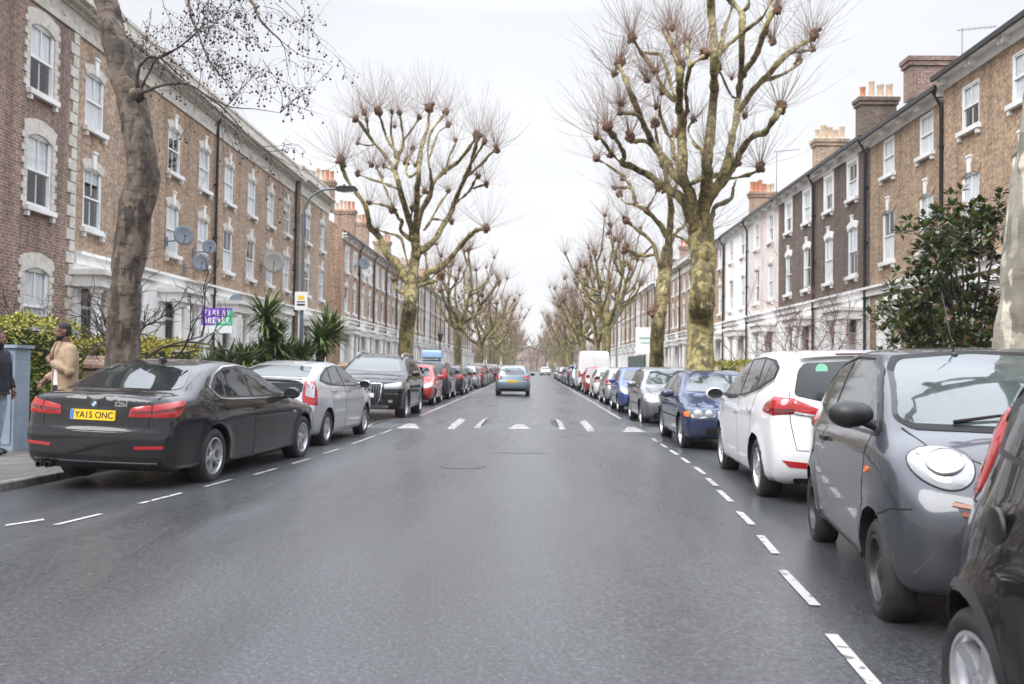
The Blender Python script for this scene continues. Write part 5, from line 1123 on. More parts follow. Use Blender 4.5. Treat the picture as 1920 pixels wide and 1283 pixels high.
        e = MB(); e.box(.002, .12, .003, L - .007, eave - .5, eave - .2); e.box(.002, .42, .003, L - .007, eave - .198, eave + .05); e.build('cornice', M['white'], root)
        r = MB(); r.add([(-.25, .003, eave + .05), (-.25, L - .007, eave + .05), (-1.3, L - .007, eave + 2.2), (-1.3, .003, eave + 2.2), (-D, L - .007, eave + 2.4), (-D, .003, eave + 2.4)], [(0, 1, 2, 3), (3, 2, 4, 5)])
        r.add([(-.25, .003, eave + .05), (-1.3, .003, eave + 2.2), (-D, .003, eave + 2.4), (-D, .003, eave)], [(0, 1, 2, 3)]); r.add([(-.25, L - .007, eave + .05), (-1.3, L - .007, eave + 2.2), (-D, L - .007, eave + 2.4), (-D, L - .007, eave)], [(3, 2, 1, 0)])
        ro = r.build('roof', M['slate'], root)
        for y in ws:
            dd = MB(); dd.box(-1.4, -.45, y - .6, y + .6, eave + .3, eave + 1.9); dd.box(-1.5, -.38, y - .68, y + .68, eave + 1.902, eave + 2.0); dd.mi = 1; dd.add([(-.446, y - .45, eave + .5), (-.446, y + .45, eave + .5), (-.446, y + .45, eave + 1.75), (-.446, y - .45, eave + 1.75)], [(0, 1, 2, 3)]); dd.build('dormer', [M['white'], M['glass']], ro)
        cz = eave + 2
    else:
        e = MB(); e.box(.002, .05, .003, L - .007, eave - .95, eave - .45); n = int(L / .55)
        for i in range(n): e.lathe([(.09, .05), (.07, .075), (.0005, .075)], 10, 'x', (0, (i + .5) * L / n, eave - .7))
        e.box(.002, .12, .003, L - .007, eave - .448, eave - .36); e.box(.002, .28, .003, L - .007, eave - .358, eave - .25); e.box(.002, .42, .003, L - .007, eave - .248, eave - .16); e.build('cornice', M['stone'], root, angle=35)
        p = MB(); p.box(-.36, .04, .003, L - .007, eave - .0, eave + .42); p.box(-.40, .09, .003, L - .007, eave + .422, eave + .52); p.build('parapet', M['stone'], root)
        r = MB(); r.add([(-.3, .003, eave - .1), (-.3, L - .007, eave - .1), (-D, L - .007, eave + .6), (-D, .003, eave + .6)], [(0, 1, 2, 3)]); ro = r.build('roof', M['slate'], root); cz = eave + .3
    if chim:
        for (Yc, xx, zt, mat, pots, orange) in chim: chimney(root, loc(Yc), xx, cz - 1.2, zt, mat, pots, orange)
    if pipe:
        dp = MB(); dp.tube([(.36, L - .25, eave - .05), (.1, L - .25, eave - .55), (.1, L - .25, 0)], .055, 8)
        for z in (2, 4, 6, 8): dp.box(.0, .17, L - .33, L - .17, z, z + .06)
        dp.build('drainpipe', M['gutter'], root, angle=40)
    if quoin:
        q = MB()
        for i in range(int((eave - .9) / .3)):
            d = .42 if i % 2 else .27; y0_, y1_ = sorted((loc(y1) - .006, loc(y1) - d)) if side < 0 else (0, d); q.box(-.02, .03, y0_, y1_, i * .3 + .01, i * .3 + .28)
        q.build('quoin', M['stone'], root)
    return root
T3 = [(5.0, 6.65, 'archkey'), (7.65, 9.15, 'archkey')]
TB = [(4.95, 6.6, 'archkey'), (7.65, 9.15, 'archkey')]
house('red brick house with pale toothed window surrounds, beside the cut hedge', -1, 16.0, 23.55, M['redbrick'], [(5.05, 6.8, 'surround'), (7.8, 9.45, 'surround')], eave=10.85, top='parapet', ground='surround', wins=(18.6, 21.8), w=1.1, quoin=True, dx=-.03, pipe=False)
for i, (a, b, wn_, lab) in enumerate(((23.6, 28.65, (24.55, 27.25), 'brown brick house with white cornice, joined to the red brick house'), (28.65, 34.2, (30.1, 32.9), 'brown brick house with white cornice, behind the bare tangled shrub'), (34.2, 39.85, (35.6, 38.5), "brown brick house with white cornice, behind the estate agent's board"), (39.85, 45.6, (41.3, 44.1), 'brown brick house with white cornice, carrying the big mesh dish'), (45.6, 52.0, (47.2, 50.4), 'end house of the corniced terrace, set forward, behind the lamp post'))):
    house(lab, -1, a, b, M['brownbrick'] if i != 1 else M['yellowbrick'], TB, eave=10.85, top='parapet', wins=wn_, w=1.02, base_h=3.95, dx=-.25 if i == 4 else 0, quoin=(i == 3), pipe=i in (1, 3), doorfirst=True)
ORD = ['first', 'second', 'third', 'fourth', 'fifth', 'sixth', 'seventh', 'eighth', 'ninth', 'tenth', 'eleventh', 'twelfth', 'thirteenth', 'fourteenth', 'fifteenth', 'sixteenth', 'seventeenth', 'eighteenth', 'nineteenth', 'twentieth']
TC = [(4.75, 6.4, 'archkey'), (7.3, 8.7, 'archi')]
y = 56.9
for i in range(20):
    st = i in (6, 13)
    if i in (5, 12): y += .0
    top = 'eaves' if i < 5 else ('parapet' if i < 12 else 'mansard'); bk = (M['orangebrick'], M['brownbrick'], M['orangebrick'], M['orangebrick'], M['yellowbrick'])[i % 5] if i < 5 else (M['yellowbrick'], M['brownbrick'], M['yellowbrick'], M['pinkpaint'])[i % 4]
    house((('orange', 'brown', 'orange', 'orange', 'yellow-brown')[i] + ' brick house with brackets under its eaves, %s from the bare gable end' if i < 5 else 'distant terraced house, %s from the bare gable end, half hidden by pollarded trees') % ORD[i], -1, y, y + 5.7, bk, TC if i < 5 else TB, eave=9.6 if i < 5 else 10.3, top=top, far=True, base_h=4.1, chim=[(y + (.4 if i == 0 else 5.6), -2.2 if i else -1.4, 12.9 if i < 5 else 12.4, M['orangebrick'] if i % 2 else M['brownbrick'], 5, 2)] if i % 2 == 0 or i < 3 else None)
    y += 5.7
    if i in (4, 11): y += 3.5
# right-hand terrace
TR = [(5.15, 6.9, 'archkey'), (8.1, 9.35, 'plain')]
house('yellow brick house, mostly out of view past the mottled plane trunk', 1, 15.4, 21.2, M['yellowbrick'], TR, wins=(17, 19.7), ground='brick')
house('warm yellow brick house with white soffit, above the glossy evergreen shrub', 1, 21.2, 26.9, M['warmbrick'], TR, wins=(22.6, 25.3), ground='brick', eave=9.95, dx=-.12, pipe=False, lmat=M['yellowbrick'])
house('yellow-brown brick house with tall red brick chimney, next to the dark brick house', 1, 26.9, 33.1, M['yellowbrick'], TR, wins=(28.4, 31.4), ground='brick', lmat=M['yellowbrick'], chim=[(33.0, -2.0, 12.6, M['redbrick'], 0, 0)])
TD = [(5.0, 6.85, 'archkey'), (7.95, 9.3, 'archi')]
house('dark brick house with white architraves, next to the yellow-brown brick house', 1, 33.1, 39.25, M['darkbrick'], TD, wins=(34.9, 37.7), chim=[(39.1, -2.4, 12.95, M['darkbrick'], 4, 1)], eave=9.85, lmat=M['white'])
house('dark brick house with white architraves, next to the faded pink house', 1, 39.25, 45.4, M['darkbrick'], TD, wins=(40.7, 43.6), eave=9.85, chim=[(45.2, -2.4, 12.7, M['brownbrick'], 5, 0)], lmat=M['white'])
house('faded pink rendered house between the dark brick and the white house', 1, 45.4, 51.5, M['pinkpaint'], TD, wins=(46.9, 49.8), eave=9.8, pipe=False, lmat=M['pinkpaint'])
house('white painted house, next to the faded pink house', 1, 51.5, 57.9, M['white'], TD, wins=(53.1, 56.2), eave=9.75, chim=[(57.7, -2.2, 12.5, M['orangebrick'], 6, 4)], lmat=M['white'])
house('brown brick house at the end of the right-hand terrace, next to the white house', 1, 57.9, 64.2, M['yellowbrick'], TD, wins=(59.5, 62.5), eave=9.7)
y = 69.5
for i in range(19):
    bk = (M['brownbrick'], M['yellowbrick'], M['brownbrick'])[i % 3] if i < 3 else (M['yellowbrick'], M['pinkpaint'], M['brownbrick'], M['yellowbrick'])[i % 4]
    house('far terraced house, %s beyond the gap past the white painted house' % ORD[i], 1, y, y + 5.7, bk, TB, eave=10.0, top='parapet' if i < 3 else 'mansard', far=True, chim=[(y + 5.6, -2.4, 12.9, M['orangebrick'], 4, 3)] if i % 3 == 2 else None)
    y += 5.7
    if i == 2: y += 4.2
# pale villa closing the far end of the street
vr = empty('villa', (-1.5, 350, 0)); tag(vr, 'pale house with a gable, closing the far end of the street', 'house')
v = MB(); v.box(-6, 6, 0, 8, 0, 6); v.prism([(-6, 6.002), (6, 6.002), (0, 9)], (0, 0, 0), (1, 0, 0), (0, 0, 1), (0, 1, 0), 0, 8); v.build('wall', plain('cream_render', (.42, .33, .27), .8), vr)
r = MB(); r.prism([(-6.4, 5.9), (0, 9.1), (6.4, 5.9), (6.4, 6.3), (0, 9.5), (-6.4, 6.3)], (0, -.3, 0), (1, 0, 0), (0, 0, 1), (0, 1, 0), 0, 8.6); r.build('roof', M['slate'], vr)
for xx in (-3, 3): q = MB(); q.box(xx - .5, xx + .5, -.03, .1, 3.6, 5.0); q.build('window', M['lead'], vr)
# ---------------------------------------------------------------- trees
def bark(name, a, b, c, sc=1.6, pale=.62, bump=.4, st=.32):
    t = NT(name); tc = t.n('TexCoord'); mp = t.n('Mapping'); mp.inputs['Scale'].default_value = (1, 1, .38); t.l(tc, mp.inputs[0], 3)
    n1 = t.n('TexNoise', _Scale=sc, _Detail=7, _Roughness=.6); t.l(mp, n1.inputs['Vector']); n2 = t.n('TexNoise', _Scale=sc * 3.3, _Detail=3, _Roughness=.5); t.l(mp, n2.inputs['Vector'])
    cr = t.n('ValToRGB'); e = cr.color_ramp.elements; e[0].position = .38; e[0].color = c4(a); e[1].position = .6; e[1].color = c4(b); vo = t.n('TexVoronoi', _Scale=sc * 4.2, _Randomness=1.0); nwp = t.n('TexNoise', _Scale=sc * 3, _Detail=3); t.l(mp, nwp.inputs['Vector']); vs_ = t.n('VectorMath', operation='SCALE'); t.l(nwp.outputs['Color'], vs_.inputs[0]); vs_.inputs['Scale'].default_value = .22; va_ = t.n('VectorMath', operation='ADD'); t.l(mp, va_.inputs[0]); t.l(vs_, va_.inputs[1]); t.l(va_, vo.inputs['Vector'])
    sc_ = t.n('SeparateColor'); t.l(vo.outputs['Color'], sc_.inputs[0]); mm_ = t.n('MapRange'); t.l(sc_, mm_.inputs[0]); mm_.inputs[3].default_value = -.17; mm_.inputs[4].default_value = .17; ad_ = t.n('Math', operation='ADD'); t.l(n1, ad_.inputs[0]); t.l(mm_, ad_.inputs[1]); t.l(ad_, cr.inputs[0])
    r2 = t.n('ValToRGB'); e = r2.color_ramp.elements; e[0].position = pale; e[0].color = (0, 0, 0, 1); e[1].position = pale + .04; e[1].color = (.9,) * 3 + (1,); t.l(n2, r2.inputs[0])
    mx = t.n('MixRGB'); t.l(r2, mx.inputs[0]); t.l(cr, mx.inputs[1]); mx.inputs[2].default_value = c4(c); t.set(Roughness=.85)
    m2 = t.n('Mapping'); m2.inputs['Scale'].default_value = (1, 1, 2.6); t.l(tc, m2.inputs[0], 3); n4 = t.n('TexNoise', _Scale=sc * 2.1, _Detail=6, _Roughness=.7); t.l(m2, n4.inputs['Vector'])
    r4 = t.n('ValToRGB'); e = r4.color_ramp.elements; e[0].position = .36; e[0].color = (st, st * .95, st * .9, 1); e[1].position = .5; e[1].color = (1.08, 1.08, 1.08, 1); t.l(n4, r4.inputs[0])
    m4 = t.n('MixRGB', blend_type='MULTIPLY'); m4.inputs[0].default_value = 1; t.l(mx, m4.inputs[1]); t.l(r4, m4.inputs[2]); t.l(m4, t.p.inputs['Base Color'])
    n3 = t.n('TexNoise', _Scale=sc * 9, _Detail=6); t.l(mp, n3.inputs['Vector']); bp = t.n('Bump', _Strength=bump, _Distance=.03); t.l(n3, bp.inputs['Height']); t.l(bp, t.p.inputs['Normal']); return t.m
M['plane'] = bark('plane_bark', (.085, .072, .03), (.29, .235, .095), (.44, .39, .23), 1.8, .66)
M['planegrey'] = bark('mottled_plane_bark', (.17, .155, .12), (.29, .265, .215), (.52, .48, .385), 1.3, .60, .4, .72)
M['greybark'] = bark('brown_grey_bark', (.048, .036, .027), (.135, .102, .076), (.20, .165, .125), 2.2, .66, .8)
M['knuckle'] = noisy('pollard_knuckle', (.07, .04, .025), (.24, .135, .085), 7, .9, bump=.6)
M['shoot'] = plain('young_shoots', (.21, .125, .085), .7)
M['twig'] = noisy('dark_twig', (.035, .027, .024), (.075, .058, .05), 6, .8)
M['redtwig'] = plain('red_twig', (.20, .10, .09), .7)

def knuckle(m, p, r, rg):
    m.mi = 0; m.ball(p, r, 9, 6, .28, (1, 1, rg.uniform(.9, 1.4)), rg)
    for _ in range(3): m.ball((p[0] + rg.uniform(-r, r), p[1] + rg.uniform(-r, r), p[2] + rg.uniform(-r, r) * .8), r * rg.uniform(.4, .65), 7, 5, .3, (1, 1, 1), rg)
def shoots(m, p, r, n, L, rg, th=.007):
    m.mi = 1; th *= .8
    for _ in range(int(n * 1.5)):
        a = rg.uniform(0, 2 * math.pi); e = rg.uniform(-.1, 1.0); e = max(e, .02) ** .7; d = Vector((math.cos(a) * (1.05 - e * .8), math.sin(a) * (1.05 - e * .8), e * 1.0)).normalized(); l = L * rg.uniform(.35, 1.2)
        q = [Vector(p) + d * r * .6]; k = 4
        for i in range(k):
            d = (d + Vector((rg.gauss(0, .08), rg.gauss(0, .08), .13 + rg.gauss(0, .07)))).normalized(); q.append(q[-1] + d * l / k)
            if i in (1, 2) and rg.random() < .28:
                e2 = (d + Vector((rg.gauss(0, .4), rg.gauss(0, .4), .2))).normalized(); m.tube([q[-1], q[-1] + e2 * l * .16, q[-1] + e2 * l * .3 + Vector((0, 0, .03))], [th * .6, th * .45, th * .2], 3, False)
        m.tube(q, [th, th * .9, th * .75, th * .5, th * .2], 3, False)
def limb(m, pts, r0, r1, rg, n=9, wob=.0, seg=5):
    C = catmull(pts, seg); k = len(C)
    R = [(r0 + (r1 - r0) * (i / (k - 1)) ** .8) * rg.uniform(.94, 1.08) for i in range(k)]
    C = [Vector(c) + Vector((rg.uniform(-wob, wob), rg.uniform(-wob, wob), 0)) for c in C]; m.tube(C, R, n)
def traced(name, label, Yb, trunk, limbs, knots, seed, cen, base_px, amp=2.4, shoot=(26, 1.9), group='pollarded plane trees along the kerb', kr=.13):
    rg = random.Random(seed); root = empty(name, at(base_px[0], base_px[1], Yb)); root.location.z = 0; tag(root, label, 'tree', group); o = root.location.copy()
    def dep(px, py):
        d = math.hypot(px - cen[0], py - cen[1]) / cen[2]; k = min(1, d) ** 1.3
        return amp * k * (math.sin(px * .043 + seed) + .8 * math.sin(py * .031 + px * .017 + seed * 2))
    P = lambda px, py: at(px, py, Yb + dep(px, py)) - o
    m = MB(); s = 1725 / Yb
    tp = [P(x, y) for x, y, r in trunk]; tp[0].z = -.1; C = catmull(tp, 12); rr = np.interp(np.linspace(0, 1, len(C)), np.linspace(0, 1, len(trunk)), [t[2] for t in trunk])
    m.tube(C, [r * rg.uniform(.985, 1.015) for r in rr], 24)
    m.lathe([(trunk[0][2] * 1.5, -.1), (trunk[0][2] * 1.2, .15), (trunk[0][2] * 1.0, .5)], 16, 'z', (tp[0].x, tp[0].y, 0))
    for (x, y, r) in trunk[2:]:
        m.ball(P(x, y) + Vector((rg.uniform(-.12, .12), -.1, rg.uniform(-.3, .3))), r * .72, 10, 7, .22, (1, 1, 1.1), rg)
    c = MB()
    for r0, r1, pts in limbs: limb(m, [P(*p) for p in pts], r0, r1, rg, 9, .015)
    rough(m.build('trunk', M['plane'], root, smooth=True), .05, 2.2, .6, seed)
    for x, y, r in knots: p = P(x, y); knuckle(c, p, kr * r, rg); shoots(c, p, kr * r, int(shoot[0] * (.5 + r * .6)), shoot[1] * (.6 + .45 * r), rg)
    c.build('crown', [M['knuckle'], M['shoot']], root, smooth=True); return root
L1_limbs = [(.20, .075, [(770, 538), (745, 494), (726, 478), (710, 443), (694, 427), (689, 403), (681, 379), (659, 350), (644, 322), (639, 303)]),
 (.16, .06, [(778, 470), (772, 431), (758, 383), (746, 342), (740, 322), (730, 302), (701, 267), (675, 231), (667, 223)]), (.10, .05, [(741, 318), (746, 293), (730, 267), (721, 247), (715, 227), (710, 212)]),
 (.06, .04, [(741, 295), (740, 285), (733, 247), (735, 212)]), (.08, .045, [(743, 310), (750, 287), (756, 265), (751, 220), (749, 212)]), (.06, .04, [(756, 264), (772, 243), (786, 222)]), (.06, .04, [(722, 290), (697, 263), (691, 247), (688, 227), (683, 211)]), (.05, .04, [(703, 271), (689, 273), (671, 269)]),
 (.16, .07, [(780, 459), (780, 431), (782, 362), (785, 322), (790, 281), (801, 241), (805, 207)]), (.06, .04, [(788, 318), (768, 332), (762, 312), (774, 281)]),
 (.15, .06, [(781, 455), (788, 403), (807, 362), (811, 346), (833, 322), (860, 302), (884, 271), (894, 257)]), (.07, .045, [(811, 346), (805, 312), (803, 281), (807, 251), (823, 227), (837, 211)]), (.05, .04, [(805, 297), (821, 251), (841, 235)]), (.05, .035, [(838, 319), (841, 297), (853, 271), (854, 264)]),
 (.19, .07, [(779, 478), (790, 470), (810, 455), (824, 436), (845, 399), (849, 387), (860, 362), (872, 332), (882, 310), (890, 281), (894, 260)]), (.07, .045, [(872, 334), (900, 310), (922, 287), (932, 283)]), (.06, .04, [(880, 312), (892, 293), (908, 267)]), (.07, .04, [(859, 377), (880, 358), (892, 336), (896, 331)]), (.05, .04, [(882, 355), (897, 350), (912, 346)]),
 (.20, .08, [(773, 532), (792, 525), (803, 511), (824, 504), (848, 480), (869, 455), (890, 434), (911, 428)]), (.12, .07, [(770, 540), (800, 531), (817, 527), (826, 518)]),
 (.10, .05, [(780, 457), (752, 434), (754, 415), (748, 410), (742, 399), (736, 393), (720, 385), (693, 381)]), (.06, .04, [(737, 390), (735, 383), (722, 352), (707, 314)]), (.07, .04, [(748, 355), (726, 346), (701, 338), (672, 328)]), (.04, .035, [(741, 328), (735, 320), (722, 312)]), (.05, .04, [(770, 410), (774, 391)]), (.05, .04, [(780, 400), (778, 383), (797, 360)]), (.06, .04, [(795, 432), (807, 415), (823, 385), (841, 360)]), (.05, .04, [(807, 415), (815, 411), (847, 417)]), (.06, .04, [(766, 500), (758, 470), (750, 445), (726, 437), (707, 431)]), (.09, .06, [(760, 550), (745, 544), (740, 530)])]
L1_k = [(639, 299, 1.5), (644, 310, 1.2), (667, 223, 1.2), (710, 208, 1.6), (735, 211, .8), (749, 212, 1), (786, 220, 1), (683, 211, 1), (688, 226, .7), (671, 269, .7), (805, 203, 1.6), (774, 279, .9), (760, 304, .9), (894, 255, 1.5), (837, 209, 1.1), (841, 234, 1.1), (854, 264, .7), (932, 283, 1), (929, 275, .8), (908, 265, .9), (896, 331, .9), (912, 346, .9), (911, 428, 1.2), (825, 517, 1.2), (736, 393, 1.3), (693, 381, .9), (697, 310, 1), (707, 314, .7), (671, 326, 1), (720, 312, .8), (774, 391, 1.1), (797, 359, 1), (841, 358, .9), (833, 322, 1), (847, 417, .9), (707, 431, .8), (740, 238, .6), (716, 333, .6), (778, 310, .6), (740, 528, .8)]
traced('pollarded_plane_tree', 'big pollarded plane tree rising behind the black off-roader', 42, [(757, 690, .37), (763, 620, .34), (768, 575, .31), (771, 540, .31), (777, 490, .24), (780, 457, .2)], L1_limbs, L1_k, 3, (778, 480, 160), (757, 690))
R1_limbs = [(.21, .11, [(1320, 430), (1320, 390), (1325, 340), (1328, 293), (1332, 247), (1338, 182), (1340, 117), (1334, 26), (1332, -40)]), (.17, .08, [(1316, 405), (1323, 382), (1349, 340), (1365, 305), (1370, 270), (1381, 223), (1385, 182), (1390, 130), (1390, 52), (1391, 26), (1368, 0), (1352, -25)]), (.05, .04, [(1391, 26), (1403, 8), (1406, -20)]), (.12, .06, [(1388, 150), (1398, 132), (1416, 104), (1432, 65), (1445, 29), (1463, -10)]),
 (.09, .05, [(1340, 110), (1366, 83), (1405, 52), (1432, 29), (1450, -10)]), (.07, .05, [(1345, 105), (1351, 91), (1359, 52), (1372, 16), (1378, -20)]), (.11, .06, [(1384, 212), (1413, 169), (1445, 135), (1476, 101), (1497, 86), (1517, 75), (1526, 67)]), (.07, .05, [(1434, 150), (1460, 143), (1491, 125), (1499, 117)]), (.05, .04, [(1478, 99), (1500, 97), (1522, 94)]),
 (.15, .08, [(1322, 395), (1337, 364), (1363, 333), (1379, 307), (1393, 277), (1412, 256), (1435, 247), (1452, 221), (1463, 206)]), (.07, .05, [(1365, 335), (1384, 333), (1414, 324), (1425, 317)]), (.10, .05, [(1328, 425), (1335, 406), (1342, 387), (1370, 373), (1375, 352), (1382, 336)]),
 (.19, .08, [(1304, 440), (1295, 368), (1281, 335), (1279, 293), (1279, 258), (1279, 214), (1275, 208), (1274, 156), (1274, 125), (1270, 109), (1260, 86), (1247, 60)]), (.05, .04, [(1268, 104), (1272, 80), (1266, 58)]), (.07, .05, [(1279, 225), (1288, 208), (1286, 169), (1293, 125), (1290, 104), (1288, 80)]), (.06, .05, [(1293, 125), (1304, 116), (1322, 104)]),
 (.15, .07, [(1283, 345), (1267, 331), (1230, 279), (1217, 255), (1202, 223), (1184, 177), (1171, 146), (1162, 125)]), (.09, .06, [(1258, 312), (1255, 303), (1220, 272), (1206, 264), (1185, 265), (1181, 258)]), (.14, .06, [(1295, 415), (1279, 375), (1248, 352), (1230, 340), (1215, 328), (1183, 312), (1166, 307), (1170, 295), (1167, 282), (1155, 261), (1143, 247), (1140, 239)]), (.05, .04, [(1168, 308), (1150, 292), (1128, 262), (1120, 256)]),
 (.08, .06, [(1275, 195), (1249, 174), (1236, 151), (1230, 138), (1210, 109), (1194, 86), (1186, 72)]), (.07, .05, [(1268, 185), (1262, 172), (1249, 130), (1239, 104), (1210, 99)]), (.08, .06, [(1290, 348), (1318, 334), (1356, 327), (1365, 322)]), (.05, .04, [(1325, 300), (1315, 280), (1304, 272), (1290, 245), (1300, 225)]), (.05, .035, [(1385, 182), (1372, 180), (1350, 135), (1348, 128)]), (.05, .04, [(1200, 218), (1185, 213), (1162, 212)]), (.06, .04, [(1262, 300), (1260, 270), (1238, 215), (1242, 172)])]
R1_k = [(1161, 120, 1.5), (1152, 138, 1), (1185, 70, 1.5), (1230, 136, 1.3), (1247, 58, 1.2), (1262, 54, 1.1), (1264, 95, 1.3), (1276, 122, 1.4), (1288, 78, 1.1), (1322, 102, 1.4), (1526, 65, 1.6), (1499, 114, 1.3), (1523, 92, 1.1), (1463, 202, 1.6), (1425, 313, 1.4), (1379, 307, 1.3), (1181, 256, 1.4), (1139, 238, 1.5), (1120, 256, 1), (1145, 291, .9), (1448, 78, 1.1), (1397, 218, .9), (1348, 126, .8), (1165, 195, .9), (1162, 212, .7), (1230, 200, .9), (1242, 172, 1), (1300, 224, .9), (1210, 150, .7), (1215, 152, .8), (1460, 20, 1), (1372, 148, .6), (1248, 356, 1.1), (1300, 434, 1.7), (1303, 458, 1.5), (1327, 290, 1.2), (1322, 335, 1.1), (1182, 390, .0001), (1335, -20, 1.2), (1378, -24, 1.1), (1352, -30, 1.1), (1406, -24, 1), (1465, -14, 1.1)]
traced('pollarded_plane_tree', 'tallest pollarded plane tree, thick limbed, before the pink and white houses', 29, [(1311, 690, .44), (1313, 620, .40), (1316, 560, .38), (1318, 500, .38), (1315, 455, .40), (1317, 415, .3)], R1_limbs, [k for k in R1_k if k[2] > .01], 5, (1315, 440, 260), (1311, 690), amp=2.2, shoot=(30, 1.6), kr=.10)
R2_limbs = [(.12, .05, [(1246, 520), (1232, 480), (1220, 452), (1192, 429), (1174, 416)]), (.12, .05, [(1256, 455), (1239, 424), (1211, 394), (1192, 382), (1185, 352), (1169, 333), (1150, 317), (1120, 298)]), (.15, .06, [(1252, 470), (1258, 399), (1255, 364), (1246, 312), (1232, 265), (1228, 232)]), (.09, .05, [(1250, 490), (1265, 441), (1284, 420), (1296, 380)]), (.07, .04, [(1225, 460), (1200, 480), (1180, 472), (1173, 466)]), (.06, .04, [(1210, 394), (1225, 373), (1234, 352)]), (.06, .04, [(1235, 484), (1225, 478), (1205, 480), (1176, 467)]), (.06, .04, [(1186, 355), (1175, 352), (1152, 353)]), (.05, .04, [(1196, 384), (1172, 380), (1160, 364)]), (.08, .05, [(1256, 380), (1272, 330), (1262, 280), (1266, 250)]), (.07, .04, [(1262, 440), (1290, 455), (1306, 480)])]
traced('pollarded_plane_tree', 'slimmer pollarded plane with a burr half way up its trunk', 38.5, [(1228, 690, .30), (1233, 620, .27), (1240, 560, .26), (1246, 510, .28), (1252, 465, .24)], R2_limbs, [(1174, 414, 1.2), (1120, 297, 1), (1169, 333, .9), (1228, 230, 1.3), (1296, 378, 1.2), (1173, 466, 1), (1234, 350, 1), (1152, 353, .8), (1160, 364, .9), (1266, 250, 1.1), (1306, 480, 1), (1192, 383, .8), (1226, 585, 1.6), (1248, 505, 1.4), (1243, 310, 1.1), (1212, 395, .8)], 8, (1250, 470, 190), (1228, 690), amp=2.0, shoot=(26, 1.8), kr=.15)

def pollard(seed, H=12.5, hf=4.6, spread=4.6, r0=.36, nl=6, shoot=24, th=.011):
    """a pollard grown from chance: (trunk mesh, crown mesh)"""
    rg = random.Random(seed); m = MB(); c = MB(); lean = Vector((rg.uniform(-.3, .3), rg.uniform(-.3, .3), 0))
    T = [Vector((0, 0, -.1)), Vector((0, 0, hf * .4)) + lean * .3, Vector((0, 0, hf * .8)) + lean * .7, Vector((0, 0, hf)) + lean]
    C = catmull(T, 5); m.tube(C, [r0 * (1.25 if i == 0 else 1 - .25 * i / len(C)) * rg.uniform(.94, 1.08) for i in range(len(C))], 12)
    m.ball(T[-1], r0 * 1.1, 9, 6, .2, (1, 1, 1.2), rg)
    def end(p, s): knuckle(c, p, .14 * s, rg); shoots(c, p, .14 * s, int(shoot * s), 1.7 * s, rg, th)
    for i in range(nl):
        a = 2 * math.pi * (i + rg.uniform(-.3, .3)) / nl; sp = spread * rg.uniform(.45, 1.0); top = H * rg.uniform(.72, 1.0) - (1 if sp > spread * .8 else 0) * H * .12
        d = Vector((math.cos(a), math.sin(a), 0)); b = T[-1] + Vector((0, 0, rg.uniform(-.6, .3)))
        pts = [b, b + d * sp * .38 + Vector((0, 0, (top - hf) * .22)), b + d * sp * .72 + Vector((rg.uniform(-.4, .4), rg.uniform(-.4, .4), (top - hf) * .58)), b + d * sp + Vector((rg.uniform(-.5, .5), rg.uniform(-.5, .5), top - hf))]
        limb(m, pts, r0 * .5, .07, rg, 8, .02); end(pts[-1], 1.2); cc = catmull(pts, 8)
        for k in range(4):
            j = rg.randint(8, 21); q = cc[j]; e = Vector((rg.gauss(0, 1), rg.gauss(0, 1), 0)).normalized() + d * .5; l = rg.uniform(.8, 2.6)
            p2 = [q, q + e * l * .45 + Vector((0, 0, l * .35)), q + e * l * .75 + Vector((0, 0, l * rg.uniform(.9, 1.4)))]; limb(m, p2, .09, .045, rg, 6, .01, 4); end(p2[-1], rg.uniform(.6, 1.1))
    return m.mesh('trunk', M['plane'], True), c.mesh('crown', [M['knuckle'], M['shoot']], True)
PV = [pollard(s, *a) for s, a in ((11, (12.0, 5.0, 3.9, .36, 7)), (12, (12.8, 4.4, 4.2, .40, 6)), (13, (11.5, 5.4, 3.6, .33, 7)), (14, (12.2, 4.8, 4.4, .38, 6)))]
k = 0
LT = [('first pollarded plane beyond the big one behind the black off-roader', 73), ('stout far plane tree, second beyond the big one on that kerb', 104)] + [('far plane tree, %s beyond the big one on the side of the black off-roader' % ORD[i], y) for i, y in zip(range(2, 12), (122, 138, 156, 175, 196, 218, 240, 263, 288, 315))]
RT = [('far pollarded plane, first beyond the slim tree with the burr, by the white van', 68)] + [('far pollarded plane, %s beyond the slim tree with the burr' % ORD[i], y) for i, y in zip(range(1, 13), (80, 92, 107, 122, 140, 158, 178, 200, 224, 248, 276, 305))]
for lst, x in ((LT, -5.85), (RT, 5.25)):
    for lab, yy in lst:
        t = empty('pollarded_plane_tree', (x + rng.uniform(-.25, .25), yy, 0), rng.uniform(0, 6.28)); s = rng.uniform(.84, 1.02); t.scale = (s, s, s * rng.uniform(.94, 1.06)); tag(t, lab, 'tree', 'pollarded plane trees along the kerb')
        for nm, me in zip(('trunk', 'crown'), PV[k % 4]): inst(nm, me, t)
        k += 1

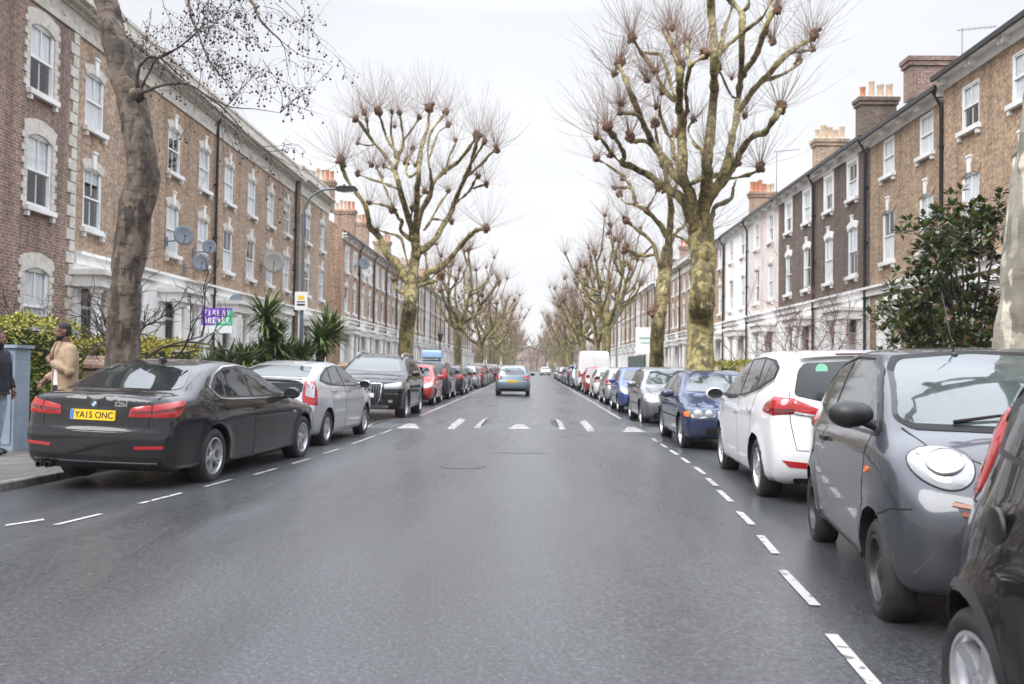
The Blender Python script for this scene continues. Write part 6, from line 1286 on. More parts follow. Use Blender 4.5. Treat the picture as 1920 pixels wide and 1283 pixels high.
# leaning mottled trunk by the dark saloon, with a spray of fruiting twigs
def branchlet(m, p, d, L, r, rg, depth, balls=None, droop=.0, n=4, fork=.6):
    q = [Vector(p)]; k = 5; d = Vector(d).normalized()
    for i in range(k):
        d = (d + Vector((rg.gauss(0, .22), rg.gauss(0, .22), rg.gauss(0, .2) - droop))).normalized(); q.append(q[-1] + d * L / k)
        if depth and rg.random() < fork:
            e = (d + Vector((rg.gauss(0, .7), rg.gauss(0, .7), rg.gauss(0, .6)))).normalized(); branchlet(m, q[-1], e, L * rg.uniform(.45, .7), r * .6, rg, depth - 1, balls, droop, n, fork)
    m.mi = 0; m.tube(q, [r * (1 - .7 * i / k) for i in range(k + 1)], n, False)
    if balls is not None:
        for _ in range(balls[0]):
            b = rg.choice(q[1:]) ; h = rg.uniform(.03, .12); e = Vector((rg.uniform(-.04, .04), rg.uniform(-.04, .04), -h)); m.tube([b, b + e], [.0025, .002], 3, False); m.mi = 1; m.ball(b + e, rg.uniform(.010, .020), 6, 4, .1); m.mi = 0
rg = random.Random(21); Yt = 14.2; base = at(228, 690, Yt); base.z = 0
tr = empty('plane_tree', base); tag(tr, 'leaning brown-grey trunk with fruiting twigs, growing behind the dark saloon', 'tree')
tk = [(229, 712, .335), (231, 640, .285), (238, 540, .29), (248, 450, .30), (259, 380, .31), (267, 320, .30), (260, 250, .26), (240, 170, .255), (220, 90, .235), (203, 20, .225), (185, -70, .21), (172, -160, .2), (180, -260, .17)]
m = MB(); C = catmull([at(x, y_, Yt + (0 if y_ > 300 else (300 - y_) * .0016)) - base for x, y_, r in tk], 14); rr = np.interp(np.linspace(0, 1, len(C)), np.linspace(0, 1, len(tk)), [t[2] for t in tk]); C[0].z = .0
m.tube(C, [r * .81 for r in rr], 36)
for x, y_, rr_, s in ((258, 178, .13, .9), (266, 300, .12, .5)): m.ball(at(x, y_, Yt - .14) - base, rr_, 12, 8, .15, (1, s, 1.1), rg)
trunk_ = m; m = MB()
for pts, r0 in (([(257, 170), (260, 128), (280, 107), (300, 108), (340, 85), (372, 58)], .035), ([(262, 172), (280, 135), (297, 108), (330, 92)], .026), ([(264, 176), (305, 160), (350, 158), (385, 178), (420, 205), (450, 238), (485, 275)], .026), ([(300, 108), (335, 140), (365, 168), (400, 198)], .018), ([(350, -40), (358, 30), (372, 62), (392, 115), (420, 150)], .022), ([(185, -130), (260, -90), (330, -60), (350, -20)], .09), ([(330, -62), (420, -60), (470, 0), (490, 40), (525, 75)], .04), ([(385, 178), (430, 200), (480, 205), (525, 212)], .012)):
    limb(m, [at(x, y_, Yt - .1 - .3 * i / len(pts)) - base for i, (x, y_) in enumerate(pts)], r0, r0 * .35, rg, 7, .006)
o_ = trunk_.build('trunk', M['greybark'], tr, smooth=True); rough(o_, .055, 2.6, .55, 3); rough(o_, .02, 8, .35, 9); m.build('branches', M['greybark'], tr, smooth=True)
c = MB()
for i in range(46):
    x, y_ = rg.gauss(395, 75), rg.choice((rg.uniform(-60, 30), rg.uniform(-40, 130))); p = at(x, y_, Yt + rg.uniform(-1.8, 1.2)) - base
    branchlet(c, p, (rg.uniform(-.3, .9), rg.uniform(-.5, .5), rg.uniform(-1, .1)), rg.uniform(.5, 1.1), .006, rg, 2, (2,), .06, 3, .45)
for pts in ([(372, 58), (400, 30)], [(400, 198), (430, 215)], [(485, 275), (500, 280)], [(340, 85), (360, 100)], [(300, 108), (330, 130)], [(420, 205), (440, 180)], [(392, 115), (420, 130)], [(525, 212), (540, 190)], [(262, 100), (290, 60)], [(525, 75), (540, 90)]):
    for q in range(3): p = at(*pts[0], Yt - .3) - base; d = at(*pts[1], Yt - .3 + rg.uniform(-.3, .3)) - base - p; branchlet(c, p, d, rg.uniform(.5, 1.0), .008, rg, 2, (1,), .05, 3, .5)
c.build('crown', [M['twig'], plain('seed_balls', (.05, .03, .04), .9)], tr, smooth=True)
# mottled trunk at the right edge
base = at(1933, 700, 9.6); base.z = 0; t2 = empty('plane_tree', base); tag(t2, 'pale mottled plane trunk cut off by the picture edge, behind the grey three-door car', 'tree')
m = MB(); tk = [(1936, 705, .40), (1934, 640, .355), (1938, 560, .345), (1950, 450, .34), (1966, 330, .335), (1978, 230, .34), (1992, 100, .33), (2010, -60, .31), (2020, -200, .3)]
C = catmull([at(x, y_, 9.6) - base for x, y_, r in tk], 14); rr = np.interp(np.linspace(0, 1, len(C)), np.linspace(0, 1, len(tk)), [t[2] for t in tk]); C[0].z = 0
m.tube(C, [r * .93 for r in rr], 36)
for q in range(4):
    a = q * 1.6; limb(m, [C[-1], C[-1] + Vector((math.cos(a) * 1.2, math.sin(a) * 1.2, 1.5)), C[-1] + Vector((math.cos(a) * 2.2, math.sin(a) * 2.2, 4))], .2, .07, rg, 8)
rough(m.build('trunk', M['planegrey'], t2, smooth=True), .06, 2.0, .6, 5)
c = MB()
for q in range(4): a = q * 1.6; p = C[-1] + Vector((math.cos(a) * 2.2, math.sin(a) * 2.2, 4)); knuckle(c, p, .25, rg); shoots(c, p, .25, 22, 1.5, rg)
c.build('crown', [M['knuckle'], M['shoot']], t2, smooth=True)

# ---------------------------------------------------------------- shrubs, hedges, garden plants
def leafmat(name, a, b, rough=.45, sc=6):
    t = NT(name); oi = t.n('TexCoord'); nz = t.n('TexNoise', _Scale=sc, _Detail=4); t.l(oi, nz.inputs['Vector'], 3); cr = t.n('ValToRGB'); e = cr.color_ramp.elements; e[0].position = .35; e[1].position = .65; e[0].color = c4(a); e[1].color = c4(b); t.l(nz, cr.inputs[0]); t.l(cr, t.p.inputs['Base Color']); t.set(Roughness=rough); return t.m
M['hedge_leaf'] = leafmat('hedge_leaf', (.06, .095, .014), (.19, .22, .028), .45, 5)
M['hedge_gold'] = leafmat('golden_leaf', (.22, .21, .02), (.42, .36, .05), .45, 5)
M['mag_leaf'] = leafmat('glossy_leaf', (.032, .060, .02), (.12, .15, .05), .2, 9)
M['mag_rust'] = leafmat('rusty_leaf', (.12, .065, .025), (.22, .13, .05), .5, 9)
M['yucca_leaf'] = leafmat('sword_leaf', (.06, .10, .03), (.17, .22, .07), .4, 7)
def leaf(m, p, d, n, L, W_):
    d = Vector(d).normalized(); s = d.cross(Vector(n)); s = s.normalized() if s.length > 1e-4 else d.orthogonal(); u = s.cross(d)
    m.add([p, p + d * L * .5 + s * W_ + u * .1 * L, p + d * L, p + d * L * .5 - s * W_ + u * .1 * L], [(0, 1, 2), (0, 2, 3)])
def rv(rg): return Vector((rg.gauss(0, 1), rg.gauss(0, 1), rg.gauss(0, 1))).normalized()
def hedge(label, x0, x1, y0, y1, h, n, seed, gold=.35, L=.075):
    rg = random.Random(seed); r = empty('hedge', ((x0 + x1) / 2, (y0 + y1) / 2, .04)); tag(r, label, 'hedge'); hx, hy = (x1 - x0) / 2, (y1 - y0) / 2; m = MB()
    for _ in range(n):
        f = rg.random(); z = h * rg.random() ** .8; dx, dy = rg.uniform(-hx, hx), rg.uniform(-hy, hy); top = False
        if f < .3: z = h; top = True; nn = (0, 0, 1)
        elif f < .65: dy = -hy; nn = (0, -1, 0)
        elif f < .9: dx = hx if x0 < 0 else -hx; nn = (1 if x0 < 0 else -1, 0, 0)
        else: nn = rv(rg)
        w_ = .10 * math.sin(dx * 5 + seed) * math.sin(dy * 4 + z * 4) + rg.gauss(0, .05); p = Vector((dx, dy, z)) + Vector(nn) * (w_ - .03)
        m.mi = 1 if rg.random() < gold * (1.6 if (top or z > h * .85) else .45) else 0
        leaf(m, p, rv(rg) * .8 + Vector(nn), rv(rg) + Vector(nn), L * rg.uniform(.7, 1.4), L * .32)
    m.build('foliage', [M['hedge_leaf'], M['hedge_gold']], r)
    b = MB(); b.box(-hx + .16, hx - .16, -hy + .16, hy - .16, 0, h - .16); b.build('shade_core', noisy('hedge_shade', (.012, .014, .006), (.03, .035, .012), 14, .9), r); return r  # solid core, its near-black colour stands in for the shade between the leaves
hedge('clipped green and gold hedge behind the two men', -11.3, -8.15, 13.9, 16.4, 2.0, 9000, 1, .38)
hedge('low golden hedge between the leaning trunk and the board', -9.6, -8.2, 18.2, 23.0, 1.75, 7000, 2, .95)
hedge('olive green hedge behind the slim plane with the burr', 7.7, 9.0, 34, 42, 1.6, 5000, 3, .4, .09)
def bare_shrub(label, loc, H, n, seed, mat, r=.03, depth=3, spread=.6, name='bare_shrub'):
    rg = random.Random(seed); root = empty(name, loc); tag(root, label, 'shrub'); m = MB()
    for i in range(n): branchlet(m, (rg.uniform(-.15, .15), rg.uniform(-.15, .15), 0), (rg.gauss(0, spread), rg.gauss(0, spread), 1), H * rg.uniform(.6, 1), r, rg, depth, None, -.03, 5, .7)
    m.build('branches', mat, root, smooth=True); return root
bare_shrub('dark bare tangled shrub between the leaning trunk and the board', (-8.6, 19.2, .9), 2.2, 7, 4, M['twig'], .045, 3, .9)
bare_shrub('bare fine-twigged shrub against the first white doorway', (-10.1, 18.6, .6), 3.0, 6, 5, M['twig'], .018, 3, .5)
bare_shrub('bare reddish shrub in front of the dark brick houses', (9.2, 30.5, .3), 3.6, 7, 6, M['redtwig'], .03, 3, .6)
bare_shrub('bare reddish shrub in front of the white painted house', (9.0, 38.0, .3), 2.6, 6, 7, M['redtwig'], .025, 3, .7)
# glossy evergreen at the right
rg = random.Random(9); mg = empty('magnolia', (8.75, 18.6, .2)); tag(mg, 'glossy dark evergreen shrub with rusty leaf undersides, in front of the yellow-brown brick house', 'shrub'); m = MB(); lf = MB()
CL = [at(x, y_, 18.6 + rg.uniform(-.9, .9)) - mg.location for x, y_ in ((1705, 570), (1740, 620), (1690, 590), (1800, 470), (1770, 500), (1840, 430), (1860, 480), (1750, 470), (1820, 550), (1850, 590), (1790, 620), (1730, 545), (1780, 560), (1870, 410), (1810, 430), (1850, 640), (1700, 640), (1770, 440), (1890, 540), (1720, 600), (1880, 620), (1760, 655), (1810, 660), (1780, 415))]
for p in CL:
    limb(m, [(0, 0, 0), (p.x * .3, p.y * .3, p.z * .45), (p.x * .75, p.y * .75, p.z * .8), p], .05, .012, rg, 6, .02)
    for s in range(22):
        q = p + Vector((rg.gauss(0, .30), rg.gauss(0, .33), rg.gauss(0, .22))); ax = (q - p).normalized() * .6 + Vector((0, 0, .7)); m.tube([p, (p + q) / 2 + Vector((0, 0, .02)), q], [.008, .006, .004], 4, False)
        for k in range(12):
            lf.mi = 1 if rg.random() < .16 else 0; d = rv(rg) + ax * .6; leaf(lf, q + d * .02, d, (0, 0, 1), rg.uniform(.14, .21), .05)
m.build('stems', M['twig'], mg, smooth=True); lf.build('foliage', [M['mag_leaf'], M['mag_rust']], mg)
# sword-leaved yuccas
def yucca(label, x, y, heads, seed):
    rg = random.Random(seed); r = empty('yucca', (x, y, .05)); tag(r, label, 'plant', 'yuccas in the front garden'); m = MB(); lf = MB()
    for hx, hz, s, tilt in heads:
        h = Vector((hx, rg.uniform(-.3, .3), hz)); limb(m, [(0, 0, 0), (hx * .5, 0, hz * .5), h], .09, .07, rg, 8)
        for k in range(230):
            a = rg.uniform(0, 6.28); e = rg.uniform(-.5, 1.0); d = Vector((math.cos(a) * math.cos(e) + tilt, math.sin(a) * math.cos(e), math.sin(e))).normalized(); L = s * rg.uniform(.7, 1.1); sd = d.cross(Vector((0, 0, 1))).normalized() * .030; b = h + Vector((0, 0, rg.uniform(-.2, .15)))
            mid = b + d * L * .55; tip = b + d * L - Vector((0, 0, .10 * L * (1 - e)));  lf.add([b - sd * .7, b + sd * .7, mid + sd, mid - sd, tip], [(0, 1, 2, 3), (3, 2, 4)])
    m.build('stem', M['greybark'], r, smooth=True); lf.build('foliage', M['yucca_leaf'], r)
def gx(px, Y): return at(px, 600, Y).x
yucca('tallest yucca, with an upright head, beside the lamp post', gx(503, 22), 22, [(0, 2.45, .78, .1), (.12, 1.95, .7, 0), (-.1, 1.5, .65, 0)], 1)
yucca('yucca leaning towards the street just past the lamp post', gx(585, 23.6), 23.6, [(.38, 2.15, .85, .5), (.3, 1.95, .7, .3)], 2)
yucca('low yucca under the board, left of the tallest one', gx(432, 21.4), 21.4, [(0, 1.25, .75, 0), (-.35, 1.15, .65, -.2), (.4, 1.3, .7, .1)], 3)
yucca('low yucca between the tallest one and the lamp post', gx(545, 22.6), 22.6, [(-.15, 1.4, .75, 0), (.25, 1.5, .65, .1)], 4)
# far woods closing the view
fw = MB(); rg = random.Random(31)
for q in ((-4.5, 338), (1.5, 334), (-1.2, 341), (4, 338), (-7, 335)): branchlet(fw, (q[0], q[1], 0), (0, 0, 1), 9, .28, rg, 3, None, -.05, 5, .9)
for i in range(420):
    x = rg.choice((rg.uniform(-60, -5), rg.uniform(3, 60), rg.uniform(-70, 70))); y_ = rg.uniform(335, 420) if abs(x) < 9 else rg.uniform(300, 420)
    if abs(x + 1.5) < 7 and y_ < 360: continue
    h = rg.uniform(6, 15); fw.tube([(x, y_, 0), (x + rg.uniform(-.6, .6), y_, h * .6)], [.25, .15], 5, False)
    for k in range(26): a = rg.uniform(0, 6.28); z = h * rg.uniform(.3, .75); l = rg.uniform(1.5, 4); fw.tube([(x, y_, z), (x + math.cos(a) * l * .5, y_ + math.sin(a) * l * .5, z + l * .5), (x + math.cos(a) * l, y_ + math.sin(a) * l, z + l * 1.1)], [.1, .07, .02], 3, False)
tag(fw.build('woodland', noisy('bare_wood', (.14, .085, .06), (.25, .17, .12), 1, .9)), 'brown haze of bare trees at the far end of the street', 'woodland', kind='stuff')
# ---------------------------------------------------------------- the rest of the traffic
def second(proto, paint_old, paint_new, x, y, rz, label, sc=1.0):
    c = copy_tree(proto); retint(c, paint_old, paint_new); c.scale = (sc,) * 3; return place(c, x, y, rz, label)
AWAY, TOWARD = math.pi / 2, -math.pi / 2
kx = lambda side, W_=1.7: (-3.45 - W_ / 2 + .02) if side < 0 else (2.62 + W_ / 2)
hat = make_car('hatchback_car', HATCH, P_['red']); est = make_car('estate_car', ESTATE, P_['greysilver']); tal = make_car('people_carrier', TALL, P_['slate'])
place(hat, kx(-1) - .05, 34.2, TOWARD, 'small bright red hatchback facing us behind the black off-roader')
place(tal, kx(-1) - .1, 40.2, AWAY, 'tall blue-black people carrier ahead of the red hatchback')
wheels_at(est, ESTATE, (2.72, 23.0), (2.74, 25.8), 'R', 'grey estate car facing us between the two blue cars')
H = lambda pn, *a: second(hat, P_['red'], P_[pn], *a)
E_ = lambda pn, *a: second(est, P_['greysilver'], P_[pn], *a)
T_ = lambda pn, *a: second(tal, P_['slate'], P_[pn], *a)
H('blue', 2.72 + .83, 30.9, TOWARD, 'bright blue hatchback facing us behind the grey estate car')
H('silver', 2.75 + .83, 37.0, AWAY, 'silver-white hatchback with round red lamps, ahead of the bright blue one')
H('white', 2.75 + .83, 43.6, AWAY, 'white hatchback between the silver-white one and the red estate car')
E_('red', 2.72 + .9, 50.4, TOWARD, 'red estate car in front of the white van')
van = make_car('panel_van', VAN, P_['white']); place(van, 2.72 + .95, 57.5, AWAY, 'tall white panel van behind the red estate car', 'van')
drive = H('steelblue', -.97, 45.8, AWAY, 'blue-grey hatchback with yellow plate driving down the middle of the road'); drive['group'] = 'cars driving along the road'
H('silver', 2.0, 150, TOWARD, 'pale car coming towards us far down the road')['group'] = 'cars driving along the road'
y = 46.6
for i, (fn, pn, dirn) in enumerate(((E_, 'slate', AWAY), (H, 'black', AWAY), (H, 'silver', AWAY), (E_, 'maroon', AWAY), (T_, 'slate', AWAY), (H, 'darkgrey', TOWARD), (H, 'red', AWAY), (E_, 'black', AWAY), (T_, 'greysilver', AWAY), (H, 'navy', AWAY), (E_, 'silver', AWAY), (H, 'slate', AWAY), (T_, 'black', TOWARD))):
    fn(pn, kx(-1) + rng.uniform(-.08, .08), y, dirn, 'far parked car, %s ahead of the tall blue-black people carrier on its kerb' % ORD[i]); y += 5.7 + rng.uniform(0, .5)
y = 64.2
for i, (fn, pn, dirn) in enumerate(((T_, 'steelblue', TOWARD), (T_, 'navy', AWAY), (E_, 'slate', TOWARD), (H, 'black', AWAY), (H, 'orange' if 0 else 'maroon', TOWARD), (E_, 'silver', AWAY), (H, 'slate', TOWARD), (H, 'white', AWAY), (E_, 'navy', TOWARD), (H, 'grey' if 0 else 'black', AWAY))):
    fn(pn, kx(1) + rng.uniform(-.08, .1), y, dirn, 'far parked car, %s beyond the tall white van on its kerb' % ORD[i]); y += 5.7 + rng.uniform(0, .5)
# pale blue roof box on the dark people carrier
rb = MB(); rb.prism(rounded([(-.62, 0), (.62, 0), (.56, .36), (-.56, .36)], .1), (0, 0, 0), (1, 0, 0), (0, 0, 1), (0, 1, 0), -.4, .4)
o = rb.build('roof_box', plain('pale_blue_plastic', (.32, .47, .66), .4), angle=40, loc=(tal.location.x + .05, tal.location.y - .5, 1.69)); o.rotation_euler = (0, 0, math.pi / 2); tag(o, 'pale blue box on the roof of the tall blue-black people carrier', 'roof box')

# ---------------------------------------------------------------- street furniture
def lamp(label, base, H_, arm, head, mat, plate=True, side=1):
    r = empty('street_lamp', base); tag(r, label, 'street lamp', 'street lamps'); m = MB(); m.tube([(0, 0, 0), (0, 0, 1.35)], .08, 14); m.tube([(0, 0, 1.35), (0, 0, 1.42)], [.08, .05], 14); m.tube([(0, 0, 1.42), (0, 0, H_ - arm * .75)], [.05, .042], 12); m.build('column', mat, r, angle=40)
    a = MB(); pts = [(side * arm * (1 - math.cos(t)) * .72, 0, H_ - arm * .75 + arm * .75 * math.sin(t)) for t in np.linspace(0, math.pi / 2 * .97, 12)]; pts.append((side * arm, 0, H_ + .02)); a.tube(pts, .028, 10); a.tube([(0, 0, H_ - arm * .75 - .5), (0, 0, H_ - arm * .75 + .02)], .06, 12); a.build('arm', mat, r, angle=40)
    h = MB(); h.prism([(0, -.05), (.16, -.07), (.5, -.05), (.54, -.0), (.48, .055), (.12, .06), (0, .03)], (side * (arm - .05), 0, H_ + .02), (side, 0, 0), (0, 0, 1), (0, 1, 0), -.11, .11); h.tube([(side * (arm + .15), 0, H_ + .07), (side * (arm + .15), 0, H_ + .13)], .03, 8); ho = h.build('lamp_head', M['gutter'], r, angle=30)
    l = MB(); l.prism([(.16, -.075), (.46, -.056), (.46, -.066), (.16, -.085)], (side * (arm - .05), 0, H_ + .02), (side, 0, 0), (0, 0, 1), (0, 1, 0), -.08, .08); l.build('lens', M['clear_lamp'], ho)
    return r
M['lampgrey'] = plain('grey_green_paint', (.10, .125, .14), .45)
lb = at(564, 672, 22.9); lb.z = .06
lp = lamp('grey street lamp with curved arm, rising among the yuccas', lb, 5.72, .86, 1, M['lampgrey'])
sg = empty('parking_sign', (lb.x, lb.y - .075, 2.96)); tag(sg, 'small white parking sign with yellow symbol, fixed to the grey lamp post', 'sign')
q = MB(); q.prism(rounded([(-.16, -.23), (.16, -.23), (.16, .23), (-.16, .23)], .03), (0, 0, 0), (1, 0, 0), (0, 0, 1), (0, -1, 0), 0, .012); q.build('panel', plain('sign_white', (.75, .74, .70), .5), sg)
q = MB(); q.prism(rounded([(-.08, .03), (.08, .03), (.08, .13), (-.08, .13)], .02), (0, 0, 0), (1, 0, 0), (0, 0, 1), (0, -1, 0), .0125, .014); q.build('symbol', plain('sign_yellow', (.75, .5, .03), .5), sg)
q = MB(); q.box(-.10, .10, -.014, -.0125, -.12, -.07); q.box(-.10, .10, -.014, -.0125, -.04, -.01); q.build('lettering', M['ink'], sg)
lamp('far street lamp by the mansard-roofed terrace', (5.6, 62, .06), 6.2, 1.2, 1, M['lampgrey'], side=-1)
ol = empty('lantern', (-6.3, 62, .06)); tag(ol, 'old black lantern post beyond the big pollarded plane', 'street lamp', 'street lamps'); q = MB(); q.lathe([(.13, 0), (.11, .5), (.06, .7), (.045, 2.9), (.08, 2.95), (.03, 3.0)], 12); q.build('column', M['gutter'], ol, angle=40)
q = MB(); q.lathe([(.10, 3.0), (.20, 3.45), (.21, 3.47), (.05, 3.7), (.02, 3.8)], 8); q.build('lamp_head', M['gutter'], ol, angle=20)

# estate agent's board
bp = at(408, 600, 21.3); r = empty('estate_agent_board', (bp.x, bp.y, .05)); tag(r, "estate agent's board in purple and green on a white post", 'board')
q = MB(); q.box(-.035, .035, -.03, .03, 0, 2.6); q.build('post', plain('board_post', (.72, .70, .66), .6), r)
z0 = at(408, 625, 21.3).z - .05; z1 = at(408, 578, 21.3).z - .05; wb = 29.5 * 21.3 / 1725; zc = z0 + (z1 - z0) * .30
purple, green = plain('board_purple', (.20, .06, .50), .45), plain('board_green', (.04, .46, .25), .45)
q = MB(); q.box(-wb, wb, -.055, -.035, z0, zc); q.build('lower_panel', plain('board_white', (.74, .77, .78), .5), r)
zm = (zc + z1) / 2
q = MB(); q.prism([(-wb, z1), (-wb, zc + .002), (-wb * .25, zc + .002), (wb * .45, zm), (wb, z1 - .02), (wb, z1)], (0, 0, 0), (1, 0, 0), (0, 0, 1), (0, -1, 0), .035, .055); q.build('purple_panel', purple, r)
q = MB(); q.prism([(wb, z1 - .022), (wb * .45, zm - .002), (-wb * .25 + .002, zc + .002), (wb, zc + .002)], (0, 0, 0), (1, 0, 0), (0, 0, 1), (0, -1, 0), .035, .054); q.build('green_panel', green, r)
def serif(word, width, height, zc_, par, name):
    """chunky roman capitals"""
    G = {'F': [(0, 0, .25, 1), (.25, .82, .8, 1), (.25, .44, .6, .58), (-.08, 0, .36, .1), (-.08, .9, 0, 1), (.72, .68, .82, 1)], 'I': [(.2, 0, .48, 1), (.08, 0, .6, .1), (.08, .9, .6, 1)],
         'N': [(.05, 0, .2, 1), (.68, 0, .83, 1), (-.05, 0, .3, .1), (.58, .9, .93, 1), 'N'], 'L': [(.05, 0, .3, 1), (.3, 0, .8, .16), (-.05, .9, .4, 1), (-.05, 0, .1, .1), (.7, 0, .82, .32)], 'A': ['A', (.25, .28, .65, .4), (-.08, 0, .24, .1), (.64, 0, 1.0, .1)], 'Y': ['Y', (.33, 0, .58, .5), (.2, 0, .7, .1), (-.08, .9, .3, 1), (.6, .9, .98, 1)],
         'B': [(.05, 0, .3, 1), (.3, .86, .68, 1), (.3, .45, .7, .57), (.3, 0, .7, .14), (.6, .52, .82, .9), (.64, .1, .86, .5)], 'R': [(.05, 0, .3, 1), (.3, .86, .68, 1), (.3, .42, .68, .55), (.6, .5, .82, .9), 'R', (-.05, 0, .4, .1)], 'E': [(.05, 0, .3, 1), (.3, .84, .78, 1), (.3, .43, .62, .57), (.3, 0, .8, .16), (.7, .7, .8, 1), (.7, 0, .82, .3)], 'W': ['W']}
    m = MB(); k = len(word); cw = width / k
    def pl(x0, P): m.prism([(x0 + a * cw * .86, zc_ - height / 2 + b * height) for a, b in P], (0, 0, 0), (1, 0, 0), (0, 0, 1), (0, -1, 0), .0555, .061)
    for i, ch in enumerate(word):
        x0 = -width / 2 + i * cw + cw * .08
        for g in G[ch]:
            if isinstance(g, tuple): a, b, c, d = g; pl(x0, [(a, b), (c, b), (c, d), (a, d)])
            elif g == 'N': pl(x0, [(.06, 1), (.62, 0), (.83, 0), (.3, 1)])
            elif g == 'A': pl(x0, [(.02, 0), (.14, 0), (.5, 1), (.4, 1)]); pl(x0, [(.66, 0), (.92, 0), (.56, 1), (.4, 1)])
            elif g == 'Y': pl(x0, [(.0, 1), (.26, 1), (.58, .45), (.34, .45)]); pl(x0, [(.7, 1), (.86, 1), (.56, .45), (.44, .45)])
            elif g == 'R': pl(x0, [(.44, .45), (.64, .45), (.92, 0), (.66, 0)])
            elif g == 'W': pl(x0, [(-.05, 1), (.14, 1), (.34, 0), (.2, 0)]); pl(x0, [(.2, 0), (.32, 0), (.52, 1), (.4, 1)]); pl(x0, [(.4, 1), (.56, 1), (.74, 0), (.6, 0)]); pl(x0, [(.6, 0), (.72, 0), (.95, 1), (.84, 1)])
    m.build(name, plain('board_lettering', (.9, .89, .88), .5), par)
serif('FINLAY', wb * 1.78, (z1 - zc) * .33, zm + (z1 - zc) * .23, r, 'lettering'); serif('BREWER', wb * 1.78, (z1 - zc) * .33, zm - (z1 - zc) * .21, r, 'lettering')

# pale blue cabinet / gate by the hedge
cb = empty('utility_cabinet', (at(14, 700, 13.4).x, 13.4, .06)); tag(cb, 'tall pale blue-grey cabinet standing behind the man in the dark jacket', 'cabinet'); q = MB(); q.box(-.42, .20, -.16, .25, 0, 1.5); q.box(-.46, .24, -.2, .29, 1.502, 1.55); q.build('casing', noisy('blue_grey_metal', (.22, .275, .34), (.29, .345, .415), 3, .5), cb)
q = MB(); q.box(-.38, -.12, -.175, -.162, .1, 1.42); q.box(-.10, .16, -.175, -.162, .1, 1.42); q.build('doors', noisy('blue_grey_metal_door', (.23, .285, .35), (.30, .355, .425), 3, .5), cb); q = MB(); q.tube([(-.13, -.18, .7), (-.13, -.2, .72), (-.13, -.2, .85), (-.13, -.18, .87)], .012, 6); q.build('handle', M['chrome'], cb, smooth=True)

# front garden walls with piers
M['coping'] = M['stone']
def gwall(label, side, y0, y1, mat, h=.85):
    x = lambda Y: cx(Y) + side * (HW + 2.95); L = math.hypot(y1 - y0, x(y1) - x(y0)); r = empty('garden_wall', (x(y0), y0, .05), math.atan2(y1 - y0, x(y1) - x(y0))); tag(r, label, 'wall', 'low brick front garden walls')
    q = MB(); q.box(.4, L - .9, -.11, .11, 0, h); q.build('wall', mat, r); q = MB(); q.box(.38, L - .88, -.15, .15, h + .002, h + .07); q.build('coping', M['stone'], r)
    for a in (.18, L - .68): q = MB(); q.box(a - .2, a + .2, -.2, .2, 0, h + .3); q.box(a - .25, a + .25, -.25, .25, h + .302, h + .38); q.prism([(-.2, 0), (.2, 0), (0, .16)], (a, 0, h + .382), (1, 0, 0), (0, 0, 1), (0, 1, 0), -.2, .2); q.build('pier', mat, r)
for i, (a, b, w_) in enumerate(((17.2, 22.9, 'the low golden hedge'), (23.6, 29.2, 'the lamp post'), (29.2, 34.8, 'the third corniced house'), (34.8, 40.5, 'the mesh dish house'), (40.5, 46.2, 'the big pollarded plane'), (46.2, 52, 'the end house set forward'))): gwall('low brick garden wall in front of ' + w_, -1, a, b, M['brownbrick'] if i % 2 else M['redbrick'], .9)
for i, (a, b, w_) in enumerate(((15.5, 21.0, 'the glossy evergreen shrub'), (21.2, 26.7, 'the warm yellow brick house'), (27, 32.8, 'the yellow-brown brick house'), (33, 39, 'the nearer dark brick house'), (39.2, 45.2, 'the farther dark brick house'), (45.4, 51.3, 'the faded pink house'), (51.5, 57.6, 'the white painted house'))): gwall('low brick garden wall in front of ' + w_, 1, a, b, (M['yellowbrick'], M['darkbrick'], M['redbrick'])[i % 3], .9)
# plywood hoarding and white board by the van
hd = empty('hoarding', (7.2, 60, .06)); tag(hd, 'dark grey-green site hoarding beyond the white van', 'fence'); q = MB()
for i in range(8): q.box(-.03, .03, i * 1.22, i * 1.22 + 1.21, 0, 2.2)
q.build('panels', noisy('hoarding_paint', (.06, .085, .09), (.10, .125, .13), 2, .6), hd)
for i in range(5): q = MB(); q.box(.035, .12, i * 2.44 - .05, i * 2.44 + .05, 0, 2.25); q.build('post', M['twig'], hd)
wbd = empty('letting_board', (7.6, 62, .06)); tag(wbd, 'white board with faint green lines, raised above the hoarding', 'board'); q = MB(); q.box(-.05, .05, -.05, .05, 0, 4.0); q.build('post', M['sash'], wbd); q = MB(); q.box(-.75, .75, -.09, -.055, 2.3, 4.1); q.build('panel', plain('board_white2', (.78, .78, .76), .5), wbd); q = MB(); q.box(-.5, .5, -.096, -.0915, 3.3, 3.45); q.box(-.4, .4, -.096, -.0915, 3.0, 3.1); q.build('print', plain('faint_green', (.25, .42, .30), .6), wbd)
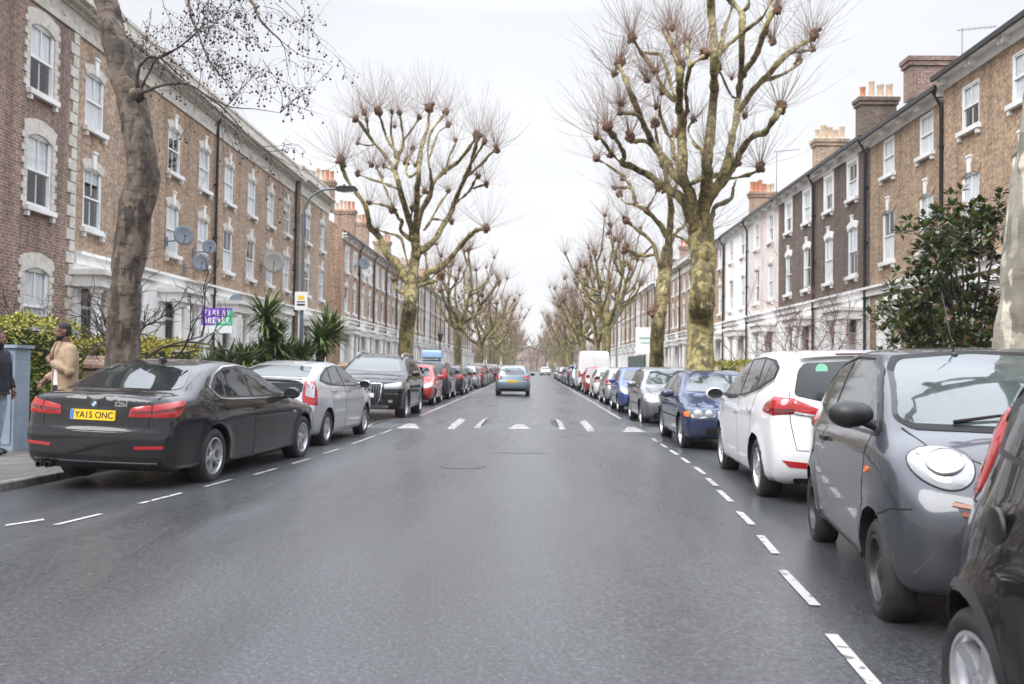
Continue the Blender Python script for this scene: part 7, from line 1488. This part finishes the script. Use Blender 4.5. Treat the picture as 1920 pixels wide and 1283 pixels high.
# satellite dishes on the left-hand terrace
def dish(label, px, py, Y, r_, mat, az=.7, off=.55):
    p = at(px, py, Y); xw = -12.0; p = Vector((xw + off, Y, p.z)); t = empty('satellite_dish', p); tag(t, label, 'satellite dish', 'satellite dishes on the terrace fronts'); d = Vector((math.sin(az), -math.cos(az), .35)).normalized(); X = basis((0, 0, 0), Vector((0, 0, 1)).cross(d), (0, 0, 1)); 
    q = MB(); q.lathe([(.001, 0), (r_ * .35, r_ * .02), (r_ * .7, r_ * .09), (r_, r_ * .19), (r_ * 1.0, r_ * .21), (r_ * .7, r_ * .12), (r_ * .35, r_ * .05), (.001, r_ * .025)], 26); o = q.build('bowl', mat, t, smooth=True); o.matrix_local = X
    q = MB(); tip = d * r_ * .95 - Vector((0, 0, r_ * .35)); q.tube([-Vector((0, 0, r_)) * .9, tip], .014, 6); q.tube([tip - d * .1, tip + d * .02], .035, 8); q.build('arm', M['lead'], t, angle=40)
    q = MB(); q.tube([-d * .03, -d * .10 - Vector((0, 0, .12)), (-off, 0, -.2)], .024, 8); q.box(-off + .003, -off + .03, -.1, .1, -.35, -.05); q.build('bracket', M['lead'], t, angle=40)
M['dishgrey'] = plain('dish_grey', (.22, .25, .29), .5); M['dishmesh'] = noisy('mesh_dish', (.32, .31, .28), (.46, .45, .40), 60, .6)
dish('dark satellite dish just right of the leaning trunk, the highest one', 285, 441, 29.6, .33, M['dishgrey'])
dish('small blue-grey dish above the estate agent board', 370, 463, 32.0, .26, M['dishgrey']); dish('blue-grey dish hanging lower, over the tangled shrub', 347, 492, 31.2, .30, M['dishgrey']); dish('large pale mesh dish above the tallest yucca', 492, 492, 40.0, .48, M['dishmesh'], .35)
dish('small dish low down, behind the right end of the board', 436, 565, 35.0, .27, M['dishgrey'])
dish('white round dish on the first orange brick house', 673, 510, 62.5, .42, plain('dish_white', (.72, .72, .70), .5)); dish('grey dish on the orange brick house, above a white one', 668, 494, 61.3, .40, M['dishgrey'])
# rooftop aerials
for lab, px, py, Y, h in (('thin television aerial on the roof of the yellow-brown brick house', 1804, 118, 29.5, 1.3), ('thin television aerial beside the chimney of the dark brick houses', 1456, 330, 44, 1.4)):
    p = at(px, py, Y); t = empty('tv_aerial', (p.x, p.y, p.z - .2)); tag(t, lab, 'aerial', 'rooftop aerials'); q = MB(); q.tube([(0, 0, -1.2), (0, 0, h)], .018, 6); q.tube([(-.15, 0, h - .05), (1.1, 0, h + .08)], .012, 5)
    q.build('mast', M['lead'], t, smooth=True); e_ = MB()
    for k in range(7): x_ = -.05 + k * .17; e_.tube([(x_, -.22, h - .03 + x_ * .1), (x_, .22, h - .03 + x_ * .1)], .006, 4)
    e_.build('rods', M['lead'], t)
# ---------------------------------------------------------------- two men on the pavement
def remeshed(mb, name, mat, parent, vox=.011, smooth=3):
    o = mb.build(name, mat, None); m = o.modifiers.new('r', 'REMESH'); m.mode = 'VOXEL'; m.voxel_size = vox; s = o.modifiers.new('s', 'SMOOTH'); s.factor = .5; s.iterations = smooth
    dg = bpy.context.evaluated_depsgraph_get(); me = bpy.data.meshes.new_from_object(o.evaluated_get(dg)); me.name = name; old = o.data; o.modifiers.clear(); o.data = me; bpy.data.meshes.remove(old)
    me.polygons.foreach_set('use_smooth', [True] * len(me.polygons)); o.parent = parent; return o
def etube(m, pts, rad, n=14):
    """tube of elliptical sections lying level: rad = (front-back, side-side)"""
    vs = []
    for p, (a, b) in zip(pts, rad): vs += [(p[0] + a * math.cos(2 * math.pi * j / n), p[1] + b * math.sin(2 * math.pi * j / n), p[2]) for j in range(n)]
    k = len(pts); m.add(vs, [(i * n + j, i * n + (j + 1) % n, (i + 1) * n + (j + 1) % n, (i + 1) * n + j) for i in range(k - 1) for j in range(n)] + [tuple(range(n))[::-1], tuple((k - 1) * n + j for j in range(n))])
def hand(m, wrist, d, up, curl=.5):
    d, up = Vector(d).normalized(), Vector(up); s = d.cross(up).normalized(); up = s.cross(d); w_ = Vector(wrist)
    m.tube([w_ - d * .02, w_ + d * .04, w_ + d * .085], [.026, .036, .034], 8)
    m.ball(w_ + d * .05, .034, 8, 6, 0, (1, 1, 1))
    for i, l in enumerate((.068, .078, .072, .056)):
        b = w_ + d * .085 + s * (.030 - .02 * i); d1 = (d - up * curl * .7).normalized(); d2 = (d - up * curl * 2.2).normalized(); m.tube([b, b + d1 * l * .5, b + d1 * l * .5 + d2 * l * .5], [.0105, .0098, .008], 6)
    b = w_ + d * .03 + s * .033; e = (d * .6 + s * .8 - up * .3).normalized(); m.tube([b, b + e * .035, b + e * .035 + (e * .4 + d * .8).normalized() * .032], [.013, .0115, .009], 6)
def head(m, c, yaw):
    X = Matrix.Translation(c) @ Matrix.Rotation(yaw, 4, 'Z'); q = MB()
    q.ball((-.012, 0, .035), 1, 18, 14, sc=(.098, .077, .092)); q.ball((.018, 0, -.035), 1, 16, 12, sc=(.074, .062, .085)); q.ball((.052, 0, -.088), .030, sc=(1, 1.15, .8))
    q.tube([(.088, 0, .012), (.108, 0, -.022), (.098, 0, -.032)], [.011, .017, .012], 8); q.ball((.083, 0, .028), .02, sc=(.7, 2.1, .5))
    for s in (-1, 1): q.ball((.092, s * .016, -.03), .011); q.ball((-.008, s * .079, -.002), .026, sc=(.8, .4, 1.25))
    q.ball((.084, 0, -.058), .016, sc=(.8, 1.6, .45)); q.ball((.083, 0, -.069), .016, sc=(.8, 1.5, .5))
    m.add([X @ Vector(p) for p in q.v], q.f); return X
def man(label, loc, rz, skin, coat, trouser, shirt, H, pose, hair, coat_len, beard=True, open_=True):
    r = empty('person', loc, rz); tag(r, label, 'person'); r.scale = (H / 1.8,) * 3
    b = MB(); hc = Vector((.045, 0, 1.665)); X = head(b, hc, pose['yaw'])
    b.tube([(0, 0, 1.42), (.012, 0, 1.5), (.03, 0, 1.6)], [.075, .062, .058], 12)
    etube(b, [(0, 0, .9), (0, 0, 1.0), (.0, 0, 1.12), (.0, 0, 1.3), (-.005, 0, 1.42), (0, 0, 1.48)], [(.11, .16), (.115, .155), (.11, .15), (.12, .17), (.1, .17), (.06, .09)])
    for s, nm in ((1, 'L'), (-1, 'R')):
        sh, el, wr = Vector((-.01, s * .185, 1.43)), Vector(pose['e' + nm]), Vector(pose['w' + nm]); b.tube([sh, el, wr], [.05, .04, .026], 8); hand(b, wr, pose['h' + nm], pose['u' + nm], .6)
        fx = pose.get('f' + nm, 0); b.tube([(0, s * .09, .92), (fx * .5 + .02, s * .1, .5), (fx, s * .11, .08)], [.075, .052, .04], 10)
    remeshed(b, 'body', skin, r, .0085, 2)
    hr = MB(); hr.ball((-.016, 0, .052), 1, 18, 14, sc=(.098, .0795, .083)); hr.ball((-.05, 0, .01), 1, 14, 10, sc=(.062, .078, .08))
    hr.v = [tuple(Vector(p)) for p in hr.v]; h2 = MB(); h2.add([X @ Vector((min(p[0], .066), p[1], max(p[2], -.05))) for p in hr.v], hr.f); remeshed(h2, 'hair', hair, r, .009, 2)
    if beard: bd = MB(); bd.add([X @ Vector(p) for p in (lambda q: (q.ball((.020, 0, -.052), 1, 14, 10, sc=(.0755, .0635, .075)), q.ball((.052, 0, -.09), .034, sc=(1, 1.1, .8)), q)[2])(MB()).v], (lambda q: (q.ball((.020, 0, -.052), 1, 14, 10, sc=(.0755, .0635, .075)), q.ball((.052, 0, -.09), .034, sc=(1, 1.1, .8)), q)[2])(MB()).f); bd.v = [tuple((X @ Vector((min((X.inverted() @ Vector(p)).x, .079), (X.inverted() @ Vector(p)).y, min((X.inverted() @ Vector(p)).z, -.048)))) ) for p in bd.v]; remeshed(bd, 'beard', hair, r, .008, 1)
    for s in (-1, 1):
        e = MB(); e.ball(X @ Vector((.0795, s * .03, .012)), .0105, 8, 6); e.build('eye', plain('eye_white', (.30, .27, .25), .3), r, smooth=True); e = MB(); e.ball(X @ Vector((.0865, s * .03, .012)), .0055, 8, 6); e.build('iris', M['ink'], r, smooth=True)
    st = MB(); etube(st, [(.0, 0, .86), (0, 0, 1.0), (.0, 0, 1.15), (.0, 0, 1.3), (0, 0, 1.42), (.01, 0, 1.5), (.012, 0, 1.53)], [(.135, .18), (.135, .172), (.13, .17), (.138, .185), (.11, .18), (.075, .085), (.068, .07)]); remeshed(st, 'shirt', shirt, r, .012)
    c = MB(); n = 30; lv = [(coat_len, .185, .225, 0), (.9, .17, .215, 0), (1.05, .158, .20, .0), (1.2, .158, .205, 0), (1.33, .158, .222, 0), (1.43, .128, .205, -.005), (1.485, .095, .125, -.005), (1.53, .085, .092, .0)]
    gap = [(1.15 if open_ else .0) * g for g in (.62, .55, .45, .42, .36, .30, .42, .6)]
    outer = []
    for (z, a, b_, dx), g in zip(lv, gap):
        outer.append([(dx + a * math.cos(g + (2 * math.pi - 2 * g) * j / n), b_ * math.sin(g + (2 * math.pi - 2 * g) * j / n), z) for j in range(n + 1)])
    th = .030; V = []; 
    for row in outer: V += row
    for row in outer: V += [(p[0] * (1 - th / .17), p[1] * (1 - th / .2), p[2]) for p in row]
    k = n + 1; L = len(lv); o2 = L * k; F = []
    for i in range(L - 1):
        for j in range(n): F += [(i * k + j, i * k + j + 1, (i + 1) * k + j + 1, (i + 1) * k + j), (o2 + i * k + j, o2 + (i + 1) * k + j, o2 + (i + 1) * k + j + 1, o2 + i * k + j + 1)]
        for j in (0, n): F.append((i * k + j, (i + 1) * k + j, o2 + (i + 1) * k + j, o2 + i * k + j))
    for i in (0, L - 1):
        for j in range(n): F.append((i * k + j, i * k + j + 1, o2 + i * k + j + 1, o2 + i * k + j))
    c.add(V, F)
    for s, nm in ((1, 'L'), (-1, 'R')):
        sh, el, wr = Vector((-.005, s * .175, 1.425)), Vector(pose['e' + nm]), Vector(pose['w' + nm]); cuff = wr.lerp(el, .12); c.tube([sh + Vector((0, -s * .06, .02)), sh, sh.lerp(el, .5), el, el.lerp(cuff, .5), cuff], [.06, .083, .078, .066, .062, .05], 12); c.ball(el, .068, 10, 8); c.ball(sh, .08, 10, 8)
    if open_:
        for s in (1, -1): c.tube([(.09, s * .05, 1.54), (.135, s * .075, 1.42), (.168, s * .075, 1.25)], [.02, .03, .012], 8)
    else: c.tube([(.085 * math.cos(t), .08 * math.sin(t), 1.545) for t in np.linspace(0, 6.28, 18)], .022, 8)
    remeshed(c, 'coat', coat, r, .0115, 3)
    t_ = MB(); etube(t_, [(0, 0, .80), (0, 0, .9), (0, 0, 1.0)], [(.12, .17), (.14, .18), (.132, .172)])
    for s, nm in ((1, 'L'), (-1, 'R')): fx = pose.get('f' + nm, 0); t_.tube([(0, s * .085, .92), (.01, s * .09, .75), (fx * .5 + .02, s * .1, .5), (fx * .8 - .005, s * .105, .25), (fx, s * .11, .09), (fx, s * .11, .05)], [.10, .098, .078, .07, .066, .064], 14)
    remeshed(t_, 'trousers', trouser, r, .012, 3)
    for s, nm in ((1, 'L'), (-1, 'R')):
        fx = pose.get('f' + nm, 0); f = MB(); f.ball((fx + .05, s * .115, .045), 1, 14, 10, sc=(.15, .05, .05)); f.ball((fx - .03, s * .11, .07), .05, sc=(1, .9, 1.1)); f.v = [(p[0], p[1], max(p[2], .0)) for p in f.v]; remeshed(f, 'shoe', M['ink'], r, .01, 2)
    return r
cloth = lambda n, a, b, s=40: noisy(n, a, b, s, .9, bump=.15)
skin_ = noisy('dark_skin', (.12, .055, .035), (.17, .08, .052), 8, .5); hair_ = plain('black_hair', (.008, .007, .007), .7)
pm = at(122, 700, 12.5)
tanm = man('man in an open tan coat and white shirt, one hand raised to his chest', (pm.x, 12.5, .06), R_(226), skin_, cloth('tan_wool', (.27, .19, .12), (.36, .26, .17)), cloth('dark_trousers', (.012, .012, .02), (.02, .02, .03)), cloth('white_cotton', (.62, .59, .60), (.72, .69, .70)), 1.86,
    dict(yaw=-.1, eL=(.03, .25, 1.14), wL=(.22, .06, 1.27), hL=(-.05, -.6, .6), uL=(.9, .2, -.1), eR=(.0, -.26, 1.13), wR=(.2, -.17, 1.02), hR=(.7, .3, -.6), uR=(.2, 0, 1), fL=.04, fR=-.04), hair_, .62)
pm2 = at(-9, 700, 12.7)
man('man in a dark navy padded jacket and pale jeans, at the edge of the view', (pm2.x, 12.7, .06), R_(-12), skin_, cloth('navy_nylon', (.010, .012, .02), (.018, .02, .032), 10), cloth('pale_denim', (.26, .32, .40), (.38, .43, .50), 14), cloth('grey_shirt', (.2, .2, .2), (.25, .25, .25)), 1.76,
    dict(yaw=0, eL=(-.05, .29, 1.13), wL=(.08, .26, .92), hL=(.3, -.1, -1), uL=(.2, 1, 0), eR=(.0, -.29, 1.13), wR=(.16, -.22, .96), hR=(.6, .2, -.7), uR=(.2, -1, 0), fL=-.06, fR=.08), hair_, .86, True, False)

# ---------------------------------------------------------------- damp winter air
hz = MB(); hz.box(-160, 160, -60, 470, -1.3, 34); t = bpy.data.materials.new('damp_air'); t.use_nodes = True; n_ = t.node_tree; n_.nodes.clear()
pv = n_.nodes.new('ShaderNodeVolumePrincipled'); pv.inputs['Density'].default_value = .0003; pv.inputs['Color'].default_value = (.97, .98, 1, 1); o_ = n_.nodes.new('ShaderNodeOutputMaterial'); n_.links.new(pv.outputs[0], o_.inputs['Volume'])
tag(hz.build('haze', t), 'thin pale damp air over the whole street', 'haze', kind='stuff')
SC.cycles.volume_bounces = 0
